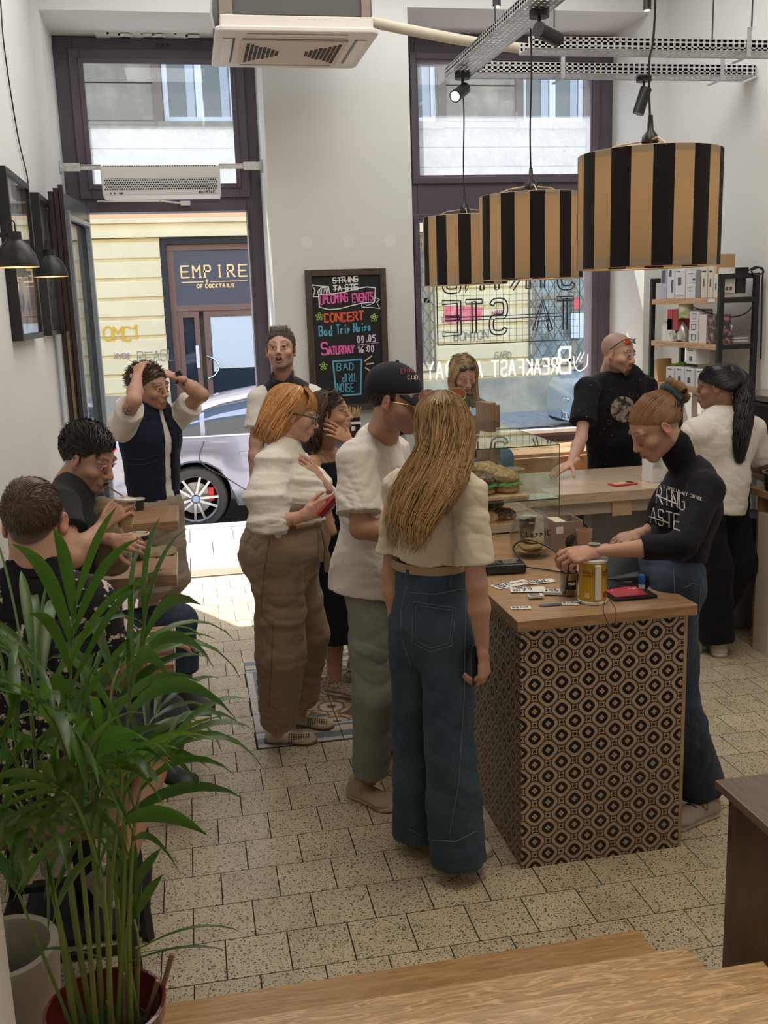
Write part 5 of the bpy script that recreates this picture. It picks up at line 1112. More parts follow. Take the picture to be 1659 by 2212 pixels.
goods(1417,1424,775,z,'narrow kraft coffee bag at the far end of the lower shelf',CK_,name='coffee_bag',cat='bag')
goods(1426,1462,785,z,'bright green coffee bag behind the white cartons',M('green_bag',(.22,.50,.05),.4,var=(9,(.5,.7,.25),.45,.6)),name='coffee_bag',cat='bag',x=sx0+.10)
goods(1466,1480,783,z,'darker green coffee bag farther right',M('green_bag_dark',(.12,.28,.04),.4),name='coffee_bag',cat='bag',x=sx0+.11)
for k,(u0,u1,vt,dz,lab) in enumerate([(1441,1459,793,0,'white carton second from the far end of the lower shelf'),(1461,1481,794,0,'white carton right of it catching the sun'),(1482,1502,796,0,'bottom white carton of the taller stack'),(1484,1505,753,.145,'top white carton of the taller stack'),(1506,1522,798,0,'white carton partly behind the dark haired worker')]):
    goods(u0,u1,vt,z,lab,CW,dz=dz,art=[(.35,.65,.2,.5),(.2,.7,.86,.9)])
for k in range(2):
    o=part('small_bag',MB().obox((3.36,6.33-k*.06,z+.21),(.012,.02,.0),(0,.016,.012),(0,-.012,.03)),CK_); tag(o,('left','right')[k]+' small kraft bag top showing behind the green bag','bag','goods on the shelf unit')
# ---------------------------------------------------------------- pots
cx0,cy0=-.575,2.42
t=thing('concrete_planter','large empty grey concrete planter in the lower left corner','planter',(cx0,cy0,0)); part('planter_body',MB().lathe((cx0,cy0,0),[(.001,.0),(.10,0),(.11,.01),(.142,.41),(.14,.425),(.12,.425),(.115,.41),(.10,.20),(.001,.19)],40),M('concrete',(.36,.33,.27),.85,var=(5,(.27,.25,.2),.35,.7),bump=(40,.2)),t,smooth=True)
part('soil',MB().lathe((cx0,cy0,.27),[(.001,.0),(.10,0)],24),M('dark_soil',(.02,.015,.012),.95),t)
# ================================================================ people: implicit-surface modelling
A3=lambda *a: np.array(a,dtype=np.float64)
def J(u,v,Y): return np.array(P(u,v,Y))
def unit(v): v=np.asarray(v,float); return v/max(np.linalg.norm(v),1e-9)
class SDF:
    def __init__(s): s.ops=[]; s.clips=[]
    def seg(s,a,b,ra,rb=None,lat=None,cap=True,k=.02,sub=False):
        a=np.asarray(a,float); b=np.asarray(b,float)
        ra=(ra,ra) if np.isscalar(ra) else ra; rb=ra if rb is None else ((rb,rb) if np.isscalar(rb) else rb)
        s.ops.append(('s',a,b,ra,rb,lat,cap,k,sub)); return s
    def path(s,pts,rs,lat=None,cap=True,k=.02):
        for i in range(len(pts)-1): s.seg(pts[i],pts[i+1],rs[i],rs[i+1],lat,True if (cap or 0<i<len(pts)-2) else cap,k)
        return s
    def ell(s,c,r,R=None,k=.02,sub=False):
        s.ops.append(('e',np.asarray(c,float),np.asarray(r,float),np.eye(3) if R is None else R,k,sub)); return s
    def clip(s,p,n): s.clips.append((np.asarray(p,float),unit(n))); return s   # keeps the side opposite n
    def _bb(s,o):
        if o[0]=='s':
            r=max(max(o[3]),max(o[4])); return np.minimum(o[1],o[2])-r,np.maximum(o[1],o[2])+r
        r=max(o[2]); 
        e=np.sqrt(((o[3]*o[2][None,:])**2).sum(1)); return o[1]-e,o[1]+e
    def mesh(s,res):
        bbs=[s._bb(o) for o in s.ops]
        adds=[b for o,b in zip(s.ops,bbs) if not o[-1]]
        lo=np.min([b[0] for b in adds],0)-3*res; hi=np.max([b[1] for b in adds],0)+3*res
        n=np.ceil((hi-lo)/res).astype(int)+1
        F=np.full(n,.5,np.float32); ax=[(lo[i]+res*np.arange(n[i])).astype(np.float32) for i in range(3)]
        for o,(l,h) in zip(s.ops,bbs):
            k=o[-2]; m=max(k,res)*1.2+2*res
            i0=np.clip(((l-m-lo)/res).astype(int),0,n); i1=np.clip(((h+m-lo)/res).astype(int)+2,0,n)
            if (i1<=i0).any(): continue
            sl=tuple(slice(a,b) for a,b in zip(i0,i1)); X=ax[0][sl[0]][:,None,None]; Y=ax[1][sl[1]][None,:,None]; Z=ax[2][sl[2]][None,None,:]
            if o[0]=='e':
                c,r,R=o[1],o[2],o[3]; x,y,z=X-c[0],Y-c[1],Z-c[2]
                q=[(x*R[0,j]+y*R[1,j]+z*R[2,j])/r[j] for j in range(3)]
                k0=np.sqrt(q[0]**2+q[1]**2+q[2]**2)+1e-6; k1=np.sqrt((q[0]/r[0])**2+(q[1]/r[1])**2+(q[2]/r[2])**2)+1e-6
                D=k0*(k0-1)/k1
            else:
                _,a,b,ra,rb,lat,cap,_,_=o; d=b-a; L=np.linalg.norm(d)+1e-9; d=d/L
                lt=np.asarray(lat,float) if lat is not None else (np.array([1.,0,0]) if abs(d[0])<.8 else np.array([0,1.,0]))
                lt=unit(lt-d*(lt@d)); dp=np.cross(d,lt); x,y,z=X-a[0],Y-a[1],Z-a[2]
                px=x*d[0]+y*d[1]+z*d[2]; pl=x*lt[0]+y*lt[1]+z*lt[2]; pd=x*dp[0]+y*dp[1]+z*dp[2]
                t=np.clip(px/L,0,1); w=ra[0]+(rb[0]-ra[0])*t; e=ra[1]+(rb[1]-ra[1])*t
                if cap:
                    ov=px-t*L; g=(w+e)*.5; k0=np.sqrt((pl/w)**2+(pd/e)**2+(ov/g)**2)+1e-6; k1=np.sqrt((pl/w/w)**2+(pd/e/e)**2+(ov/g/g)**2)+1e-6; D=k0*(k0-1)/k1
                else:
                    k0=np.sqrt((pl/w)**2+(pd/e)**2)+1e-6; k1=np.sqrt((pl/w/w)**2+(pd/e/e)**2)+1e-6; D=np.maximum(k0*(k0-1)/k1,np.maximum(-px,px-L))
            G=F[sl]
            if o[-1]:
                D=-D; h=np.maximum(k-np.abs(G-D),0)/k if k>0 else 0; F[sl]=np.maximum(G,D)+h*h*k*.25
            else:
                h=np.maximum(k-np.abs(G-D),0)/k if k>0 else 0; F[sl]=np.minimum(G,D)-h*h*k*.25
        for p,nn in s.clips:
            D=(ax[0][:,None,None]-p[0])*nn[0]+(ax[1][None,:,None]-p[1])*nn[1]+(ax[2][None,None,:]-p[2])*nn[2]
            F=np.maximum(F,D.astype(np.float32))
        return nets(F,lo,res)
def nets(F,lo,res):
    I=F<0; n=np.array(F.shape)
    C=[(0,0,0),(1,0,0),(0,1,0),(1,1,0),(0,0,1),(1,0,1),(0,1,1),(1,1,1)]
    cnt=np.zeros(n-1,np.int8)
    for c in C: cnt+=I[c[0]:n[0]-1+c[0],c[1]:n[1]-1+c[1],c[2]:n[2]-1+c[2]]
    act=np.argwhere((cnt>0)&(cnt<8))
    if len(act)==0: return np.zeros((0,3)),np.zeros((0,4),int)
    idx=np.full(n-1,-1,np.int64); idx[tuple(act.T)]=np.arange(len(act))
    vals=np.stack([F[act[:,0]+c[0],act[:,1]+c[1],act[:,2]+c[2]] for c in C],1)
    E=[(0,1),(2,3),(4,5),(6,7),(0,2),(1,3),(4,6),(5,7),(0,4),(1,5),(2,6),(3,7)]
    acc=np.zeros((len(act),3)); num=np.zeros(len(act)); Cn=np.array(C,float)
    for a,b in E:
        va,vb=vals[:,a],vals[:,b]; m=(va<0)!=(vb<0); t=np.where(m,va/np.where(m,va-vb,1),0)
        acc+=np.where(m[:,None],Cn[a]+(Cn[b]-Cn[a])*t[:,None],0); num+=m
    V_=lo+res*(act+acc/num[:,None]); Q=[]
    for ax_ in range(3):
        o1,o2=[(1,2),(2,0),(0,1)][ax_]
        s0=[slice(1,-1)]*3; s0[ax_]=slice(0,-1); s1=list(s0); s1[ax_]=slice(1,None)
        sl0=[slice(1,n[i]-1) for i in range(3)]; sl0[ax_]=slice(0,n[ax_]-1); sl1=list(sl0); sl1[ax_]=slice(1,n[ax_])
        A_,B_=I[tuple(sl0)],I[tuple(sl1)]; cr=np.argwhere(A_!=B_)
        if not len(cr): continue
        fl=A_[tuple(cr.T)]; base=cr+np.array([0 if i==ax_ else 1 for i in range(3)])
        def g(d1,d2):
            q=base.copy(); q[:,o1]-=d1; q[:,o2]-=d2; return idx[tuple(q.T)]
        q=np.stack([g(1,1),g(0,1),g(0,0),g(1,0)],1); q[~fl]=q[~fl][:,::-1]; Q.append(q)
    return V_,np.concatenate(Q)
def vnormals(V_,Q):
    n=np.cross(V_[Q[:,2]]-V_[Q[:,0]],V_[Q[:,3]]-V_[Q[:,1]]); N_=np.zeros_like(V_)
    for j in range(4): np.add.at(N_,Q[:,j],n)
    return N_/(np.linalg.norm(N_,axis=1,keepdims=True)+1e-12)
def relax(V_,Q,it=1,f=.5):
    for _ in range(it):
        S_=np.zeros_like(V_); c=np.zeros(len(V_))
        for j in range(4):
            a,b=Q[:,j],Q[:,(j+1)%4]; np.add.at(S_,a,V_[b]); np.add.at(S_,b,V_[a]); np.add.at(c,a,1); np.add.at(c,b,1)
        V_=V_*(1-f)+f*S_/np.maximum(c,1)[:,None]
    return V_
def folds(V_,N_,amp,seed,scale=1,vert=.35):
    r=np.random.default_rng(seed); D=np.zeros(len(V_))
    wv=np.sin(V_@r.normal(0,7,3)+r.uniform(0,6))*1.3+np.sin(V_@r.normal(0,11,3))*.8
    for i in range(5):
        k=r.normal(0,1,3); k[2]*=1/vert; k=unit(k)*r.uniform(16,46)*scale
        ph=V_@k+wv*r.uniform(.8,1.6)+r.uniform(0,6); m=.5+.5*np.sin(V_@r.normal(0,6,3)+r.uniform(0,6))
        D+=(1-np.abs(np.sin(ph*.5))**.8*1.6)*m*.45
    for i in range(6):
        k=unit(r.normal(0,1,3)*A3(1,1,1/vert))*r.uniform(55,130)*scale; m=np.clip(np.sin(V_@r.normal(0,8,3)+r.uniform(0,6)),0,1)
        D-=(1-np.abs(np.sin((V_@k+wv*2.5+r.uniform(0,6))*.5)))**2*m*.42
    return V_+N_*(D*amp)[:,None]
def npmesh(name,V_,Q,mats,col=None,smooth=True,mi=None):
    me=bpy.data.meshes.new(name); me.vertices.add(len(V_)); me.vertices.foreach_set('co',V_.astype(np.float32).ravel())
    me.loops.add(len(Q)*4); me.loops.foreach_set('vertex_index',Q.astype(np.int32).ravel())
    me.polygons.add(len(Q)); me.polygons.foreach_set('loop_start',np.arange(0,len(Q)*4,4,dtype=np.int32))
    for m in (mats if isinstance(mats,(list,tuple)) else [mats]): me.materials.append(m)
    if mi is not None: me.polygons.foreach_set('material_index',mi)
    me.update(calc_edges=True)
    if smooth: me.shade_smooth()
    if col is not None:
        at=me.color_attributes.new('Col','FLOAT_COLOR','POINT'); c=np.ones((len(V_),4),np.float32); c[:,:3]=col; at.data.foreach_set('color',c.ravel())
    return me
def join(parts_):
    Vs,Qs,Cs=[],[],[];o=0
    for v,q,c in parts_:
        if len(v)==0: continue
        Vs.append(v);Qs.append(q+o);Cs.append(c);o+=len(v)
    return np.concatenate(Vs),np.concatenate(Qs),np.concatenate(Cs)
# ---- materials
def skin_mat():
    m,n,p=_nodes('skin'); a=N(n,'ShaderNodeAttribute'); a.attribute_name='Col'; c=coords(n)
    n.links.new(mix(n,1,a.outputs['Color'],ramp(n,noiset(n,c,28,4,.6),[(.3,(.90,.88,.87)),(.7,(1,1,1))]),'MULTIPLY'),p.inputs['Base Color'])
    p.inputs['Roughness'].default_value=.48; p.inputs['Specular IOR Level'].default_value=.35; p.inputs['Subsurface Weight'].default_value=.12; p.inputs['Subsurface Radius'].default_value=(.012,.004,.002); p.inputs['Subsurface Scale'].default_value=.6
    bumpn(n,p,noiset(n,c,420,2,.5),.10,.001); return m
SKIN=skin_mat()
def hairmat(name,c1,c2,rough=.38,sc=(60,60,5)):
    if name in _mats: return _mats[name]
    m,n,p=_nodes(name); _mats[name]=m; g=N(n,'ShaderNodeAttribute'); g.attribute_name='Col'; c=coords(n,scale=sc)
    v=mix(n,noiset(n,c,1.5,4,.6),c1,c2); n.links.new(mix(n,1,v,g.outputs['Color'],'MULTIPLY'),p.inputs['Base Color']); p.inputs['Roughness'].default_value=rough; p.inputs['Specular IOR Level'].default_value=.45; p.inputs['Anisotropic'].default_value=.4
    return m
def fabric(name,col,rough=.85,weave=500,var=None,bumps=.25,sheen=.15,scale=1.0):
    if name in _mats: return _mats[name]
    m,n,p=_nodes(name); _mats[name]=m; c=coords(n)
    p.inputs['Base Color'].default_value=rgb(col); p.inputs['Roughness'].default_value=rough; p.inputs['Sheen Weight'].default_value=sheen; p.inputs['Specular IOR Level'].default_value=.2
    if var: n.links.new(ramp(n,noiset(n,c,var[0],5,.6),[(var[2],col),(var[3],var[1])]),p.inputs['Base Color'])
    h1=noiset(n,c,11*scale,3,.5,.5); h2=noiset(n,c,weave,1)
    mu=N(n,'ShaderNodeMath',operation='MULTIPLY_ADD'); n.links.new(h2,mu.inputs[0]); mu.inputs[1].default_value=.04; n.links.new(h1,mu.inputs[2])
    bumpn(n,p,mu.outputs[0],bumps*1.5,.03); return m
# ---- head
class Head:
    def __init__(s,c,look,tilt=0,sc=1.0):   # look: facing direction, tilt: roll
        s.c=np.asarray(c,float); f=unit(look); up=A3(0,0,1); r=unit(np.cross(f,up)); u=np.cross(r,f)
        if tilt: r,u=r*cos(tilt)+u*sin(tilt),u*cos(tilt)-r*sin(tilt)
        s.R=np.stack([r,f,u],1); s.s=sc
    def w(s,x,y,z): return s.c+s.R@(A3(x,y,z)*s.s)
    def l(s,V_): return (V_-s.c)@s.R/s.s
    def ops(s,S,female=False,eyes='open',mouth=0,fat=1.0,nose=1.0,jaw=1.0,ears=True):
        w=s.w;R=s.R;q=s.s
        E=lambda c,r,k=.015,sub=False,RR=None: S.ell(w(*c),np.array(r)*q,R if RR is None else R@RR,k,sub)
        G=lambda a,b,ra,rb,k=.01,lat=None,sub=False: S.seg(w(*a),w(*b),(ra*q if np.isscalar(ra) else tuple(t*q for t in ra)),(rb*q if np.isscalar(rb) else tuple(t*q for t in rb)),(R@A3(*lat)) if lat is not None else R[:,0],True,k,sub)
        E((0,-.018,.036),(.0745,.096,.083)); E((0,.016,.018),(.066,.075,.078),.02)
        E((0,.022,-.035),(.060*fat,.062,.056),.02); E((0,.045,-.062),(.046*jaw*fat,.042,.036),.02)
        G((.045*jaw,.0,-.055),(.018*jaw,.070,-.092),.020,.015,.02); G((-.045*jaw,.0,-.055),(-.018*jaw,.070,-.092),.020,.015,.02)
        E((0,.078,-.092),(.021*jaw,.016,.017),.02)
        for sx in (-1,1):
            E((sx*.043,.060,-.026),(.024,.026,.022),.02); E((sx*.036,.078,.026),(.024,.014,.010),.015)
            E((sx*.0325,.101,.004),(.0165,.0125,.0115),.014,True)
            E((sx*.0315,.0765,.003),(.0145,.0145,.0142),.003)
            if eyes=='down' or eyes=='shut': E((sx*.0315,.0785,.003),(.0152,.0145,.0130),.003)
            else:
                G((sx*.0180,.0885,.0075),(sx*.0450,.0805,.0070),(.003,.003),(.003,.003),.004); G((sx*.0315,.0915,.0115),(sx*.0315,.0918,.0116),(.014,.0035),(.014,.0035),.004)
                G((sx*.0200,.0885,-.0065),(sx*.0430,.083,-.0055),.0028,.0028,.004)
            if ears:
                RR=np.array(Matrix.Rotation(sx*-.35,3,'Z')@Matrix.Rotation(-.25,3,'X'))
                E((sx*.0785,-.004,-.006),(.0065,.018,.031),.006,False,RR); E((sx*.0825,-.003,-.001),(.004,.010,.018),.004,True,RR); E((sx*.076,.004,-.030),(.006,.009,.010),.008)
            E((sx*.012,.098,-.036),(.0085*nose,.011,.0085),.008)
        G((0,.086,.020),(0,.108,-.027),(.0085,.010),(.0115*nose,.012),.012); E((0,.1135*1,-.031),(.0105*nose,.010,.0098),.008)
        E((0,.092,-.062),(.026,.014,.018),.015)
        for sx in (-1,1): E((sx*.0062,.111,-.0395),(.0035,.006,.003),.003,True)
        o=mouth
        G((-.023,.092,-.0630),(0,.1035,-.0595),(.0035,.0035),(.0055,.005),.006); G((.023,.092,-.0630),(0,.1035,-.0595),(.0035,.0035),(.0055,.005),.006)
        G((-.021,.091,-.0665-o),(0,.1010,-.0700-o),(.0035,.003),(.0068,.0058),.006); G((.021,.091,-.0665-o),(0,.1010,-.0700-o),(.0035,.003),(.0068,.0058),.006)
        G((-.022,.101,-.0650-o*.5),(.022,.101,-.0650-o*.5),.0010+o*.42,.0010+o*.42,.002,None,True) if o<.004 else E((0,.100,-.065-o*.5),(.017,.012,o*.55+.002),.004,True)
        return S
    def color(s,V_,base,lip=(.42,.17,.14),brow=None,stub=None,hair=None,hairline=None,mouth=0,browt=.0045,blush=.5):
        L=s.l(V_); x,y,z=L.T; C=np.tile(np.array(base,float),(len(L),1))
        def blend(m,c):
            nonlocal C
            m=np.clip(m,0,1)[:,None]; C=C*(1-m)+np.array(c)*m
        red=np.array(base)*np.array([1.08,.78,.74])
        g=lambda cx,cy,cz,r: np.exp(-(((x-cx)**2+(y-cy)**2+(z-cz)**2)/r**2))
        blend(blush*(g(.045,.07,-.03,.025)+g(-.045,.07,-.03,.025)+g(0,.115,-.03,.018)),red); blend((np.abs(x)>.073)*(z<.03)*(y<.03)*(y>-.04)*(z>-.05)*.55,red*np.array([1,.9,.88]))
        inface=(y>.05)
        if brow is not None:
            zc=.030+.006*np.clip(1-((np.abs(x)-.034)/.02)**2,-1,1); blend(inface*np.clip(1.6-np.abs(z-zc)/browt,0,1)*(np.abs(x)>.012)*(np.abs(x)<.056)*.85,brow)
        if stub is not None:
            c_,st=stub; jm=np.clip((-.030-z+np.clip(-y+.03,0,.1)*.35)/.02,0,1)*(y>-.01)*(z>-.125); nl=np.clip((np.abs(x)-.0+.02)/.03,0,1)
            up=1-np.clip(1.4-np.abs(z+.065)/.008,0,1)*(np.abs(x)<.024); blend(jm*up*st*np.where(z>-.05,np.where(np.abs(x)<.03,1,.0+np.clip((np.abs(x)-.045)/.01,0,1)),1),c_)
        blend(inface*np.clip(1.3-np.abs(z+.0655+mouth*.5)/(.0075+mouth*.5),0,1)*np.clip((.024-np.abs(x))/.004,0,1)*(y>.088)*.75,lip)
        blend(inface*np.clip(1.5-np.abs(z+.0650+mouth*.5)/(.0014+mouth*.45),0,1)*np.clip((.020-np.abs(x))/.003,0,1)*(y>.080)*.85,(.08,.02,.018))
        # lashes
        e=np.sqrt(((np.abs(x)-.0315)/.0150)**2); ze=.0078-.004*e**2; blend((y>.07)*np.clip(1.4-np.abs(z-ze)/.0018,0,1)*(e<1.05)*.7*(y<.098),(.03,.02,.015))
        blend((y>.07)*g(.0315,.085,-.004,.012)*.25+(y>.07)*g(-.0315,.085,-.004,.012)*.25,np.array(base)*.6)
        if hair is not None:
            hl=hairline or (lambda x,y,z: z-(.75*y+.004)); blend(np.clip(hl(x,y,z)/.006,0,1)*(np.abs(x)<.0775)*.96,hair)
        return C
    def eyes(s,parent,iris=(.12,.07,.04),look=(0,0)):
        for sx in (-1,1):
            R3=Matrix(s.R.tolist()); c=Vector(s.w(sx*.0315,.0775,.003)); q=s.s
            me=MB().ell(c,(.0137*q,.0145*q,.0137*q),10,0,R3)
            d=Vector(s.R@unit(A3(look[0],1,look[1]))); a=c+d*.0129*q
            me.lathe(a,[(.0001,.0021*q),(.0052*q,.0014*q),(.0062*q,-.0004)],14,1,rot=d.to_track_quat('Z','Y').to_matrix()); me.lathe(a+d*.0006*q,[(.0001,.0018*q),(.0026*q,.0014*q)],10,2,rot=d.to_track_quat('Z','Y').to_matrix())
            part('eye',me,[M('eye_white',(.62,.58,.54),.2),M('iris%.2f'%iris[2],iris,.15),M('pupil',(.005,.005,.005),.1)],parent,smooth=True,fix=False)
# ---- hands
def hand(S,wr,d,back,side,curl=(.3,.4,.3),sc=1.0,thumb=(.75,.55,-.25),tc=.3,spread=.0,fist=None,k=.006):
    """wr wrist, d direction of the hand, back = direction the back of the hand faces, side=+1 thumb lies toward cross(d,back)"""
    d=unit(d); back=unit(np.asarray(back)-d*(np.asarray(back)@d)); x=np.cross(d,back)*side; wr=np.asarray(wr)
    W=lambda a,b,c: wr+(x*a+d*b+back*c)*sc
    S.seg(W(0,-.05,0),W(0,.0,0),(.0235*sc,.0185*sc),(.024*sc,.016*sc),x,True,.01)
    S.seg(W(.0,.0,0),W(.002,.075,0),(.026*sc,.014*sc),(.037*sc,.0115*sc),x,True,.012)
    S.ell(W(.022,.028,-.008),(.016*sc,.02*sc,.013*sc),None,.012)
    X0=(.030,.0105,-.0095,-.0285); Y0=(.083,.087,.082,.073); LN=((.040,.024,.019),(.044,.027,.020),(.040,.025,.019),(.031,.019,.017)); RR=(.0088,.0090,.0085,.0075)
    for i in range(4):
        c=curl[i] if isinstance(curl[0],(tuple,list)) else curl
        p=W(X0[i],Y0[i],.0); a=0; sp=spread*(1.5-i)
        S.seg(W(X0[i]*.8,Y0[i]-.03,0),p,RR[i]*1.15*sc,RR[i]*1.1*sc,x,True,k)
        for j in range(3):
            a+=c[j]; dr=unit(d*cos(a)-back*sin(a)+x*sp); q_=p+dr*LN[i][j]*sc; S.seg(p,q_,RR[i]*(1.02-.08*j)*sc,RR[i]*(.94-.08*j)*sc,x,True,.0035); p=q_
    p=W(.024,.018,-.006); td=unit(x*thumb[0]+d*thumb[1]+back*thumb[2])
    for j,(ln,r) in enumerate(((.040,.0120),(.030,.0102),(.024,.0088))):
        q_=p+td*ln*sc; S.seg(p,q_,r*sc,r*.9*sc,x,True,.006 if j==0 else .0035); p=q_; td=unit(td*cos(tc)+(d-x*.45-back*.15)*sin(tc))
    return S
# ---- person assembly
def person(lab,loc,group=None): return thing('person',lab,'person',loc,group)
def torso_ops(S,j,f,e=0.,k=.04,bust=0,belly=0):
    lt=unit(j['sR']-j['sL']); lh=unit(j['hR']-j['hL']); pel=(j['hR']+j['hL'])/2; nb=j['nb']; mid=(j['sR']+j['sL'])/2
    sw=np.linalg.norm(j['sR']-j['sL'])/2; hw=np.linalg.norm(j['hR']-j['hL'])/2
    up=unit(nb-pel); fw=np.cross(up,lt); 
    if 'fw' in j and fw@j['fw']<0: fw=-fw
    wa=pel+(mid-pel)*.42; ch=pel+(mid-pel)*.78
    H=(hw+.055+e,.098+e+.01*f); Wt=((sw*.80 if not f else sw*.74)+e,.088+e+belly); Ch=(sw*.94+e,.105+e)
    S.seg(pel-up*.02,wa,H,Wt,lh,True,k); S.seg(wa,ch,Wt,Ch,lt,True,k); S.seg(ch,mid+up*.0,(sw*.90+e,.098+e),(sw*.72+e,.068+e),lt,True,k)
    for a in ('sL','sR'): S.seg(nb-up*.005,j[a]-up*.008,.040+e*.5,.043+e*.7,lt,True,.04)
    if bust:
        for sg in (-1,1): S.ell(ch+lt*sg*sw*.42+fw*(.075+e*.6)-up*.04,(bust+e,)*3,None,.04)
    if belly: S.ell(wa+fw*.04-up*.05,(H[0]*.85,.09+belly+e,.11),np.stack([lh,fw,up],1),.05)
    j['pel'],j['up'],j['fw_']=pel,up,fw
    return S
def arm_ops(S,sh,el,wr,f,e=0.,k=.02):
    g=.88 if f else 1.0
    S.seg(sh,el,(.047*g+e),(.037*g+e),None,True,k); S.seg(el,el+(wr-el)*.35,(.037*g+e),(.040*g+e),None,True,k); S.seg(el+(wr-el)*.35,wr,(.040*g+e),(.0235*g+e,.0195*g+e),None,True,k)
def leg_ops(S,hp,kn,an,f,e=0.,k=.03,r=(.082,.055,.036)):
    S.seg(hp,kn,r[0]+e,r[1]+e,None,True,k); S.seg(kn,kn+(an-kn)*.35,r[1]+e,r[1]*1.02+e,None,True,k); S.seg(kn+(an-kn)*.35,an,r[1]*1.0+e,r[2]+e,None,True,k)
def build_body(root,h,j,f,skin,hk={},ck={},hands=(),neckr=.058,res=.0042,bodyres=.009,legs=True,chest=True,mat=None):
    parts_=[]
    S=SDF(); h.ops(S,f,**hk); base=h.w(0,-.022,-.085); S.seg(h.w(0,-.012,-.05),base*.45+j['nb']*.55,neckr,neckr,h.R[:,0],True,.02); S.seg(base*.45+j['nb']*.55,j['nb']-(base-j['nb'])*.0,neckr,neckr*1.12,h.R[:,0],True,.02)
    v,q=S.mesh(res); v=relax(v,q,1,.25); parts_.append((v,q,h.color(v,skin,**ck)))
    S=SDF(); torso_ops(S,j,f,-.022)
    for a in 'LR':
        arm_ops(S,j['s'+a],j['e'+a],j['w'+a],f)
        if legs: leg_ops(S,j['h'+a],j['k'+a],j['a'+a],f)
    v,q=S.mesh(bodyres); parts_.append((v,q,np.tile(np.array(skin)*np.array([.97,.93,.92]),(len(v),1))))
    for hd in hands:
        S=SDF(); hand(S,**hd); v,q=S.mesh(.0031); c=np.tile(np.array(skin)*np.array([1.0,.93,.90]),(len(v),1)); parts_.append((v,q,c))
    V_,Q,C=join(parts_); o=part('body',npmesh('body',V_,Q,mat or SKIN,C),None,root); return o
def cloth(name,S,mat,root,res=.009,amp=.006,seed=1,scale=1,vert=.5,rel=1,label=None,keep=None):
    v,q=S.mesh(res); v=relax(v,q,rel,.3)
    if amp: 
        n=vnormals(v,q); v=folds(v,n,amp,seed,scale,vert)
    return part(name,npmesh(name,v,q,mat),None,root,label=label)
def top_ops(j,f,e=.016,hem=-.06,sleeve=.6,sl_r=(.060,.072),bust=0,belly=0,k=.035,arms='LR',hemw=None,sh=None):
    S=SDF(); torso_ops(S,j,f,e,k,bust,belly); lh=unit(j['hR']-j['hL']); hw=np.linalg.norm(j['hR']-j['hL'])/2
    H=hemw or (hw+.06+e,.105+e)
    if hem<0: S.seg(j['pel']+j['up']*.06,j['pel']+j['up']*(hem-.03),H,(H[0]*1.03,H[1]*1.03),lh,True,k)
    elif hemw: S.seg(j['pel']+j['up']*(hem+.08),j['pel']+j['up']*(hem-.02),H,H,lh,True,k)
    for a in arms:
        s_,e_=j['s'+a],j['e'+a]
        if sleeve>0: S.seg(s_,s_+(e_-s_)*sleeve,sl_r[0],sl_r[1],None,False,.04); S.ell(s_,(sh or sl_r[0]*.96,)*3,None,.05)
    S.clip(j['pel']+j['up']*hem,-j['up'])
    return S
def pants_ops(j,r=(.095,.075,.065),k=.03,waist=.10,f=0,e=.012,hemt=1.0,hips=None,flat=True):
    S=SDF(); lh=unit(j['hR']-j['hL']); hw=np.linalg.norm(j['hR']-j['hL'])/2; pel=j['pel']; up=j['up']
    H=hips or (hw+.062+e,.108+e); S.seg(pel+up*waist,pel+up*.0,(H[0]*.86,H[1]*.88),H,lh,False,k); S.seg(pel+up*.02,pel-up*.04,H,(H[0]*.93,H[1]*.9),lh,True,k)
    for a in 'LR':
        hp,kn,an=j['h'+a],j['k'+a],j['a'+a]; S.seg(hp,kn,r[0],r[1],None,True,k)
        en=kn+(an-kn)*hemt
        if hemt>0: S.seg(kn,en,r[1],r[2],None,False,.02); S.ell(kn,(r[1],)*3,None,.02)
    return S
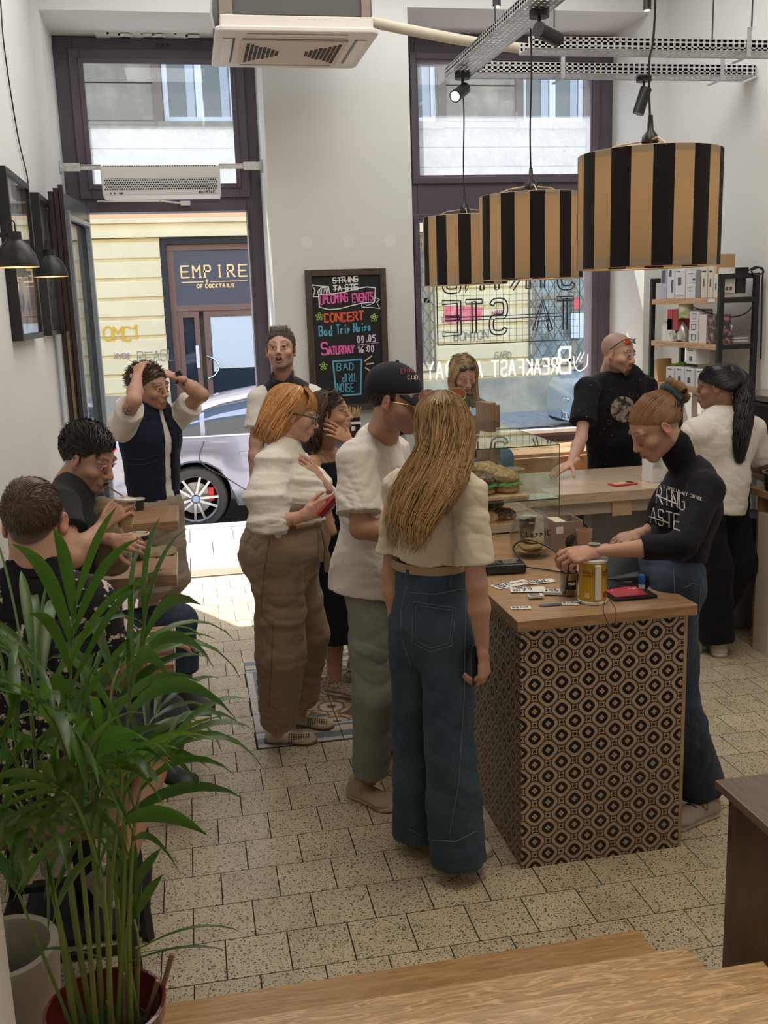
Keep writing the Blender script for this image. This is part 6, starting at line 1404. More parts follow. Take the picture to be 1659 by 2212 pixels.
def shoe(root,heel,toe,mat,solemat,name='shoe',w=.048,h=.065,open_=0,soleh=.025,collar=.09,z=None,label=None,lace=None):
    heel=np.asarray(heel,float); toe=np.asarray(toe,float); d=unit(toe-heel); L=np.linalg.norm(toe-heel); up=unit(A3(0,0,1)-d*d[2]); lt=np.cross(d,up)
    W=lambda a,b,c: heel+d*a+lt*b+up*c
    S=SDF(); S.ell(W(w*.85,0,h*.5),(w*.80,)*2+(h*.6,),np.stack([d,lt,up],1),.02); S.seg(W(w*.8,0,h*.30),W(L-w*1.1,0,h*.22),(w*.85,h*.42),(w,h*.36),lt,True,.03); S.ell(W(L-w*1.15,0,h*.25),(w*1.15,w*.98,h*.42),np.stack([d,lt,up],1),.03)
    if collar: S.seg(W(w*.9,0,h*.6),W(w*1.0,0,collar),w*.76,w*.72,None,False,.02); S.seg(W(w*1.4,0,h*.65),W(L*.55,0,h*.5),(w*.6,h*.3),(w*.6,h*.2),lt,True,.03)
    S.clip(W(0,0,soleh*.6),-up)
    v,q=S.mesh(.006); o=part(name,npmesh(name,v,q,mat),None,root,label=label)
    S=SDF(); S.seg(W(w*.75,0,0),W(L*.5,0,0),w*.92,w*.82,lt,True,.02); S.seg(W(L*.5,0,0),W(L-w*.95,0,0),w*.82,w*1.04,lt,True,.02)
    S.clip(W(0,0,soleh),up); S.clip(W(0,0,0.001),-up); v,q=S.mesh(.006); part('sole',npmesh('sole',v,q,solemat),None,o)
    if lace:
        mb=MB()
        for i in range(5):
            a=W(L*.36+i*.017,-.022,h*.93-.006*i); b=W(L*.36+i*.017+.01,.022,h*.93-.006*i); mb.tube([a,(a+b)/2+up*.004,b],.0022,5)
        for sg in (-1,1): mb.tube(curve_pts([W(L*.36,0,h*.98),W(L*.34,sg*.035,h*.95),W(L*.40,sg*.05,h*.75),W(L*.40,sg*.015,h*.93)],5),.0022,5)
        part('lace',mb,lace,o,smooth=True)
    return o
# ---- hair
def strandmesh(paths,wid,seed=0,tone=(.65,1.15),flat=.35,side=None,n=4):
    """paths: (K,m,3) array; tapered flattened tubes; returns verts,quads,colour"""
    r=np.random.default_rng(seed); K,m,_=paths.shape; T_=np.gradient(paths,axis=1); T_/=np.linalg.norm(T_,axis=2,keepdims=True)+1e-9
    ref=np.tile(A3(.31,.52,.79),(K,1)) if side is None else side
    u=ref[:,None,:]-T_*np.sum(ref[:,None,:]*T_,2,keepdims=True); u/=np.linalg.norm(u,axis=2,keepdims=True)+1e-9; w=np.cross(T_,u)
    t=np.linspace(0,1,m); prof=np.clip(np.minimum(1.,(1-t)*3.2+.06),0,1)*np.minimum(1,.5+t*4)
    wd=wid*r.uniform(.6,1.4,K)[:,None]*prof[None,:]
    ang=[2*pi*i/n for i in range(n)]
    V_=np.stack([paths+u*(wd*flat)[:,:,None]*sin(a)+w*wd[:,:,None]*cos(a) for a in ang],2).reshape(-1,3)
    k=np.arange(K)[:,None,None]; i=np.arange(m-1)[None,:,None]; c=np.arange(n)[None,None,:]; c2=(c+1)%n
    b=(k*m+i)*n; Q=np.stack([b+c,b+c2,b+n+c2,b+n+c],-1).reshape(-1,4)
    tn=r.uniform(tone[0],tone[1],K)[:,None,None]*np.ones((K,m*n,3)); C=tn.reshape(-1,3)
    return V_,Q,C
def hair_hull(h,grow=.010,line=None,extra=None,res=.006,clipz=None,shape=(.0745,.096,.083)):
    S=SDF(); g=grow; S.ell(h.w(0,-.018,.036),(np.array(shape)+g)*h.s,h.R,.02)
    if extra: extra(S)
    n=h.R@A3(0,.75,-1) if line is None else h.R@A3(*line[0]); p=h.w(0,0,.004) if line is None else h.w(*line[1])
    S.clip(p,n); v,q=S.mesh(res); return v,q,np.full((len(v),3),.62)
def hair_short(h,n,length,comb,seed=0,wid=.0022,lift=.35,line=None,grow=.004,curl=0,region=None,pts=6,tone=(.6,1.25),shape=(.0745,.096,.083),lenf=None,noise_=.10):
    r=np.random.default_rng(seed); d=r.normal(0,1,(n*6,3)); d/=np.linalg.norm(d,axis=1,keepdims=True)
    L=d*(np.array(shape)+grow)+A3(0,-.018,.036)
    hl=(L[:,2]-(.75*L[:,1]+.004)) if line is None else line(L)
    ok=hl>0
    if region is not None: ok&=region(L)
    L=L[ok][:n]; nn=unit(A3(1,1,1)) ; nrm=(L-A3(0,-.018,.036))/np.array(shape)**2; nrm/=np.linalg.norm(nrm,axis=1,keepdims=True)
    cb=np.array([comb(p) for p in L]); cb=cb-nrm*np.sum(cb*nrm,1,keepdims=True); cb/=np.linalg.norm(cb,axis=1,keepdims=True)+1e-9
    cb+=r.normal(0,noise_,cb.shape); ln=length*r.uniform(.6,1.2,len(L))
    if lenf is not None: ln=ln*np.array([lenf(p) for p in L])
    t=np.linspace(0,1,pts)[None,:,None]; l3=ln[:,None,None]
    pa=L[:,None,:]+cb[:,None,:]*l3*t+nrm[:,None,:]*l3*(lift*(t-.55*t*t))*1.0-nrm[:,None,:]*l3*l3*t*t*2.5
    if curl: 
        ph=r.uniform(0,6,(len(L),1,1)); pa=pa+curl*(np.cos(ph+t*9)*A3(1,0,.3)[None,None]+np.sin(ph+t*9)*A3(0,1,.5)[None,None])*t
    W=h.c+ (pa*h.s)@h.R.T
    return strandmesh(W,wid*h.s,seed,tone)
def hair_long(rings,n,wid,seed=0,ang=(0,2*pi),m=26,wave=.006,wfreq=2.5,out=.004,endvar=.12,tone=(.6,1.25),grad=0,clump=0):
    """rings: list of (centre, half-axis vector a, half-axis vector b) from crown to tips"""
    r=np.random.default_rng(seed); th=r.uniform(ang[0],ang[1],n); ends=1-r.uniform(0,1,n)**2*endvar*1.0
    R_=len(rings); C=np.array([k[0] for k in rings]); A_=np.array([k[1] for k in rings]); B_=np.array([k[2] for k in rings])
    t=np.linspace(0,1,m)[None,:]*ends[:,None]; x=t*(R_-1)
    def ev(Q):
        out_=np.zeros(x.shape+(3,))
        for c in range(3): out_[...,c]=np.interp(x,np.arange(R_),Q[:,c])
        return out_
    ph=r.uniform(0,6,(n,1)); lay=r.uniform(.82,1.03,(n,1)); 
    thh=th[:,None]+r.normal(0,.10,(n,1))*t+.05*np.sin(t*wfreq*5+ph)
    if clump: 
        cc=np.round(th*clump)/clump; thh=thh*(1-.7*t)+(cc[:,None]+.02*np.sin(ph+t*8))*.7*t
    P_=ev(C)+(ev(A_)*np.cos(thh)[...,None]+ev(B_)*np.sin(thh)[...,None])*lay[...,None]
    w_=wave*t[...,None]; P_=P_+w_*np.stack([np.sin(t*wfreq*6+ph),np.cos(t*wfreq*5+ph*1.3),.3*np.sin(t*9+ph)],-1)
    # smooth along length
    for _ in range(3): P_[:,1:-1]=.5*P_[:,1:-1]+.25*(P_[:,:-2]+P_[:,2:])
    V_,Q,Cc=strandmesh(P_,wid,seed,tone)
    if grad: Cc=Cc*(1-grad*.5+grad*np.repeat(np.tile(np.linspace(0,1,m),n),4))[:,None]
    return V_,Q,Cc
def fringe(h,n,y0,z0,y1,z1,hw0=.05,hw1=.06,seed=0,wid=.0032,bulge=.02,m=8,sweep=0,tone=(.7,1.4),grow=.0):
    r=np.random.default_rng(seed); u=r.uniform(-1,1,n); t=np.linspace(0,1,m)[None,:]; e=1-r.uniform(0,.22,n)[:,None]; tt=t*e
    x=u[:,None]*(hw0*(1-tt)+hw1*tt)+sweep*tt+r.normal(0,.003,(n,1)); front=np.sqrt(np.clip(1-(x/.082)**2,.05,1))
    y=(y0*(1-tt)+y1*front*tt)+bulge*np.sin(pi*tt)*.8+r.normal(0,.002,(n,1)); z=z0*(1-tt)+z1*tt+bulge*np.sin(pi*tt)+r.normal(0,.003,(n,1))
    L=np.stack([x,y,z],-1); return strandmesh(h.c+(L*h.s)@h.R.T,wid,seed,tone)
def ringhull(rings,n=28,sc=.93):
    V_=[];R_=len(rings)
    for (c,a,b) in rings:
        for k in range(n):
            t=2*pi*k/n; V_.append(np.asarray(c)+(np.asarray(a)*cos(t)+np.asarray(b)*sin(t))*sc)
    Q=[(i*n+k,i*n+(k+1)%n,(i+1)*n+(k+1)%n,(i+1)*n+k) for i in range(R_-1) for k in range(n)]
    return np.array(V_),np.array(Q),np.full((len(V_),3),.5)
def interp_rings(rings,m=14):
    out=[]
    Cs=[curve_pts([r[k] for r in rings],max(1,m//(len(rings)-1))) for k in range(3)]
    return [(np.array(a),np.array(b),np.array(c)) for a,b,c in zip(*Cs)]
def hairpart(root,sets,mat,name='hair'):
    V_,Q,C=join(sets); return part(name,npmesh(name,V_,Q,mat,C),None,root)
def jn(**k): return {a:(J(*b) if len(b)==3 else np.asarray(b[0],float)) for a,b in k.items()}
def K(u,z,Y):
    M_=RW.T; a=(u-CX)/FPX; b=A3(0,Y,z-CAMZ); # c=M(X e0 + b)
    c0=M_[0]@b; c2=M_[2]@b; X=(a*c2-c0)/(M_[0,0]-a*M_[2,0]); return A3(X,Y,z)
Fl=lambda u,v,z=0: np.array(PZ(u,v,z))
LIGHTSK=(.58,.36,.27); MEDSK=(.50,.30,.21); DARKSK=(.36,.20,.13)
WHITE_T=fabric('white_tee',(.70,.66,.61)); CREAM_T=fabric('cream_tee',(.66,.58,.46),bumps=.2); OFFW=fabric('off_white_blouse',(.70,.66,.60),bumps=.3)
BLUEJ=fabric('blue_denim',(.034,.058,.088),.8,700,(7,(.056,.093,.135),.35,.65),.15,.05); GREYJ=fabric('grey_green_denim',(.21,.225,.20),.8,700,(5,(.28,.29,.26),.35,.7),.25,.05)
DARKJ=fabric('dark_blue_denim',(.03,.045,.07),.8,700,(6,(.05,.075,.115),.35,.7),.2,.05); KHAKI=fabric('khaki_cotton',(.30,.205,.135),.85,600,None,.3); KHAKI2=fabric('khaki_shorts',(.34,.27,.2),.85,600,None,.3)
NAVY=fabric('navy_vest',(.012,.016,.035),.9,600,None,.2,.05); BLKF=fabric('black_fabric',(.010,.010,.014),.9,600,None,.25,.03); BLKK=fabric('black_knit',(.008,.008,.013),.85,900,None,.2,.03)
OLIVE=fabric('olive_tee',(.10,.11,.055)); CHAR=fabric('charcoal_tee',(.022,.024,.026),.85,600,None,.3,.05)
BEIGE=M('beige_suede',(.42,.32,.22),.85,bump=(150,.2)); BEIGES=M('beige_sole',(.58,.47,.35),.7); WSH=M('white_leather',(.62,.59,.54),.5); WSOLE=M('white_sole',(.60,.55,.48),.6); LACEM=M('lace',(.45,.36,.26),.8)
STITCH=M('denim_stitch',(.16,.20,.24),.8)
def surfproj(o,p,d):      # nearest surface point of mesh o along direction d from p
    hit,loc,nrm,_=o.ray_cast(Vector(p),Vector(d)); return (loc,nrm) if hit else (None,None)
def stitch(o,pts,r,mat,root,name='seam',push=.002,dirn=None,closed=False,lift=None):
    """tube drawn on a garment: pts are (u,v) in the photograph, laid on the garment's own surface"""
    cam_=Vector((0,0,CAMZ)); out=[]
    inv=o.matrix_world.inverted() if False else None
    me=o.data
    from mathutils.bvhtree import BVHTree
    key='_bvh_'+o.name
    if key not in _mats: _mats[key]=BVHTree.FromPolygons([v.co for v in me.vertices],[p.vertices for p in me.polygons])
    bv=_mats[key]; dense=[]
    for a,b in zip(pts,pts[1:]):
        n_=max(2,int(math.hypot(b[0]-a[0],b[1]-a[1])/6))
        for i in range(n_): dense.append((a[0]+(b[0]-a[0])*i/n_,a[1]+(b[1]-a[1])*i/n_))
    dense.append(pts[-1])
    for (u,v) in dense:
        d=Vector(ray(u,v)).normalized(); loc,nn,_,_=bv.ray_cast(cam_,d)
        if loc is not None: out.append(loc-d*push)
    if len(out)>2: return part(name,MB().tube(out,r,5),mat,root,smooth=True)
# ================================================================ 1 blond woman, seen from behind
root=person('person with long blond hair, cream tee and wide blue jeans seen from behind',(.85,3.2,0))
j=dict(sR=J(1008,1060,3.04),sL=J(868,1050,3.26),nb=J(935,1008,3.20),hR=K(968,.90,3.15),hL=K(892,.90,3.29),eR=J(1030,1262,2.98),wR=J(1043,1408,3.0),eL=J(845,1240,3.30),wL=J(858,1352,3.28),kR=K(972,.48,3.12),kL=K(900,.48,3.32),aR=K(990,.07,3.12),aL=K(908,.07,3.33))
h=Head(J(959,922,3.14),(.30,.93,-.22),0,.94)
hd=[dict(wr=j['wR'],d=(.05,.05,-1),back=(.75,-.66,0),side=-1,curl=((.5,.7,.5),(.7,.8,.5),(.8,.9,.5),(.9,.9,.5)),thumb=(.55,.8,-.25))]
build_body(root,h,j,1,(.55,.34,.255),hands=hd,res=.006)
tee=cloth('tee',top_ops(j,1,.012,.252,.80,(.056,.068),bust=.05),CREAM_T,root,.007,.008,3,1.2)
S=pants_ops(j,(.088,.090,.108),waist=.235,e=.0,hemt=1.03,hips=(.148,.118)); S.ell(j['hR']+A3(-.005,-.05,.02),(.078,.07,.09),None,.06); S.ell(j['hL']+A3(.02,-.055,.02),(.078,.07,.09),None,.06)
jeans=cloth('jeans',S,BLUEJ,root,.0085,.008,5,.6,.2)
stitch(jeans,[(893,1300),(985,1313),(975,1395),(930,1408),(890,1388),(893,1300)],.0012,STITCH,root,'pocket_seam'); stitch(jeans,[(899,1307),(979,1319),(970,1389),(930,1400),(897,1382),(899,1307)],.0010,STITCH,root,'pocket_seam')
stitch(jeans,[(880,1265),(866,1320),(868,1380),(888,1440)],.0013,STITCH,root,'seam'); stitch(jeans,[(884,1280),(940,1284),(1000,1272)],.0013,STITCH,root,'seam'); stitch(jeans,[(1006,1280),(1003,1500),(990,1700),(972,1800)],.0013,STITCH,root,'seam'); stitch(jeans,[(882,1790),(930,1815),(985,1818),(1030,1795)],.0012,STITCH,root,'hem_seam')
stitch(jeans,[(838,1330),(842,1300),(858,1295)],.0012,STITCH,root,'pocket_seam')
pel=j['pel']; lat=unit(j['hR']-j['hL']); fwd=np.cross(A3(0,0,1),lat)
mb=MB(); bz=pel[2]+.232; n_=90
for k in range(n_):
    a=2*pi*k/n_;b=2*pi*(k+1)/n_; pa=pel+lat*.141*cos(a)+fwd*.115*sin(a);pb=pel+lat*.141*cos(b)+fwd*.115*sin(b); mb.bar((pa[0],pa[1],bz),(pb[0],pb[1],bz),.006,.030)
part('belt',mb,M('tan_belt',(.38,.27,.15),.55),root)
for (u,v) in ((880,1243),(973,1254)):
    q=J(u,v,3.0); d_=(q-A3(0,0,2)); 
    mb=MB(); 
    c_=pel+A3(0,0,.232); dirv=unit(A3(q[0]-0,q[1],0)); qq=q
    t_=np.linspace(2.8,3.4,200); 
    for tt in t_:
        w_=J(u,v,tt); e=(w_-c_); 
        if (e@lat/.147)**2+(e@fwd/.121)**2<1: break
    mb.box(w_[0]-.006,w_[0]+.006,w_[1]-.006,w_[1]+.004,w_[2]-.024,w_[2]+.02); part('belt_loop',mb,BLUEJ,root,bevel=.002)
HB=hairmat('dark_blond_hair',(.25,.145,.060),(.50,.33,.16),.36)
L_=lat; B_=fwd
def R3_(u,v,Y,a,b,tw=0): return (J(u,v,Y),L_*a,B_*b)
rings=interp_rings([R3_(955,843,3.10,.02,.02),R3_(957,868,3.10,.074,.085),R3_(962,910,3.10,.086,.102),R3_(963,965,3.08,.088,.095),R3_(933,1020,3.05,.112,.075),R3_(903,1080,3.03,.118,.05),R3_(885,1135,3.01,.095,.035),R3_(872,1190,3.00,.062,.022)],21)
r2=interp_rings([R3_(975,852,3.08,.03,.03),R3_(985,900,3.06,.06,.06),R3_(990,960,3.04,.055,.05),R3_(985,1020,3.00,.05,.035),R3_(965,1075,2.98,.04,.02),R3_(945,1120,2.97,.02,.012)],18)
hv=hair_hull(h,.008,((0,.55,-1),(0,0,-.02)))
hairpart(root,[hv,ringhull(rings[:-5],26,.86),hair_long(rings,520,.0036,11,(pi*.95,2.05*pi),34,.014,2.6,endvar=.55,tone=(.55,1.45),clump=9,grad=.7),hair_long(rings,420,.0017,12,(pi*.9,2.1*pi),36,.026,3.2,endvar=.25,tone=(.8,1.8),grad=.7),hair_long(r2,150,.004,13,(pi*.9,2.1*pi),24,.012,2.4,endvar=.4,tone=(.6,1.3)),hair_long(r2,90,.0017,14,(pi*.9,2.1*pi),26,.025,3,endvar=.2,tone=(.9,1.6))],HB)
sh=shoe(root,Fl(935,1868),Fl(1060,1836),WSH,WSOLE,w=.045); shoe(root,Fl(870,1806),Fl(900,1765),WSH,WSOLE,w=.045)
# sunglasses pushed up on her hair
t=thing('sunglasses','amber aviator sunglasses pushed up on the blond woman\'s hair','sunglasses',J(948,850,3.1)); AMB=M('amber_lens',(.32,.09,.05),.08,spec=1,alpha=.85); GLD=M('gold_wire',(.6,.45,.25),.25,.9)
for sx,(u,v) in ((-1,(925,856)),(1,(986,853))):
    c=Vector(J(u,v,3.12)); up_=V(.1,.25,.95).normalized(); rt=V(.97,-.22,.0).normalized(); ring=[c+rt*cos(a)*.030+up_*sin(a)*.022 for a in np.linspace(0,2*pi,21)]
    part('rim',MB().tube(ring,.0013,6),GLD,t,smooth=True); mb=MB(); mb.add([c]+ring[:-1],[(0,1+i,1+(i+1)%20) for i in range(20)]); part('lens',mb,AMB,t)
part('bridge',MB().tube([J(937,850,3.12),J(950,846,3.11),J(965,848,3.12)],.0015,6),GLD,t,smooth=True)
part('temple',MB().tube(curve_pts([J(905,872,3.10),J(903,892,3.09),J(909,905,3.08)],5),.0016,6),GLD,t,smooth=True)
t=thing('phone','black phone held in the blond woman\'s right hand','phone',J(1030,1410,2.98)); c=Vector(j['wR'])+V(-.018,.02,-.045)
part('phone_body',MB().obox(c,V(.006,.0035,0),V(.03,.05,0)*.6,V(.0,0,.070)),BLKPL,t,bevel=.004)
tag(part('ring',MB().tube([Vector(j['wL'])+V(-.02*cos(a),-.02,.02*sin(a)) for a in np.linspace(0,6.28,12)],.0015,5),GLD,smooth=True),'thin gold bracelet at the blond woman\'s left wrist','bracelet')
# ================================================================ 2 man in a navy cap
root=person('person in a navy baseball cap, white tee and grey jeans beside the counter',(.68,3.75,0))
j=dict(sR=J(772,988,3.62),sL=J(842,975,3.98),nb=J(826,945,3.82),hR=K(792,.93,3.70),hL=K(806,.93,3.86),eR=J(778,1142,3.52),wR=J(888,1152,3.50),eL=J(880,1130,3.95),wL=J(925,1150,3.75),kR=K(806,.50,3.64),kL=K(836,.50,3.93),aR=K(800,.09,3.76),aL=K(838,.09,4.0))
h=Head(J(853,864,3.58),(.80,-.52,-.20),.03,1.01)
build_body(root,h,j,0,(.46,.27,.19),dict(eyes='down',nose=1.1),dict(brow=(.05,.03,.02),stub=((.12,.08,.06),.35),hair=(.03,.02,.015),hairline=lambda x,y,z:np.minimum(z-(.45*y-.012),.03-y)),[dict(wr=j['wR'],d=(1,-.1,.05),back=(0,-.4,.9),side=-1)])
cloth('tee',top_ops(j,0,.020,-.05,.80,(.072,.094),hemw=(.188,.160)),WHITE_T,root,.0075,.010,8,1.2)
cloth('jeans',pants_ops(j,(.090,.086,.078),waist=.10,hemt=.92,hips=(.138,.112)),GREYJ,root,.0085,.009,9,.8)
shoe(root,Fl(757,1712),Fl(855,1752),BEIGE,BEIGES,w=.052,soleh=.032,lace=LACEM); shoe(root,Fl(828,1655),Fl(905,1690),BEIGE,BEIGES,w=.052,soleh=.032)
HBK=hairmat('black_brown_hair',(.018,.012,.010),(.05,.03,.022),.4)
hairpart(root,[hair_short(h,700,.016,lambda p:(0,-.4,-1),21,.002,.1,line=lambda L:np.minimum(np.minimum(L[:,2]-(.60*L[:,1]-.030),.045-L[:,2]),.025-L[:,1]))],HBK)
CAPM=fabric('navy_cap_cotton',(.018,.018,.026),.9,700,None,.12,.05)
S=SDF(); S.ell(h.w(0,-.016,.046),A3(.086,.106,.090)*h.s,h.R,.01); S.clip(h.w(0,0,.030),h.R@A3(0,.14,-1)); v,q=S.mesh(.006); S2=SDF()
pk=[]; 
for iy in range(9):
    for ix in range(17):
        a=-1.05+2.1*ix/16; t_=iy/8; rr=.082+.078*t_*max(cos(a*.9),0)**.5
        pk.append(h.w(sin(a)*(.078+.006*t_),cos(a)*(.088+.0)-.012+t_*.088*max(cos(a),0)**.45,.046-.012*t_-.020*(sin(a)**2)-.010*t_*t_))
pk=np.array(pk); Q=[(i*17+k,i*17+k+1,(i+1)*17+k+1,(i+1)*17+k) for i in range(8) for k in range(16)]
n0=len(v); V2=np.concatenate([v,pk,pk-h.R[:,2]*.004]); Qa=np.array(Q)+n0; Qb=np.array(Q)[:,::-1]+n0+len(pk)
ct=thing('baseball_cap','navy baseball cap with red and white lettering worn by the man in white','cap',h.w(0,0,.1)); cap=part('crown',npmesh('crown',v,q,CAPM),None,ct)
me=npmesh('peak',np.concatenate([pk,pk-h.R[:,2]*.004]),np.concatenate([np.array(Q),np.array(Q)[:,::-1]+len(pk)]),CAPM); part('peak',me,None,ct)
part('button',MB().ell(h.w(0,-.016,.1375),(.007,.007,.005),6),CAPM,ct,smooth=True)
def onsurf(o,u,v,push=.0015):
    key='_bvh_'+o.name
    from mathutils.bvhtree import BVHTree
    if key not in _mats: _mats[key]=BVHTree.FromPolygons([w_.co for w_ in o.data.vertices],[p.vertices for p in o.data.polygons])
    d=Vector(ray(u,v)).normalized(); loc,nn,_,_=_mats[key].ray_cast(Vector((0,0,CAMZ)),d); return None if loc is None else loc-d*push
def textonsurf(o,txt,u0,v0,hpx,wpx,gappx,r,mat,root,slope=0,arc=0,name='lettering',slant=0,dv=0):
    mb=MB(); u=u0; n_=len(txt)
    for i,ch in enumerate(txt):
        if ch!=' ':
            vo=v0+slope*(u-u0)-arc*(1-((i-(n_-1)/2)/((n_-1)/2+.01))**2)
            for st in GL.get(ch,GL.get(ch.upper(),'')).split('|'):
                q=[]
                for k in range(0,len(st)-1,2):
                    xx,yy_=int(st[k])/6,int(st[k+1])/8
                    q.append((u+xx*wpx+slant*yy_*hpx,vo-yy_*hpx+slope*xx*wpx))
                dd=[]
                for a,b in zip(q,q[1:]):
                    for t_ in (0,.5): dd.append((a[0]+(b[0]-a[0])*t_,a[1]+(b[1]-a[1])*t_))
                dd.append(q[-1]); w_=[onsurf(o,*p) for p in dd]; w_=[p for p in w_ if p is not None]
                if len(w_)>1: mb.tube(w_,r,4)
        u+=wpx+gappx
    if len(mb.v): return part(name,mb,mat,root)
textonsurf(cap,'CHICAGO',866,808,10,6.5,1.6,.0016,M('cap_red',(.30,.02,.03),.7),ct,-.02,3); textonsurf(cap,'CUBS',881,819,8,6,2,.0015,M('cap_white',(.62,.58,.50),.7),ct,.02)
t=thing('glasses','thin gold aviator glasses on the man in the navy cap','glasses',h.w(0,.1,0))
for sx in (-1,1):
    ring=[h.w(sx*.033+cos(a)*.026,.108-abs(sx*.033+cos(a)*.026)*.18,-.004+sin(a)*.021) for a in np.linspace(0,2*pi,19)]; part('rim',MB().tube(ring,.0011,5),GLD,t,smooth=True)
    mb=MB(); mb.add([h.w(sx*.033,.102,-.004)]+ring[:-1],[(0,1+i,1+(i+1)%18) for i in range(18)]); part('lens',mb,M('brown_lens',(.25,.12,.07),.08,alpha=.45,spec=1),t)
    part('temple',MB().tube([h.w(sx*.059,.098,.004),h.w(sx*.079,.05,.004),h.w(sx*.082,-.01,.0)],.0014,6),GLD,t,smooth=True)
part('bridge',MB().tube([h.w(-.008,.108,.004),h.w(0,.112,.006),h.w(.008,.108,.004)],.0012,5),GLD,t,smooth=True)
# ================================================================ 3 red-haired woman
root=person('person with a red bob, dark glasses, white puff-sleeved blouse and khaki cargo trousers',(.42,4.3,0))
j=dict(sR=J(588,1000,4.16),sL=J(628,992,4.46),nb=J(611,962,4.32),hR=K(603,.93,4.20),hL=K(622,.93,4.42),eR=J(578,1135,4.02),wR=J(660,1112,3.98),eL=J(700,1075,4.42),wL=J(694,1040,4.22),kR=K(606,.50,4.20),kL=K(660,.50,4.48),aR=K(600,.09,4.33),aL=K(650,.09,4.54))
h=Head(J(634,893,4.31),(.95,-.12,-.30),0,.97)
LSK=(.56,.34,.26)
build_body(root,h,j,1,LSK,dict(nose=.9,fat=1.04),dict(brow=(.25,.12,.05),browt=.003,lip=(.5,.2,.18)),[dict(wr=j['wR'],d=(.95,.0,.32),back=(-.1,-.9,.1),side=-1,curl=((.25,.3,.2),(.4,.5,.3),(.6,.6,.3),(.7,.7,.3)),thumb=(.5,.8,-.3)),dict(wr=j['wL'],d=(-.62,-.15,.75),back=(.55,-.75,.3),side=1,curl=(.25,.35,.2),thumb=(.5,.8,-.3))])
h.eyes(root,(.10,.14,.15),(0,-.25))
S=top_ops(j,1,.030,.155,0,bust=.085,belly=.03); S.path([j['sR']-A3(0,0,.01),j['sR']*.45+j['eR']*.55+A3(-.01,0,0),j['eR']+A3(.01,0,.015)],[.062,.088,.082],None,True,.05); S.seg(j['eR'],j['eR']+(j['wR']-j['eR'])*.18,.082,.055,None,True,.03)
S.path([j['sL']-A3(0,0,.01),j['sL']*.45+j['eL']*.55,j['eL']],[.062,.075,.07],None,True,.05); S.ell(J(596,1150,4.2),(.105,.10,.05),None,.04)
blouse=cloth('blouse',S,OFFW,root,.0075,.014,31,1.6,.18)
S=SDF(); 
for sg in (-1,1): S.seg(h.w(sg*.03,-.01,-.128),h.w(sg*.055,.045,-.165),(.03,.012),(.02,.008),h.R[:,1],True,.01)
cloth('collar',S,OFFW,root,.005,.001,3); 
mb=MB(); e_=j['eR']+(j['wR']-j['eR'])*.20; dd=unit(j['wR']-j['eR'])
for k in range(18):
    a=2*pi*k/18; u_=unit(np.cross(dd,A3(0,0,1))); w2=np.cross(dd,u_); mb.ell(Vector(e_+(u_*cos(a)+w2*sin(a))*.052),(.012,.012,.014),4)
part('cuff_ruffle',mb,OFFW,root,smooth=True,kind='stuff')
S=pants_ops(j,(.120,.112,.088),waist=.16,hemt=.90,hips=(.155,.178),k=.04); S.ell(j['pel']+A3(-.06,0,.02),(.13,.15,.13),None,.06); kh=cloth('trousers',S,KHAKI,root,.008,.012,33,1.2,.35)
stitch(kh,[(582,1165),(568,1250),(563,1330)],.0016,M('khaki_seam',(.2,.13,.08),.9),root,'seam'); stitch(kh,[(590,1340),(585,1460),(580,1540)],.0016,M('khaki_seam',(.2,.13,.08),.9),root,'seam')
def patch(o,quad,th,mat,root,name,n=6):
    g=[]
    for i in range(n+1):
        for k in range(n+1):
            a,b=i/n,k/n; u=(quad[0][0]*(1-a)+quad[1][0]*a)*(1-b)+(quad[3][0]*(1-a)+quad[2][0]*a)*b; v=(quad[0][1]*(1-a)+quad[1][1]*a)*(1-b)+(quad[3][1]*(1-a)+quad[2][1]*a)*b
            p=onsurf(o,u,v,th); 
            if p is None: p=g[-1] if g else None
            if p is None: return
            g.append(p)
    m_=n+1; f=[(i*m_+k,i*m_+k+1,(i+1)*m_+k+1,(i+1)*m_+k) for i in range(n) for k in range(n)]
    mb=MB().add(g,f); o2=part(name,mb,mat,root,smooth=True); s_=o2.modifiers.new('solid','SOLIDIFY'); s_.thickness=th*1.2; s_.offset=0; return o2
patch(kh,[(530,1318),(615,1316),(617,1344),(536,1338)],.006,KHAKI,root,'pocket_flap'); patch(kh,[(564,1525),(597,1532),(597,1551),(566,1546)],.005,KHAKI,root,'ankle_tab')
c_=j['pel']+A3(.1,-.06,.165); BELT=KHAKI
part('belt_tie',MB().tube(curve_pts([J(640,1138,4.05),J(665,1135,4.05),J(688,1132,4.06)],5),.011,8,flat=(0,0,1)).tube(curve_pts([J(688,1132,4.05),J(700,1160,4.03),J(705,1190,4.03),J(708,1235,4.03)],5),[.010]*11+[.014]*5,6),BELT,root,smooth=True)
part('belt_tie',MB().tube(curve_pts([J(686,1132,4.05),J(690,1160,4.02),J(692,1185,4.02),J(694,1213,4.02)],5),.010,6).ell(J(688,1131,4.04),(.018,.014,.014),6),BELT,root,smooth=True)
HR=hairmat('copper_red_hair',(.42,.18,.06),(.74,.40,.17),.36)
Lh=h.R[:,0]; Fh=h.R[:,1]
hv=hair_hull(h,.008,((0,.75,-.66),(0,.030,-.04)),lambda S:(S.seg(h.w(0,-.035,.0),h.w(0,-.045,-.10),(.090,.075),(.080,.06),Lh,True,.03)))
def rr(x,y,z,a,b): return (h.w(x,y,z),Lh*a,Fh*b)
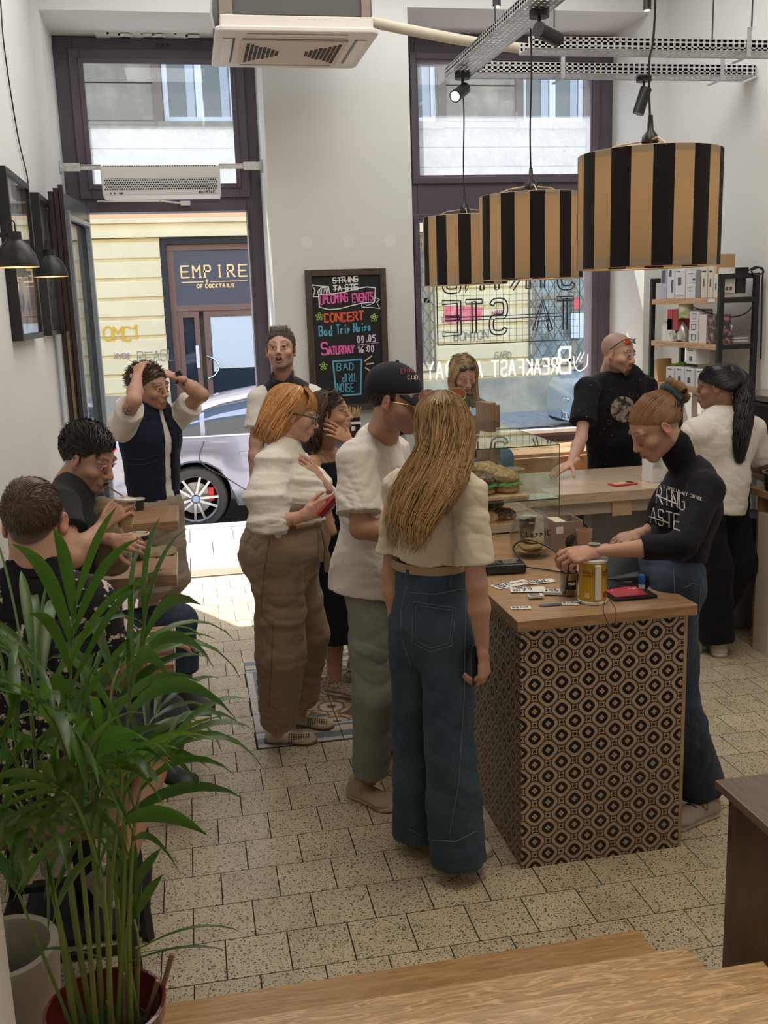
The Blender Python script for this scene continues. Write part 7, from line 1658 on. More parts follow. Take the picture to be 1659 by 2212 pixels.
rings=interp_rings([rr(0,-.005,.128,.015,.02),rr(0,-.01,.115,.062,.075),rr(0,-.02,.06,.092,.108),rr(0,-.045,.0,.100,.088),rr(0,-.055,-.06,.104,.085),rr(0,-.06,-.115,.100,.085),rr(0,-.062,-.150,.092,.082)],18)
hl_=hair_long(rings,620,.0042,41,(.93*pi,2.07*pi),24,.008,2.2,endvar=.3,tone=(.6,1.4)); hl2=hair_long(rings,200,.0018,42,(.88*pi,2.12*pi),26,.016,3,endvar=.15,tone=(.8,1.6))
fr=fringe(h,260,.02,.125,.100,.032,.05,.070,43,.0036,.014)
hairpart(root,[hv,hl_,hl2,fr],HR)
shp=M('cream_knit_shoe',(.50,.42,.28),.8,bump=(150,.3)); tan=M('tan_sole',(.18,.12,.07),.7)
for i,(a,b) in enumerate(((Fl(574,1600),Fl(684,1604)),(Fl(626,1560),Fl(720,1574)))):
    s_=shoe(root,a,b,shp,tan,name='shoe',w=.046,h=.058,soleh=.016,collar=0); d=unit(b-a); n_=np.cross(d,A3(0,0,1)); mb=MB()
    for r_ in range(6):
        for c in range(9):
            p=a+d*(.125+c*.0115)+A3(0,0,.020+r_*.0062)-np.cross(A3(0,0,1),d)*0; q=a+d*(.125+c*.0115); z=.018+r_*.0068
            wv_=.0455*math.sqrt(max(0,1-((c*.0115)/.115)**2*.75))*(1-.35*(z/.058)**2); p=q-np.cross(A3(0,0,1),d)*(wv_+.0005)*(-1 if False else -1)*-1; p=p+A3(0,0,z); mb.obox(p,d*.0030,np.cross(A3(0,0,1),d)*.0012,(0,0,.0022))
    part('perforation',mb,M('perforation_brown',(.09,.055,.03),.8),s_,kind='stuff')
    mb=MB(); an=(j['aR'] if i==0 else j['aL'])
    for k in range(4): mb.tube([a+d*(.10+k*.014)+n_*.03+A3(0,0,.062-.003*k),a+d*(.107+k*.014)+A3(0,0,.078-.006*k),a+d*(.115+k*.014)-n_*.03+A3(0,0,.060-.003*k)],.0016,5)
    part('lace',mb,shp,s_,smooth=True)
t=thing('glasses','dark green framed glasses on the red-haired woman','glasses',h.w(0,.1,0)); DG=M('dark_frame',(.02,.035,.03),.3)
for sx in (-1,1):
    ring=[h.w(sx*.033+cos(a)*.027,.114-abs(sx*.033+cos(a)*.026)*.18,-.002+sin(a)*.021) for a in np.linspace(0,2*pi,19)]; part('rim',MB().tube(ring,.0022,6),DG,t,smooth=True)
    mb=MB(); mb.add([h.w(sx*.033,.108,-.002)]+ring[:-1],[(0,1+i,1+(i+1)%18) for i in range(18)]); part('lens',mb,M('tinted_lens',(.10,.13,.13),.05,alpha=.35,spec=1),t)
    part('temple',MB().tube([h.w(sx*.060,.104,.010),h.w(sx*.085,.04,.012),h.w(sx*.090,-.01,.008)],.0028,6),DG,t,smooth=True)
t=thing('phone','phone in a red case in the red-haired woman\'s hand','phone',J(705,1090,3.98)); part('phone_body',MB().obox(J(712,1088,3.97),(.045,0,.045),(.01,.012,-.01),(0,.03,0)),M('phone_red',(.3,.02,.03),.4),t,bevel=.003)
for k,(u,v) in enumerate(((673,996),(676,1000))): tag(part('ring',MB().tube([Vector(J(u,v,4.17))+V(.009*cos(a),.003*cos(a),.009*sin(a)) for a in np.linspace(0,6.28,12)],.0016,5),GLD,smooth=True),('upper','lower')[k]+' gold ring on the red-haired woman\'s raised hand','ring')
# ================================================================ 4 curly dark-haired woman
root=person('person with long dark curls and hoop earring in a black sleeveless dress',(.80,5.0,0))
j=dict(sR=J(676,1000,4.88),sL=J(748,995,5.12),nb=J(696,965,5.02),hR=K(708,.93,4.92),hL=K(742,.93,5.06),eR=J(690,1090,4.75),wR=J(720,1150,4.7),eL=J(770,1060,4.95),wL=J(757,955,4.86),kR=K(722,.50,4.92),kL=K(750,.50,5.1),aR=K(722,.08,4.92),aL=K(768,.08,5.25))
h=Head(J(713,893,4.95),(.93,-.38,.05),0,.95)
build_body(root,h,j,1,(.50,.29,.20),dict(),dict(brow=(.04,.025,.02),lip=(.40,.14,.12)),[dict(wr=j['wL'],d=(-.75,-.1,.62),back=(.3,-.85,.35),side=1,curl=(.25,.35,.25),sc=.92,spread=.08)],legs=True)
h.eyes(root,(.09,.05,.03),(.1,.25))
cloth('dress_top',top_ops(j,1,.008,.10,0,bust=.06).clip(J(700,1000,4.9),A3(.0,0,1)),BLKK,root,.008,.003,51)
v_,q_=[],[]; cen=[K(722,1.08,4.98),K(725,.93,4.98),K(728,.75,4.99),K(732,.5,5.0),K(735,.30,5.0)]; rad=[.125,.165,.18,.205,.235]; n_=90
rows_=[]
for i in range(17):
    t_=i/16*4; a=int(min(t_,3)); f_=t_-a; c=cen[a]*(1-f_)+cen[a+1]*f_; R0=rad[a]*(1-f_)+rad[a+1]*f_
    rows_.append([c+A3(cos(x)*R0*(1+.05*(i/16)*sin(x*13+.6*sin(x*3))+.02*sin(x*29)*(i>8)),sin(x)*R0*.85*(1+.05*(i/16)*sin(x*13)),0) for x in np.linspace(0,2*pi,n_,endpoint=False)])
mb=MB(); 
for rw in rows_: mb.v+=[tuple(p) for p in rw]
mb.f=[(i*n_+k,i*n_+(k+1)%n_,(i+1)*n_+(k+1)%n_,(i+1)*n_+k) for i in range(16) for k in range(n_)]; mb.mi=[0]*len(mb.f)
part('skirt',mb,BLKK,root,smooth=True,angle=90)
HC=hairmat('dark_curls',(.035,.018,.010),(.11,.06,.035),.4); Lh,Fh=h.R[:,0],h.R[:,1]
hv=hair_hull(h,.004,((0,.75,-.70),(0,.02,-.01)),lambda S:S.seg(h.w(0,-.04,0),h.w(0,-.06,-.06),(.082,.07),(.075,.05),Lh,True,.03))
rings=interp_rings([rr(0,-.01,.125,.02,.03),rr(0,-.015,.11,.062,.07),rr(0,-.025,.05,.092,.10),rr(0,-.05,-.02,.100,.08),rr(0,-.065,-.09,.105,.075),rr(0,-.07,-.15,.10,.065),rr(0,-.07,-.20,.085,.05)],16)
hairpart(root,[hv,hair_long(rings,420,.0042,52,(.9*pi,2.1*pi),30,.020,3.6,endvar=.4,tone=(.5,1.5)),hair_short(h,900,.055,lambda p:(np.sign(p[0])*1.,-.6,-.5),53,.0032,.06,line=lambda L:L[:,2]-(.75*L[:,1]+.004),grow=.010,curl=.004)],HC)
part('neck_chain',MB().tube(curve_pts([j['nb']+A3(-.05,-.03,.01),J(700,985,4.86),J(716,1000,4.84),J(738,985,4.9)],6),.0012,5),BLKPL,root,smooth=True)
tag(part('hoop_earring',MB().tube([h.w(.084+.002*cos(a),-.0+.022*cos(a),-.055+.024*sin(a)) for a in np.linspace(0,6.28,19)],.0014,6),GLD,smooth=True),'large gold hoop earring of the curly dark-haired woman','earring')
pf=M('speckled_sneaker',(.42,.33,.28),.8,var=(140,(.06,.045,.04),.52,.58)); ps=M('pink_white_sole',(.60,.50,.46),.6)
shoe(root,Fl(702,1493),Fl(792,1508),pf,ps,w=.048,soleh=.034,h=.075,lace=M('pale_lace',(.55,.5,.42),.8)); shoe(root,Fl(752,1445),Fl(830,1450),pf,ps,w=.048,soleh=.034,h=.07)
# ================================================================ 5 bearded man by the door post
root=person('person with swept back hair and open mouth in a black vest over white tee',(.60,5.75,0))
j=dict(sR=J(562,860,5.75),sL=J(676,855,5.80),nb=J(613,822,5.80),hR=K(598,.97,5.75),hL=K(642,.97,5.75),eR=J(553,955,5.68),wR=J(549,1045,5.62),eL=J(688,950,5.8),wL=J(690,1030,5.8),kR=K(600,.52,5.72),kL=K(645,.52,5.75),aR=K(600,.09,5.72),aL=K(648,.09,5.72))
h=Head(J(607,757,5.74),(-.22,-.93,.20),-.02,1.02)
build_body(root,h,j,0,(.55,.33,.25),dict(mouth=.008,fat=.97),dict(brow=(.06,.04,.03),stub=((.20,.13,.10),.45),mouth=.008,hair=(.10,.07,.055)),[dict(wr=j['wR'],d=(0,-.1,-1),back=(-.9,0,0),side=-1)],neckr=.062)
h.eyes(root,(.10,.08,.06),(0,-.05))
cloth('tee',top_ops(j,0,.014,-.06,.72,(.064,.080)),WHITE_T,root,.009,.005,61)
S=top_ops(j,0,.026,-.04,0); S.seg(j['nb']+A3(0,-.12,.05),j['nb']+A3(-.01,-.15,-.10),.055,.012,None,True,.01,True); cloth('vest',S,fabric('black_vest',(.02,.02,.024),.8),root,.009,.003,62)
S=SDF(); S.path([h.w(-.055,-.03,-.125),h.w(-.058,.02,-.15),h.w(-.03,.06,-.185)],[(.008,.02)]*3,None,True,.01); S.path([h.w(.055,-.03,-.125),h.w(.058,.02,-.15),h.w(.03,.06,-.185)],[(.008,.02)]*3,None,True,.01); cloth('collar',S,_mats['black_vest'],root,.006,0)
cloth('jeans',pants_ops(j,(.09,.075,.065)),BLUEJ,root,.011,.005,63)
shoe(root,Fl(598,1345,0)+A3(0,.0,0),Fl(598,1345,0)+A3(-.02,-.26,0),WSH,WSOLE); shoe(root,j['aL']*A3(1,1,0)+A3(0,.05,0),j['aL']*A3(1,1,0)+A3(.03,-.21,0),WSH,WSOLE)
HG=hairmat('brown_grey_hair',(.07,.05,.04),(.18,.14,.115),.42)
hairpart(root,[hair_hull(h,.003,((0,.80,-1),(0,.0,.006)),shape=(.0755,.098,.091)),hair_short(h,2200,.045,lambda p:(.25,-1,.3),64,.0022,.10,line=lambda L:L[:,2]-(.80*L[:,1]-.004),grow=.005,shape=(.0755,.098,.091),lenf=lambda p:.25+.75*min(1,max(0,(p[2]-.05)/.05))),fringe(h,220,.074,.070,-.02,.129,.045,.045,66,.0024,.022),hair_short(h,700,.008,lambda p:(0,-.3,-1),65,.0018,.1)],HG)
bd=lambda L:np.minimum(np.minimum(L[:,1]+.0,-.045-L[:,2]),.02)
part('moustache',npmesh('moustache',*strandmesh(np.array([[h.w(sx*(.004+.018*t_*k),.1120-.0100*t_*k,-.0545-.004*t_*k-.0012*(i%4)) for t_ in np.linspace(0,1,5)] for sx in (-1,1) for i in range(26) for k in (.5+.5*(i/26),)]),.0012,3)[:2],HG,None),None,root)
# ================================================================ 6 man with hands behind his head
root=person('person in a navy vest and white tee holding both hands behind the head',(-.25,5.65,0))
j=dict(sR=J(268,906,5.56),sL=J(376,902,5.78),nb=J(322,893,5.68),hR=K(312,.90,5.66),hL=K(356,.90,5.76),eR=J(289,866,5.22),wR=J(297,812,5.46),eL=J(436,853,5.62),wL=J(380,814,5.62),kR=K(322,.50,5.62),kL=K(368,.50,5.72),aR=K(322,.09,5.62),aL=K(372,.09,5.72))
h=Head(J(323,836,5.64),(.80,-.58,-.12),-.04,1.04)
SK6=(.50,.29,.21)
build_body(root,h,j,0,SK6,dict(fat=1.02),dict(brow=(.10,.06,.04),stub=((.22,.12,.08),.40),lip=(.40,.16,.13),hair=(.06,.04,.03)),[dict(wr=j['wR'],d=(.15,.75,.55),back=(-.5,-.5,.6),side=-1,curl=(.35,.4,.3),spread=.06),dict(wr=j['wL'],d=(-.75,.5,.25),back=(.2,-.4,.8),side=1,curl=(.3,.4,.3),spread=.06)])
h.eyes(root,(.10,.07,.05),(.1,-.1))
S=top_ops(j,0,.014,-.015,0); 
for a,sl in (('R',.62),('L',.62)): s_,e_=j['s'+a],j['e'+a]; S.seg(s_-A3(0,0,.02),s_+(e_-s_)*sl,.066,.080,None,False,.04)
S.ell(j['sR']+A3(-.02,-.02,-.04),(.075,.07,.08),None,.04); cloth('tee',S,WHITE_T,root,.009,.006,71)
S=top_ops(j,0,.030,.045,0,k=.03); ff=np.cross(A3(0,0,1),unit(j['sR']-j['sL'])); ff=ff if ff[1]<0 else -ff; fr0=j['nb']+ff*.16; 
S.seg(fr0+A3(.02,0,.05),j['pel']+ff*.17+A3(.045,0,-.15),(.02,.10),(.052,.10),unit(j['sR']-j['sL']),True,.01,True)
vest=cloth('vest',S,NAVY,root,.0085,.004,72)
for (u,v) in ((329,901),(341,947),(352,984),(358,1022)):
    p=onsurf(vest,u-8,v,.002)
    if p is not None: part('button',MB().cyl(p+V(0,-.004,0),p,.006,n=10),BLKPL,root)
stitch(vest,[(277,1003),(310,1004),(340,995)],.0022,M('navy_seam',(.03,.035,.06),.8),root,'pocket_flap'); stitch(vest,[(279,992),(310,992),(340,983)],.0016,_mats['navy_seam'],root,'pocket_flap')
cloth('shorts',pants_ops(j,(.105,.11,.12),hemt=.10,waist=.06,hips=(.17,.135)),KHAKI2,root,.009,.008,73)
HB6=hairmat('light_brown_curls',(.07,.045,.028),(.20,.13,.08),.4)
hairpart(root,[hair_hull(h,.010),hair_short(h,1100,.032,lambda p:(.6,.3,.2),74,.0026,.2,grow=.008,curl=.008,noise_=.25),hair_short(h,200,.05,lambda p:(-.3,-1,-.6),75,.003,.6,line=lambda L:np.minimum(-.04-L[:,1],L[:,2]+.07),grow=.012,curl=.012)],HB6)
for a,c in (('R',1),('L',1)): shoe(root,j['a'+a]*A3(1,1,0)+A3(-.02,.06,0),j['a'+a]*A3(1,1,0)+A3(.08,-.19,0),WSH,WSOLE)
TAT=M('tattoo_ink',(.06,.07,.08),.6); body6=[o for o in root.children if o.name.startswith('body')][0]
for k,(u,v) in enumerate([(270,885),(276,892),(270,898),(279,884),(273,903)]): stitch(body6,[(u-5,v),(u,v-5),(u+6,v),(u+2,v+5),(u-4,v+2)],.0018,TAT,root,'tattoo',push=.0006)
stitch(body6,[(396,826),(399,832),(394,833),(396,826)],.003,TAT,root,'tattoo',push=.0006)
t=thing('watch','black smart band on the raised wrist of the man in the vest','watch',j['wL']); d_=unit(j['wL']-j['eL']); u_=unit(np.cross(d_,A3(0,1,0))); w_=np.cross(d_,u_); c=j['wL']-d_*.02
part('strap',MB().tube([Vector(c+(u_*cos(a)*.030+w_*sin(a)*.027)) for a in np.linspace(0,6.28,17)],.007,6),BLKPL,t,smooth=True); part('dial',MB().obox(c+A3(0,-.02,.028),(.014,0,.006),(0,.008,0),(-.006,0,.016)),BLKPL,t,bevel=.003)
tag(part('wristband',MB().tube([Vector(j['wR']+A3(.027*cos(a),.024*sin(a),-.01)) for a in np.linspace(0,6.28,17)],.002,6),M('red_thread',(.3,.08,.06),.7),smooth=True),'thin red thread bracelet on the man with raised arms','bracelet')
# ================================================================ 7 man drinking through a straw
root=person('person with dark hair and moustache drinking iced coffee through a straw',(-.55,3.95,0))
j=dict(sR=J(128,1090,3.80),sL=J(182,1072,4.18),nb=J(152,1050,4.02),hR=K(112,.69,3.86),hL=K(120,.69,4.06),eR=J(158,1205,3.62),wR=J(222,1135,3.72),eL=J(205,1185,4.15),wL=J(240,1165,3.90),kR=K(300,.70,3.80),kL=K(385,.66,4.32),aR=K(330,.26,3.85),aL=K(398,.40,4.30))
h=Head(J(190,988,3.98),(.80,-.42,-.42),.02,1.04)
build_body(root,h,j,0,(.50,.30,.225),dict(eyes='open',fat=1.06,jaw=1.05,nose=1.1),dict(brow=(.05,.03,.02),lip=(.42,.16,.13),stub=((.16,.10,.08),.3),hair=(.02,.015,.012)),[dict(wr=j['wR'],d=(.75,.1,.60),back=(-.55,-.80,.15),side=-1,curl=((.35,.8,.4),(.4,.9,.4),(.45,.9,.4),(.5,.9,.4)),thumb=(.6,.7,-.4)),dict(wr=j['wL'],d=(.9,-.2,-.15),back=(-.1,-.75,.65),side=1,curl=(.5,.8,.5))],neckr=.060,res=.004)
h.eyes(root,(.08,.05,.03),(.1,-.25))
cloth('tee',top_ops(j,0,.018,-.02,.55,(.066,.082),belly=.02),CHAR,root,.009,.008,81,1.2)
cloth('trousers',pants_ops(j,(.095,.08,.07),hemt=.9),DARKJ,root,.010,.006,82)
shoe(root,j['aL']+A3(-.03,.03,-.09),j['aL']+A3(.10,-.20,-.11),M('dark_shoe',(.03,.035,.03),.5),M('dark_sole',(.02,.02,.02),.7)); shoe(root,j['aR']+A3(-.03,.05,-.09),j['aR']+A3(.16,-.15,-.1),M('dark_shoe',(.03,.035,.03),.5),M('dark_sole',(.02,.02,.02),.7))
HD=hairmat('near_black_hair',(.014,.010,.009),(.055,.038,.03),.38)
hairpart(root,[hair_hull(h,.003,((0,.72,-1),(0,.0,.008)),shape=(.077,.102,.092)),hair_short(h,2200,.040,lambda p:(.6,.5 if p[2]>.07 else -.4,.1 if p[2]>.05 else -.8),83,.0024,.05,grow=.006,shape=(.077,.102,.092),line=lambda L:L[:,2]-(.72*L[:,1]+.010),lenf=lambda p:.35+.75*min(1,max(0,(p[2]-.03)/.05))),hair_short(h,120,.03,lambda p:(0,.1,-1),85,.002,.05,region=lambda L:(np.abs(L[:,0])>.06)&(L[:,1]>.0)&(L[:,1]<.03),line=lambda L:L[:,2]+.025)],HD)
part('moustache',npmesh('moustache',*strandmesh(np.array([[h.w(sx*(.003+.022*t_*k),.1125-.0120*t_*k,-.0520-.006*t_*k-.0016*(i%5)) for t_ in np.linspace(0,1,5)] for sx in (-1,1) for i in range(34) for k in (.5+.5*(i/34),)]),.0014,3)[:2],HD,None),None,root)
# iced coffee
c=j['wR']+unit(A3(.75,.1,.60))*.075+unit(A3(.55,.80,-.15))*.042; ax_=unit(A3(.10,.05,1)); M3=Vector(ax_).to_track_quat('Z','Y').to_matrix()
t=thing('iced_coffee','clear plastic cup of iced coffee held to the mouth of the man in charcoal','cup',c)
part('cup_wall',MB().lathe(c-ax_*.06,[(.001,0),(.026,0),(.036,.10),(.0375,.10)],24,rot=M3),GJ,t,smooth=True); part('coffee',MB().lathe(c-ax_*.058,[(.001,0),(.0245,0),(.033,.085),(.001,.086)],24,rot=M3),M('coffee_milk',(.50,.32,.16),.4,var=(20,(.62,.50,.36),.4,.6)),t,smooth=True)
part('lid',MB().lathe(c+ax_*.04,[(.039,0),(.041,.006),(.034,.010),(.001,.012)],24,rot=M3),M('clear_lid',(.68,.66,.6),.2,alpha=.8),t,smooth=True)
mo=h.w(0,.108,-.067); part('straw',MB().tube([Vector(c-ax_*.03),Vector(c+ax_*.05),Vector(mo)],.0032,8),M('paper_straw',(.32,.22,.13),.7,var=(120,(.12,.08,.05),.48,.52)),t,smooth=True)
S=SDF(); S.ell(J(232,1125,4.02),(.055,.07,.09),None,.05); S.ell(J(240,1205,4.02),(.075,.10,.07),None,.06); S.ell(J(340,1192,4.10),(.085,.10,.022),None,.05); S.seg(J(215,1110,4.0),J(235,1200,4.0),.06,.08,None,True,.05)
v,q=S.mesh(.009); n_=vnormals(v,q); v=folds(v,n_,.014,9,1.1); o=part('jacket',npmesh('jacket',v,q,fabric('olive_tan_jacket',(.20,.155,.085),.9,500,None,.4))); tag(o,'crumpled olive tan jacket on the lap of the man drinking coffee','jacket')
# ================================================================ 8 man seen from behind, near left
root=person('person with short brown hair seen from behind in a dark patterned shirt',(-.5,2.85,0))
j=dict(sR=J(185,1300,2.84),sL=J(-40,1305,2.80),nb=J(80,1238,2.84),hR=K(150,.70,2.82),hL=K(20,.70,2.80),eR=K(262,.985,2.90),wR=K(325,.972,3.12),eL=J(-80,1480,2.9),wL=J(30,1500,3.1),kR=K(346,.70,3.12),kL=K(130,.70,3.25),aR=J(262,1880,2.86),aL=K(110,.28,3.15))
h=Head(J(74,1128,2.86),(.12,.98,-.16),.0,1.06)
build_body(root,h,j,0,(.50,.29,.21),dict(fat=1.05),dict(hair=(.10,.07,.055),hairline=lambda x,y,z: z-(.95*y+.012)),[dict(wr=j['wR'],d=(.95,.25,-.1),back=(0,-.3,.95),side=-1)],neckr=.066,res=.004)
SHP=fabric('printed_shirt',(.012,.014,.018),.8,600,(34,(.55,.47,.40),.56,.60),.15,.05)
cloth('shirt',top_ops(j,0,.026,-.13,.75,(.072,.090)),SHP,root,.009,.006,91)
S=SDF(); S.seg(j['nb']+A3(0,-.012,-.01),j['nb']+A3(0,.0,.045),(.085,.078),(.080,.072),h.R[:,0],False,.01); cloth('collar',S,BLKF,root,.006,.002,3)
S=SDF(); torso_ops(S,j,0,.032); S.clip(j['nb']-j['up']*.10,-A3(0,0,1)); cloth('yoke',S,BLKF,root,.009,.004,92)
S=pants_ops(j,(.105,.095,.10),hemt=.22); shorts=cloth('shorts',S,fabric('dark_shorts',(.018,.022,.034),.85,600,None,.2),root,.010,.007,93)
hh=hairmat('thin_brown_hair',(.07,.045,.03),(.19,.13,.09),.45)
hairpart(root,[hair_short(h,3200,.014,lambda p:(.25,.9,-.1 if p[2]>.05 else -1),94,.0013,.07,line=lambda L:L[:,2]-(.95*L[:,1]+.012),grow=.001,region=lambda L:(((L[:,0]-.012)/.030)**2+((L[:,1]+.045)/.026)**2+((L[:,2]-.10)/.05)**2)>1,lenf=lambda p:1.9 if p[2]>.09 else .8)],hh)
shoe(root,j['aR']+A3(-.02,-.05,-.09),j['aR']+A3(-.09,.18,-.12),M('cream_trainer',(.50,.46,.40),.6),WSOLE,w=.05,lace=M('pale_lace',(.55,.5,.42),.8)); shoe(root,j['aL']+A3(0,-.03,-.09),j['aL']+A3(.03,.22,-.1),M('cream_trainer',(.50,.46,.40),.6),WSOLE,w=.05)
part('sock',MB().lathe(j['aR']-A3(0,0,.03),[(.046,0),(.044,.05),(.043,.055)],20),BLKF,root,smooth=True)
# ================================================================ 9 woman by the window
root=person('person with blond hair and olive shirt looking at a phone before the window',(2.1,6.5,0))
j=dict(sR=J(968,878,6.50),sL=J(1036,882,6.50),nb=J(1003,858,6.55),hR=K(995,.78,6.55),hL=K(1025,.78,6.55),eR=J(972,935,6.38),wR=J(1008,918,6.2),eL=J(1050,940,6.38),wL=J(1048,914,6.22),kR=K(1060,.98,6.2),kL=K(1085,1.00,6.15),aR=K(1085,.55,6.1),aL=K(1100,.55,6.1))
h=Head(J(1001,806,6.48),(.12,-.85,-.52),-.12,.98)
build_body(root,h,j,1,(.62,.40,.31),dict(eyes='down'),dict(brow=(.22,.14,.08),browt=.003,lip=(.45,.18,.15)),[dict(wr=j['wL'],d=(-.8,-.2,.35),back=(.2,-.7,-.6),side=1,curl=(.5,.7,.4)),dict(wr=j['wR'],d=(.8,-.2,.3),back=(-.2,-.7,-.6),side=-1,curl=(.5,.7,.4))],res=.0045)
cloth('shirt',top_ops(j,1,.016,-.02,.75,(.058,.068),bust=.05),OLIVE,root,.009,.005,101)
cloth('jeans',pants_ops(j,(.085,.07,.06)),fabric('mid_blue_denim',(.12,.22,.34),.8,600),root,.011,.005,102)
HBL=hairmat('light_blond_hair',(.34,.22,.10),(.62,.46,.26),.38); Lh,Fh=h.R[:,0],h.R[:,1]; UZ=A3(0,0,1)
hv=hair_hull(h,.006,((0,.75,-.75),(0,.03,-.01)))
def side_(sg): return interp_rings([(h.w(sg*.035,.0,.105),Lh*.035,Fh*.05),(h.w(sg*.070,.01,.06),Lh*.022,Fh*.05),(h.w(sg*.082,.01,.0),Lh*.016,Fh*.045),(h.w(sg*.082,0,-.06)-UZ*.0,Lh*.018,Fh*.04),(h.w(sg*.085,-.0,-.06)-UZ*.09+A3(0,-.03,0),Lh*.02,Fh*.03),(h.w(sg*.088,0,-.06)-UZ*.17+A3(0,-.05,0),Lh*.014,Fh*.02)],15)
hairpart(root,[hv,hair_long(side_(1),170,.0036,103,(0,2*pi),20,.006,tone=(.7,1.4),endvar=.4),hair_long(side_(-1),170,.0036,104,(0,2*pi),20,.006,tone=(.7,1.4),endvar=.4),hair_short(h,400,.05,lambda p:(np.sign(p[0])*1.,-.3,-.5),105,.0026,.08,grow=.008)],HBL)
t=thing('sunglasses','dark sunglasses pushed up on the window woman\'s hair','sunglasses',h.w(0,.05,.1))
for sx in (-1,1): part('lens',MB().ell(h.w(sx*.033,.070,.088),(.027,.010,.018),8,rot=Matrix(h.R.tolist())@Matrix.Rotation(.7,3,'X')),M('dark_lens',(.03,.02,.012),.1,spec=1),t,smooth=True)
part('bridge',MB().tube([h.w(-.06,.062,.09),h.w(0,.082,.092),h.w(.06,.062,.09)],.003,6),BLKPL,t,smooth=True)
t=thing('phone','pale blue phone in the hands of the woman at the window','phone',J(1026,893,6.1)); part('phone_body',MB().obox(J(1024,891,6.12),(.055,.0,.008),(0,.03,.02),(0,-.004,.006)),M('phone_blue',(.25,.35,.48),.3),t,bevel=.003)
part('lanyard',MB().bar(J(1012,862,6.38),J(1018,910,6.3),.018,.003,up=(0,1,0)).bar(J(1000,862,6.38),J(1014,905,6.3),.012,.003,up=(0,1,0)),M('navy_strap',(.03,.035,.06),.8),root)
t=thing('bar_stool','bar stool the woman at the window sits on','stool',(2.12,6.42,0),'black framed bar stools'); part('seat',MB().box(2.0,2.26,6.28,6.48,.655,.68),_mats['bench_wood'],t,bevel=.005)
for a in (2.02,2.24):
    for b in (6.30,6.46): part('leg',MB().bar((a,b,.654),(a,b,0),.022,.022),BLACK,t)
# ================================================================ 10 bald man leaning on the counter
root=person('person with shaved head and goatee in a black speckled tee leaning on the worktop',(2.45,6.15,0))
j=dict(sR=J(1268,838,6.05),sL=J(1394,832,6.28),nb=J(1322,812,6.20),hR=K(1300,.96,6.30),hL=K(1352,.96,6.36),eR=J(1256,945,5.88),wR=J(1233,1000,5.70),eL=J(1412,940,6.15),wL=J(1405,1004,5.9),kR=K(1300,.5,6.38),kL=K(1350,.5,6.42),aR=K(1300,.08,6.45),aL=K(1350,.08,6.5))
h=Head(J(1335,763,6.08),(.58,-.78,-.18),.04,1.06)
build_body(root,h,j,0,(.58,.36,.28),dict(fat=1.06,nose=1.15),dict(brow=(.14,.09,.06),browt=.003,stub=((.14,.08,.05),.55),hair=(.40,.25,.20)),[dict(wr=j['wR'],d=(-.88,-.40,-.25),back=(-.1,-.2,.97),side=-1,curl=(.12,.12,.1),tc=.1,sc=1.05),dict(wr=j['wL'],d=(.3,-.8,-.3),back=(0,-.3,.95),side=1)],neckr=.070)
h.eyes(root,(.10,.10,.10),(.1,-.05))
BT=fabric('black_speckled_tee',(.010,.010,.014),.85,600,(90,(.62,.57,.52),.685,.70),.25,.04)
tee=cloth('tee',top_ops(j,0,.022,-.14,.72,(.072,.088),belly=.02,hemw=(.20,.15)),BT,root,.0085,.006,111)
MOON=M('moon_print',(.42,.37,.32),.9,var=(24,(.05,.045,.045),.46,.56))
mb=MB(); ring=[]; cu,cv=1346,884
for rr_ in range(1,8):
    for k in range(24):
        p=onsurf(tee,cu+cos(2*pi*k/24)*rr_*3.9,cv+sin(2*pi*k/24)*rr_*4.0,.002); ring.append(p if p is not None else Vector(J(cu,cv,6.0)))
mb.add(ring,[(r_*24+k,r_*24+(k+1)%24,(r_+1)*24+(k+1)%24,(r_+1)*24+k) for r_ in range(6) for k in range(24)]+[tuple(range(24))]); part('moon_print',mb,MOON,root,fix=False)
for (u,v) in ((1316,912),(1364,852)): stitch(tee,[(u+5*cos(a),v+5*sin(a)) for a in np.linspace(0,6.28,9)],.0012,M('small_moon',(.2,.18,.17),.8),root,'small_moon',push=.001)
cloth('trousers',pants_ops(j,(.095,.08,.07)),BLKF,root,.012,.004,112)
HM=hairmat('dark_ginger_hair',(.06,.03,.018),(.16,.08,.045),.45)
gp=np.array([[h.w(x+ .10*x*t_,.084-.008*t_+.018*(1-(x/.03)**2),-.082-.040*t_) for t_ in np.linspace(0,1,5)] for x in rng.uniform(-.024,.024,150)])
mp=np.array([[h.w(sx*(.002+.030*t_*k),.1145-.018*t_*k,-.0515-.003*t_-.0020*(i%5)+.006*t_*t_) for t_ in np.linspace(0,1,6)] for sx in (-1,1) for i in range(45) for k in (.5+.5*(i/45),)])
a,b=strandmesh(gp,.0016,4),strandmesh(mp,.0016,5); part('goatee',npmesh('goatee',a[0],a[1],HM,a[2]),None,root); part('moustache',npmesh('moustache',b[0],b[1],HM,b[2]),None,root)
shoe(root,A3(*j['aR'][:2],0)+A3(0,.04,0),A3(*j['aR'][:2],0)+A3(0,-.2,0),BLKPL,BLKPL); shoe(root,A3(*j['aL'][:2],0)+A3(0,.04,0),A3(*j['aL'][:2],0)+A3(0,-.2,0),BLKPL,BLKPL)
t=thing('sunglasses','wraparound sunglasses with orange mirrored lenses on the shaved head','sunglasses',h.w(0,.06,.1)); OL=M('orange_mirror',(.85,.12,.02),.08,.8); BL_=M('blue_mirror',(.1,.45,.6),.08,.8)
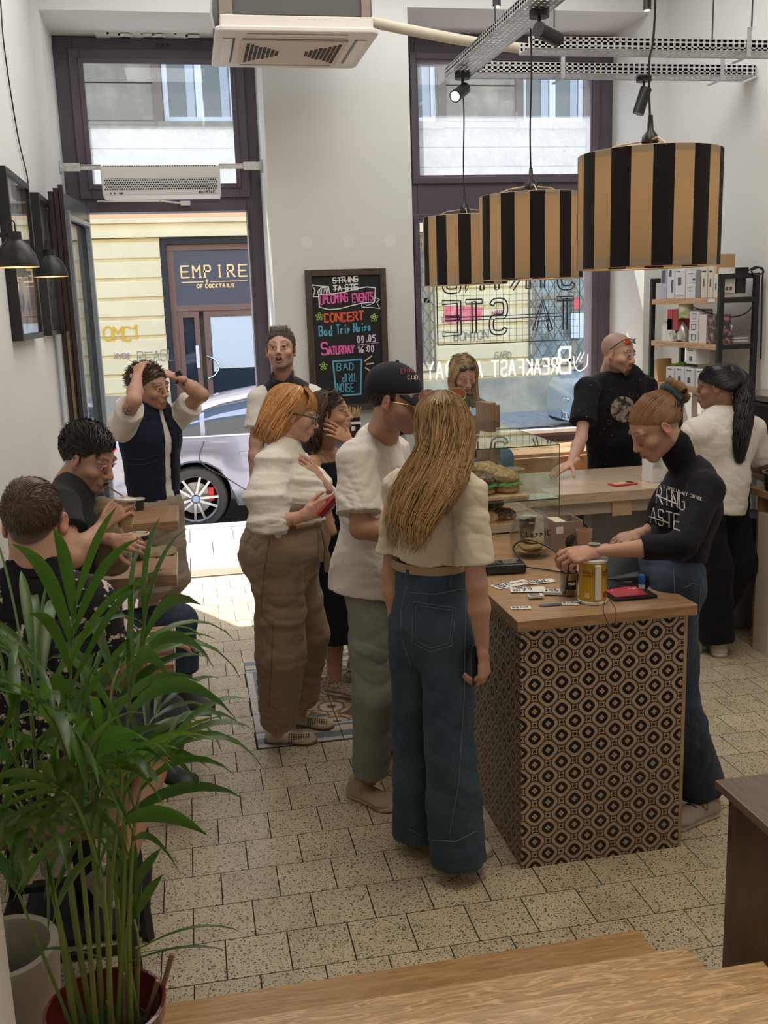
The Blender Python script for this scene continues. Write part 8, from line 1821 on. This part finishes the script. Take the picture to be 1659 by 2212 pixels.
for sx,m_ in ((-1,BL_),(1,OL)):
    R_=Matrix(h.R.tolist())@Matrix.Rotation(-sx*.35,3,'Z')@Matrix.Rotation(.85,3,'X'); part('lens',MB().ell(h.w(sx*.036,.070,.083),(.033,.007,.018),8,rot=R_),m_ if sx<0 else OL,t,smooth=True); part('brow_frame',MB().tube([h.w(sx*.004,.082,.098),h.w(sx*.036,.078,.103),h.w(sx*.068,.056,.092)],.0028,6),BLKPL,t,smooth=True)
    part('temple',MB().tube(curve_pts([h.w(sx*.068,.056,.090),h.w(sx*.082,.02,.055),h.w(sx*.086,-.01,.02)],5),.003,6),BLKPL,t,smooth=True)
# ================================================================ 11 barista
root=person('person with a sleek auburn bun and scrunchie in a black turtleneck at the till',(1.85,3.35,0))
j=dict(sL=J(1527,1056,3.24),sR=J(1470,1040,3.56),nb=J(1488,1010,3.42),hL=K(1456,.95,3.30),hR=K(1440,.95,3.46),eL=J(1475,1178,3.10),wL=J(1283,1192,3.20),eR=J(1430,1140,3.62),wR=J(1383,1152,3.62),kL=K(1466,.50,3.28),kR=K(1410,.50,3.50),aL=K(1512,.09,3.34),aR=K(1395,.09,3.55))
h=Head(J(1418,920,3.38),(-.86,.03,-.56),-.03,.98)
hair_=lambda x,y,z: z-(.62*y+.010)
build_body(root,h,j,1,(.50,.30,.22),dict(eyes='down',nose=1.0),dict(brow=(.12,.07,.045),browt=.0028,lip=(.45,.15,.12),hair=(.20,.10,.05),hairline=hair_),[dict(wr=j['wL'],d=(-.97,-.05,-.08),back=(.05,-.55,.82),side=1,curl=((.5,.9,.5),(.6,1.0,.5),(.7,1.0,.5),(.8,1.0,.5)),thumb=(.5,.8,-.35)),dict(wr=j['wR'],d=(-.95,.0,-.25),back=(0,-.4,.9),side=-1,curl=(.4,.5,.3))],neckr=.052,res=.0038)
S=top_ops(j,1,.014,.075,0,bust=.035); 
S.seg(j['nb']-A3(0,0,.02),h.w(0,-.02,-.10),(.070,.066),(.060,.060),h.R[:,0],True,.02); 
for a,tt in (('L',.46),('R',.6)): s_,e_,w_=j['s'+a],j['e'+a],j['w'+a]; S.seg(s_,e_,.062,.054,None,True,.03); S.seg(e_,e_+(w_-e_)*tt,.053,.046,None,False,.02)
tn=cloth('turtleneck',S,BLKK,root,.008,.006,121,1.2)
CWH=M('print_white',(.62,.60,.58),.8)
textonsurf(tn,'GUITARS & SPECIALITY COFFEE',1398,1042,7,3.2,1.2,.0009,CWH,root,.34); textonsurf(tn,'STRING',1385,1078,36,13,3.5,.0026,CWH,root,.26); textonsurf(tn,'TASTE',1388,1125,34,13,4,.0026,CWH,root,.26)
stitch(tn,[(1388,1062),(1410,1068),(1432,1076),(1465,1090)],.0026,CWH,root,'strike_line'); stitch(tn,[(1390,1112),(1415,1120),(1445,1130)],.0026,CWH,root,'strike_line')
S=pants_ops(j,(.092,.076,.105),waist=.10,hemt=1.0,hips=(.135,.118)); S.ell(j['hL']+A3(.045,0,-.01),(.07,.08,.08),None,.06); je=cloth('jeans',S,DARKJ,root,.0085,.009,122,.8)
stitch(je,[(1478,1270),(1497,1260),(1513,1265),(1510,1330),(1500,1350)],.0012,STITCH,root,'pocket_seam'); stitch(je,[(1455,1230),(1458,1290),(1462,1380)],.0012,STITCH,root,'seam')
p=j['aL']*A3(1,1,0); GS=M('grey_suede_shoe',(.36,.31,.26),.8); shoe(root,Fl(1546,1752),Fl(1440,1792),GS,M('off_white_sole',(.58,.54,.46),.6),w=.052,h=.08,soleh=.034,lace=BLKPL); shoe(root,j['aR']*A3(1,1,0)+A3(.06,0,0),j['aR']*A3(1,1,0)+A3(-.18,0,0),GS,WSOLE)
HA=hairmat('auburn_hair',(.15,.068,.028),(.36,.19,.09),.33); Lh,Fh=h.R[:,0],h.R[:,1]
S=SDF(); S.ell(h.w(0,-.020,.037),A3(.0765,.0985,.0845)*h.s,h.R,.02); S.clip(h.w(0,0,.016),h.R@A3(0,.62,-1)); v,q=S.mesh(.006)
bun=h.w(0,-.125,.062)
r_=np.random.default_rng(5); ps=[]
for i in range(1500):
    a=r_.uniform(-pi,pi); st_l=A3(sin(a)*.080,cos(a)*.084-.018,0); st_l[2]=.60*st_l[1]+.016 if cos(a)>-.6 else -.04; st_l[0]*=.98
    t_=np.linspace(0,1,9)[:,None]; en=A3(sin(a)*.012,-.110,.060+cos(a)*.010); L=st_l*(1-t_)+en*t_; d_=(L-A3(0,-.020,.038))/A3(.080,.103,.088); nn=np.linalg.norm(d_,axis=1,keepdims=True); L2=A3(0,-.020,.038)+(L-A3(0,-.020,.038))/nn*(1+.008*r_.uniform()); f_=np.clip((t_-.86)/.14,0,1); L=L2*(1-f_)+en*f_; ps.append(h.c+(L*h.s)@h.R.T)
sl=strandmesh(np.array(ps),.0018,6,(.6,1.35))
S=SDF(); bd_=unit(bun-h.w(0,-.02,.05)); S.ell(bun+bd_*.012,(.036,.036,.036),None,.01); bv,bq=S.mesh(.004)
hairpart(root,[(v,q,np.full((len(v),3),.8)),sl,(bv,bq,np.full((len(bv),3),.8))],HA)
u1=unit(np.cross(bd_,A3(0,0,1))); u2=np.cross(bd_,u1); mb=MB(); n_=36
for k,(rad,off,mt) in enumerate(((.036,-.012,0),(.040,.012,1))):
    ring=[bun+bd_*off+(u1*cos(x)+u2*sin(x))*(rad+.005*sin(x*9+k)) for x in np.linspace(0,2*pi,n_)]; mb.tube(ring,[.015+.004*sin(i*1.9+k) for i in range(n_)],10,mt,caps=False)
t=part('scrunchie',mb,[fabric('scrunchie_teal',(.03,.065,.075),.7,300,None,.4),fabric('scrunchie_ochre',(.19,.11,.045),.7,300,None,.4)],None,smooth=True,angle=80); tag(t,'teal and ochre scrunchie round the barista\'s bun','scrunchie')
for k in range(2): part('earring',MB().tube([h.w(-.083,-.004+.006*cos(a),-.040-.014*k+.008*sin(a)) for a in np.linspace(0,6.28,12)],.0014,5),STEEL,root,smooth=True)
part('hair_clip',MB().tube([h.w(-.078,-.075,.045),h.w(-.072,-.088,.060)],.002,5).tube([h.w(-.078,-.080,.038),h.w(-.070,-.094,.052)],.002,5),BLKPL,root,smooth=True)
# ================================================================ 12 woman with long black hair
root=person('person with a long black ponytail in a white tee and black trousers',(2.8,4.95,0))
j=dict(sL=J(1505,930,4.88),sR=J(1622,925,5.08),nb=J(1566,905,5.0),hL=K(1516,.95,4.94),hR=K(1568,.95,5.02),eL=J(1492,1030,4.95),wL=J(1500,1060,5.15),eR=J(1648,1012,5.15),wR=J(1612,1000,5.3),kL=K(1542,.50,4.93),kR=K(1598,.50,5.0),aL=K(1548,.09,4.92),aR=K(1520,.09,5.1))
h=Head(J(1549,835,4.98),(-.80,.58,-.12),0,1.0)
build_body(root,h,j,1,(.30,.165,.11),dict(),dict(brow=(.02,.012,.01),lip=(.3,.1,.09)),[dict(wr=j['wR'],d=(-.6,.7,0),back=(.5,-.3,.8),side=-1)],res=.0045)
cloth('tee',top_ops(j,1,.030,-.13,.75,(.070,.090),hemw=(.182,.185)),WHITE_T,root,.0085,.007,131,1.2)
cloth('trousers',pants_ops(j,(.10,.10,.10),hips=(.15,.13),waist=.02,hemt=1.03),BLKF,root,.010,.005,132)
shoe(root,Fl(1556,1420),Fl(1530,1372),M('cream_canvas_shoe',(.55,.49,.40),.7),WSOLE,w=.048,soleh=.03); shoe(root,Fl(1502,1412),Fl(1488,1375),M('cream_canvas_shoe',(.55,.49,.40),.7),WSOLE,w=.048,soleh=.03)
HK=hairmat('jet_black_hair',(.006,.006,.010),(.022,.020,.028),.3); Lh,Fh=h.R[:,0],h.R[:,1]
hv=hair_hull(h,.007,((0,.62,-1),(0,0,.004)))
def gr(u,v,Y,a,b): return (J(u,v,Y),A3(.8,.55,0)*a,A3(-.5,.8,0)*b)
rings=interp_rings([gr(1588,795,4.98,.03,.03),gr(1605,820,4.95,.045,.045),gr(1608,870,4.90,.062,.05),gr(1603,920,4.86,.066,.045),gr(1600,960,4.84,.058,.035),gr(1598,1000,4.83,.030,.018)],20)
ps=[]
for i in range(700):
    a=r_.uniform(-pi,pi); st_l=A3(sin(a)*.084,cos(a)*.088-.018,0); st_l[2]=.62*st_l[1]+.008; t_=np.linspace(0,1,9)[:,None]; en=A3(0,-.125,.055); L=st_l*(1-t_)+en*t_; c0=A3(0,-.018,.036); d_=(L-c0)/A3(.088,.110,.097); L=c0+(L-c0)/np.linalg.norm(d_,axis=1,keepdims=True)*(1+.01*r_.uniform()); ps.append(h.c+(L*h.s)@h.R.T)
S=SDF(); S.seg(h.w(0,-.08,.06),J(1600,830,4.95),.055,.05,None,True,.02); bv,bq=S.mesh(.006)
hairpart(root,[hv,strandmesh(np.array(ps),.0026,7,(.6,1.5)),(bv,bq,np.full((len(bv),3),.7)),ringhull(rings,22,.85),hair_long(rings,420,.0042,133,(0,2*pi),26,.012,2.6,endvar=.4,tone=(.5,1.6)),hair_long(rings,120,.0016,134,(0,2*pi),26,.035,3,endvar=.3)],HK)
tag(part('hoop_earring',MB().tube([h.w(-.083,.0+.008*cos(a),-.045+.010*sin(a)) for a in np.linspace(0,6.28,12)],.0014,5),STEEL,smooth=True),'small silver hoop earring of the woman with black hair','earring')
# ================================================================ cars
def car(name,lab,x0,yn,z0,L,W_,H_,body,flip=1,wheelr=.345,wb=(.95,3.85),rear=None):
    """x0 rear end, yn near side; flip=1 front to +x"""
    t=thing(name,lab,'car',(x0+L/2,yn+W_/2,z0)); wr=wheelr
    prof=[(0,.38),(.02,.62),(.0,.88),(.05,1.02),(.35,1.08),(.75,1.20),(1.25,1.37),(1.75,1.46),(2.3,1.46),(2.75,1.38),(3.35,1.10),(3.7,1.00),(4.3,.90),(4.65,.78),(4.75,.55),(4.72,.32),(4.5,.22)]
    sx=L/4.75; sz=H_/1.46
    belt=[(0.0,.88),(.35,1.02),(1.0,1.0),(3.35,.97),(4.65,.76)]
    bx=lambda q:x0+q*sx
    def arch(cx): return [(cx+cos(a)*(wr+.05)/sx,.345/.345*wr/sz*1.0+sin(a)*(wr+.05)/sz) for a in np.linspace(pi,0,11)]
    low=[(.28,.25)]; ys=[]
    # lower body cross-section ring by ring in x
    xs=sorted(set([0,.02,.1,.25,.45]+list(np.linspace(.5,4.4,40))+[4.5,4.6,4.68,4.72,4.75]))
    tp=lambda x:np.interp(x,[p[0] for p in prof[2:15]],[p[1] for p in prof[2:15]]); bl=lambda x:np.interp(x,[p[0] for p in belt],[p[1] for p in belt])
    mb=MB(); rows=[]
    for x in xs:
        e=min(x,4.75-x); nar=.10*math.exp(-e/.25); lo=.24+.14*math.exp(-e/.12)
        for cx in wb:
            d=abs(x-cx)*sx
            if d<wr+.055: lo=max(lo,(math.sqrt(max((wr+.055)**2-d*d,0))+wr)/sz)
        b=bl(x); tz=max(tp(x),b+.002); inn=np.interp(tz-b,[0,.45],[0.02,.30])
        ring=[(nar+.03,lo),(nar,lo+.06 if lo<.4 else lo+.02),(nar-.005,min(.62,b) if lo<.6 else lo+.03),(nar+.005,max(b-.12,lo+.04)),(nar+.03,b),]
        ring+=[(nar+.03+inn*.5,b+(tz-b)*.55),(nar+.03+inn,b+(tz-b)*.92),(W_/2,tz)]
        rows.append([(bx(x),yn+y*1.0,z0+z*sz) for y,z in ring]+[(bx(x),yn+W_-y,z0+z*sz) for y,z in ring[::-1][1:]])
    n_=len(rows[0])
    for r_ in rows: mb.v+=r_
    for i in range(len(rows)-1):
        for k in range(n_-1): mb.f.append((i*n_+k,i*n_+k+1,(i+1)*n_+k+1,(i+1)*n_+k)); mb.mi.append(0)
    mb.f.append(tuple(range(n_))); mb.mi.append(0); mb.f.append(tuple((len(rows)-1)*n_+k for k in range(n_))); mb.mi.append(0)
    part('car_body',mb,body,t,smooth=True,angle=50)
    CG_=M('car_glass',(.03,.04,.05),.04,spec=1); 
    def sidept(x,f,off=-.006):
        b=bl(x); tz=tp(x); inn=np.interp(tz-b,[0,.45],[0.02,.30]); e=min(x,4.75-x); nar=.10*math.exp(-e/.25)
        z=b+(tz-b)*f; y=np.interp(f,[0,.55,.92],[nar+.03,nar+.03+inn*.5,nar+.03+inn]); return (bx(x),yn+y+off,z0+z*sz)
    for (a,b,n2) in ((.62,1.05,'quarter_window'),(1.10,1.95,'side_window'),(2.02,2.95,'side_window')):
        m2=MB(); xs2=np.linspace(a,b,9)
        for f in (.08,.45,.82): 
            for x in xs2: m2.v.append(sidept(x,f*min(1,max(.3,(tp(x)-bl(x))/.3))))
        m2.f=[(r_*9+k,r_*9+k+1,(r_+1)*9+k+1,(r_+1)*9+k) for r_ in range(2) for k in range(8)]; m2.mi=[0]*len(m2.f); part(n2,m2,CG_,t,fix=False)
    part('window_trim',MB().tube([sidept(x,.04,-.010) for x in np.linspace(.55,3.0,14)],.009,6).tube([sidept(x,.90*min(1,max(.3,(tp(x)-bl(x))/.3)),-.012) for x in np.linspace(.55,3.0,14)],.011,6),M('chrome_trim',(.6,.62,.65),.2,.9),t,smooth=True)
    dm=M('panel_gap',(.05,.05,.06),.6)
    part('panel_gap',MB().tube(curve_pts([(bx(1.08),yn-.003,z0+.97*sz),(bx(1.03),yn-.008,z0+.75*sz),(bx(1.3),yn-.008,z0+.55*sz),(bx(1.62),yn-.006,z0+.32*sz)],6),.005,5).tube([(bx(2.0),yn-.0,z0+.97*sz),(bx(2.0),yn-.008,z0+.32*sz)],.005,5).tube([(bx(1.62),yn-.006,z0+.32*sz),(bx(3.1),yn-.006,z0+.30*sz)],.005,5),dm,t)
    for q in (1.45,2.35): part('door_handle',MB().box(bx(q),bx(q)+.23,yn-.03,yn-.002,z0+.80*sz,z0+.835*sz),body,t,bevel=.01)
    RUB=M('tyre_rubber',(.05,.048,.045),.85); ALU=M('alloy',(.5,.5,.5),.25,.9); DAL=M('dark_alloy',(.08,.08,.085),.35,.7)
    for cx in wb:
        for yy,sg in ((yn+.04,-1),(yn+W_-.26,1)):
            c=Vector((bx(cx),yy,z0+wr)); R9=Matrix.Rotation(pi/2,3,'X'); w9=part('wheel',MB().lathe(c+V(0,.22,0),[(wr*.70,0.0),(wr*.94,.0),(wr,.03),(wr,.19),(wr*.94,.22),(wr*.72,.225)],48,rot=R9),RUB,t,smooth=True)
            part('rim',MB().lathe(c+V(0,.2,0),[(wr*.70,.0),(wr*.68,.19),(wr*.74,.215),(wr*.72,.225)],40,rot=R9),ALU,w9,smooth=True)
            part('brake_disc',MB().cyl(c+V(0,.07,0),c+V(0,.08,0),wr*.5,n=28),M('disc',(.35,.34,.33),.35,.8),w9)
            sp=MB()
            for k in range(10):
                a=2*pi*k/10+.15; s_=.035*(1 if k%2 else -1); d0=V(cos(a),0,sin(a)); d1=V(cos(a+s_*2.5),0,sin(a+s_*2.5)); sp.bar(c+V(0,-.005,0)+d0*.05,c+V(0,-.005,0)+d1*wr*.71,.026,.02,up=(0,1,0))
            part('spoke',sp,ALU,w9,kind='stuff'); part('hub_cap',MB().cyl(c+V(0,-.018,0),c+V(0,.02,0),.035,n=20),M('hub_blue',(.25,.4,.6),.3,.5),w9)
            part('brake_caliper',MB().obox(c+V(.17,.045,.04),(.03,0,0),(0,.03,0),(0,0,.075)),M('caliper_red',(.6,.02,.02),.4),w9,bevel=.008)
            part('wheel_well',MB().lathe(c+V(0,.6,0),[(wr+.045,0),(wr+.045,.36)],30,rot=R9).cyl(c+V(0,.30,0),c+V(0,.31,0),wr+.045,n=30),M('well_black',(.01,.01,.01),.9),w9)
    return t,bx,sz
SILVR=M('silver_lilac_paint',(.30,.30,.37),.22,.55,coat=.8)
t,bx,sz=car('car','silver lilac sedan parked at the kerb outside the open door',-.98,10.75,-.34,4.75,1.86,1.47,SILVR)
part('tail_light',MB().prism([(bx(0)-.012,.50),(bx(.32),.54),(bx(.30),.60),(bx(0)-.012,.60)],1,10.83,10.86),M('tail_red',(.65,.02,.04),.2),t,bevel=.01); part('rear_bumper_trim',MB().box(bx(0)-.02,bx(.1),10.9,12.4,-.0,.06),BLKPL,t,bevel=.01)
BLUEW=M('pale_blue_paint',(.42,.52,.62),.25,.4,coat=.8)
t,bx,sz=car('car','pale blue hatchback with a number plate parked across the street',6.0,14.55,-.34,4.2,1.85,1.50,BLUEW)
rx=bx(0)-.012
part('number_plate',MB().box(rx-.012,rx,15.05,15.57,.06,.19),M('plate_white',(.75,.75,.74),.4),t); part('plate_band',MB().box(rx-.0135,rx-.012,15.53,15.57,.06,.19),M('plate_blue',(.02,.08,.4),.4),t)
part('lettering',strokes('RJS 147A',(rx-.0135,15.51,.085),(0,-1,0),(0,0,1),.085,.006,gap=.16,width=.5,nrm=V(-1,0,0)),BLKPL,t)
part('emblem',MB().tube([(rx-.012,15.46+.04*cos(a),.40+.04*sin(a)) for a in np.linspace(0,6.28,15)],.006,5).tube([(rx-.012,15.395+.04*cos(a),.40+.04*sin(a)) for a in np.linspace(0,6.28,15)],.006,5).tube([(rx-.012,15.33+.04*cos(a),.40+.04*sin(a)) for a in np.linspace(0,6.28,15)],.006,5).tube([(rx-.012,15.265+.04*cos(a),.40+.04*sin(a)) for a in np.linspace(0,6.28,15)],.006,5),M('chrome',(.8,.8,.8),.1,1),t,smooth=True)
part('tail_light',MB().box(rx-.01,rx+.16,14.60,14.85,.34,.50),M('tail_red',(.65,.02,.04),.2),t,bevel=.02); part('rear_window',MB().prism([(bx(.30),.70),(bx(.9),1.08),(bx(.9)+.02,1.06),(bx(.3)+.02,.68)],1,14.8,16.15),M('car_glass',(.03,.04,.05),.04),t)
# ================================================================ palm
px,py=P(228,2165,2.03).x,2.02
PT=thing('palm_plant','large kentia palm in a dark red pot at the lower left','plant',(px,py,.30))
RP=M('oxblood_glaze',(.13,.02,.018),.12,coat=.6)
part('pot',MB().lathe((px,py,.302),[(.001,0),(.095,0),(.105,.02),(.122,.17),(.130,.175),(.132,.205),(.124,.207),(.118,.17),(.10,.13),(.001,.12)],40),RP,PT,smooth=True)
part('soil',MB().lathe((px,py,.43),[(.001,.004),(.06,.008),(.108,0)],24),M('dark_soil',(.02,.015,.012),.95),PT)
def leafmat():
    m,n,p=_nodes('palm_leaf'); c=coords(n); oi=N(n,'ShaderNodeObjectInfo'); nz=noiset(n,c,8,3,.6)
    col=ramp(n,nz,[(.3,(.028,.070,.018)),(.7,(.065,.135,.03))]); n.links.new(mix(n,1,col,ramp(n,oi.outputs['Random'],[(0,(.5,.55,.5)),(1,(1.5,1.4,1.1))]),'MULTIPLY'),p.inputs['Base Color'])
    p.inputs['Roughness'].default_value=.36; o=n.nodes['Material Output']; tr=N(n,'ShaderNodeBsdfTranslucent'); tr.inputs[0].default_value=(.12,.30,.03,1); mx=N(n,'ShaderNodeMixShader'); mx.inputs[0].default_value=.3
    n.links.new(p.outputs[0],mx.inputs[1]); n.links.new(tr.outputs[0],mx.inputs[2]); n.links.new(mx.outputs[0],o.inputs[0]); return m
LEAF_=leafmat(); STEM=M('palm_stem',(.20,.24,.06),.5,var=(6,(.12,.19,.05),.3,.7)); DRY=M('dry_leaf',(.25,.15,.07),.7)
def leaflet(par,a,d,up,L,W_,droop,fold=.35,mat=LEAF_,tipdry=False):
    d=unit(d); sd=unit(np.cross(d,up)); n_=9; V_=[];p=np.array(a,float); dr=d.copy(); st=L/(n_-1)
    for i in range(n_):
        t_=i/(n_-1); w_=W_*(.25+1.2*t_)*(1 if t_<.0 else 1)*max(0.02,(1-t_**2.4))*1.05; u_=unit(np.cross(sd,dr))
        V_+= [p-sd*w_*.5+u_*w_*fold*.5,p-u_*.0,p+sd*w_*.5+u_*w_*fold*.5]; p=p+dr*st; dr=unit(dr+A3(0,0,-1)*droop*st*(.6+1.6*t_))
    mb=MB(); mb.v=[tuple(v) for v in V_]; mb.f=[(i*3+k,i*3+k+1,(i+1)*3+k+1,(i+1)*3+k) for i in range(n_-1) for k in range(2)]; mb.mi=[0]*len(mb.f)
    return part('leaflet',mb,mat,par,smooth=True,angle=180,fix=False)
rp=random.Random(3); NL=[0]
def frond(ctrl,nl,LL,W_=.026,t0=.42,droop=4.5,spread=.9,tw=0,back=.55):
    pts=curve_pts([Vector(p) for p in ctrl],10); n_=len(pts); fr=part('frond',MB().tube(pts,[.0065*(1-.75*i/n_) for i in range(n_)],7),STEM,PT,smooth=True)
    for i in range(nl):
        t_=t0+(1-t0)*(i/(nl-1))**.9; f_=t_*(n_-1); a=int(min(f_,n_-2)); p=pts[a].lerp(pts[a+1],f_-a); T_=unit(np.array(pts[min(a+2,n_-1)]-pts[max(a-1,0)]))
        sd=unit(np.cross(T_,A3(sin(tw),-.35*cos(tw)-.0,1))); sg=1 if i%2 else -1; u_=np.cross(sd,T_)
        k_=(i/(nl-1)); d=T_*(back+.9*k_)+sd*sg*spread*(1-.55*k_)+u_*rp.uniform(-.15,.25); L=LL*(.72+.45*math.sin(pi*min(1,.15+k_*.8)))*rp.uniform(.85,1.1)
        leaflet(fr,p,d,u_,L,W_*rp.uniform(1.0,1.5),droop*rp.uniform(.6,1.4)); NL[0]+=1
    return fr
b0=lambda dx=0,dy=0:V(px+dx,py+dy,.43)
Pj=lambda u,v,Y:Vector(J(u,v,Y))
fr_=[([b0(.02,0),Pj(268,1950,2.0),Pj(275,1560,1.98),Pj(315,1370,1.95)],13,0.296,.036),
([b0(-.03,0),Pj(150,1900,2.0),Pj(150,1560,1.95),Pj(160,1310,1.95)],14,0.266,.032),
([b0(-.05,.02),Pj(100,1850,1.95),Pj(60,1480,1.85),Pj(20,1400,1.75)],13,0.281,.030),
([b0(0,.03),Pj(235,1850,2.1),Pj(240,1500,2.2),Pj(290,1410,2.3)],13,0.296,.028),
([b0(.04,.02),Pj(265,1900,2.1),Pj(285,1640,2.2),Pj(345,1530,2.35)],12,0.311,.028),
([b0(.05,-.02),Pj(280,1960,2.0),Pj(300,1720,2.0),Pj(360,1610,2.05)],8,0.252,.020),
([b0(-.02,-.03),Pj(180,1900,1.85),Pj(140,1620,1.75),Pj(90,1520,1.62)],13,0.252,.030),
([b0(-.06,-.02),Pj(110,1900,1.85),Pj(40,1660,1.75),Pj(-40,1570,1.7)],14,0.266,.030),
([b0(-.01,.0),Pj(205,1900,2.0),Pj(200,1680,1.9),Pj(215,1590,1.8)],14,0.222,.028),
([b0(.01,-.03),Pj(225,1950,1.85),Pj(170,1750,1.75),Pj(110,1690,1.65)],14,0.222,.030),
([b0(-.04,.04),Pj(150,1880,2.1),Pj(110,1520,2.2),Pj(70,1410,2.25)],12,0.281,.028),
([b0(.03,.05),Pj(245,1850,2.15),Pj(205,1550,2.3),Pj(180,1480,2.4)],12,0.296,.028),
([b0(-.07,0),Pj(120,1950,1.9),Pj(60,1780,1.8),Pj(10,1750,1.7)],12,0.207,.028),
([b0(.0,.0),Pj(240,1920,2.0),Pj(262,1700,1.9),Pj(255,1650,1.8)],13,0.222,.03)]
for i,(c,nl,LL,W_) in enumerate(fr_): frond(c,nl,LL,W_,tw=rp.uniform(-.6,.6))
# small young shoots low in the pot
for c in ([b0(.07,0),Pj(275,2040,2.0),Pj(285,1930,2.0)],[b0(.06,.02),Pj(300,2050,2.0),Pj(290,1985,2.02)],[b0(-.06,-.02),Pj(60,1980,1.95),Pj(40,1930,1.95)]):
    f=part('frond',MB().tube(curve_pts(c,8),[.004]*8+[.003]*9,6),STEM,PT,smooth=True); e=np.array(c[-1])
    for d in ((.5,0,1),(-.3,0,1.1),(.1,.2,1.2)) : leaflet(f,e,d,A3(0,-1,.2),.12,.03,5)
for (a,d,L,dr) in ((Pj(300,2050,1.98),(1,.1,.35),.24,4),(Pj(275,2080,1.95),(.9,-.1,.30),.22,3),(Pj(240,2080,1.95),(-.7,0,.5),.2,5),(Pj(60,1950,1.95),(-.2,0,.8),.16,6)):
    leaflet(PT,np.array(a),d,A3(0,0,1),L,.014,dr)
for k in range(5): part('dry_stalk',MB().tube([b0(.02+.02*k,-.02+.015*k),b0(.03+.025*k,-.02+.015*k)+V(.01*k-.02,0,.10+.05*(k%3))],.006,6),DRY,PT)
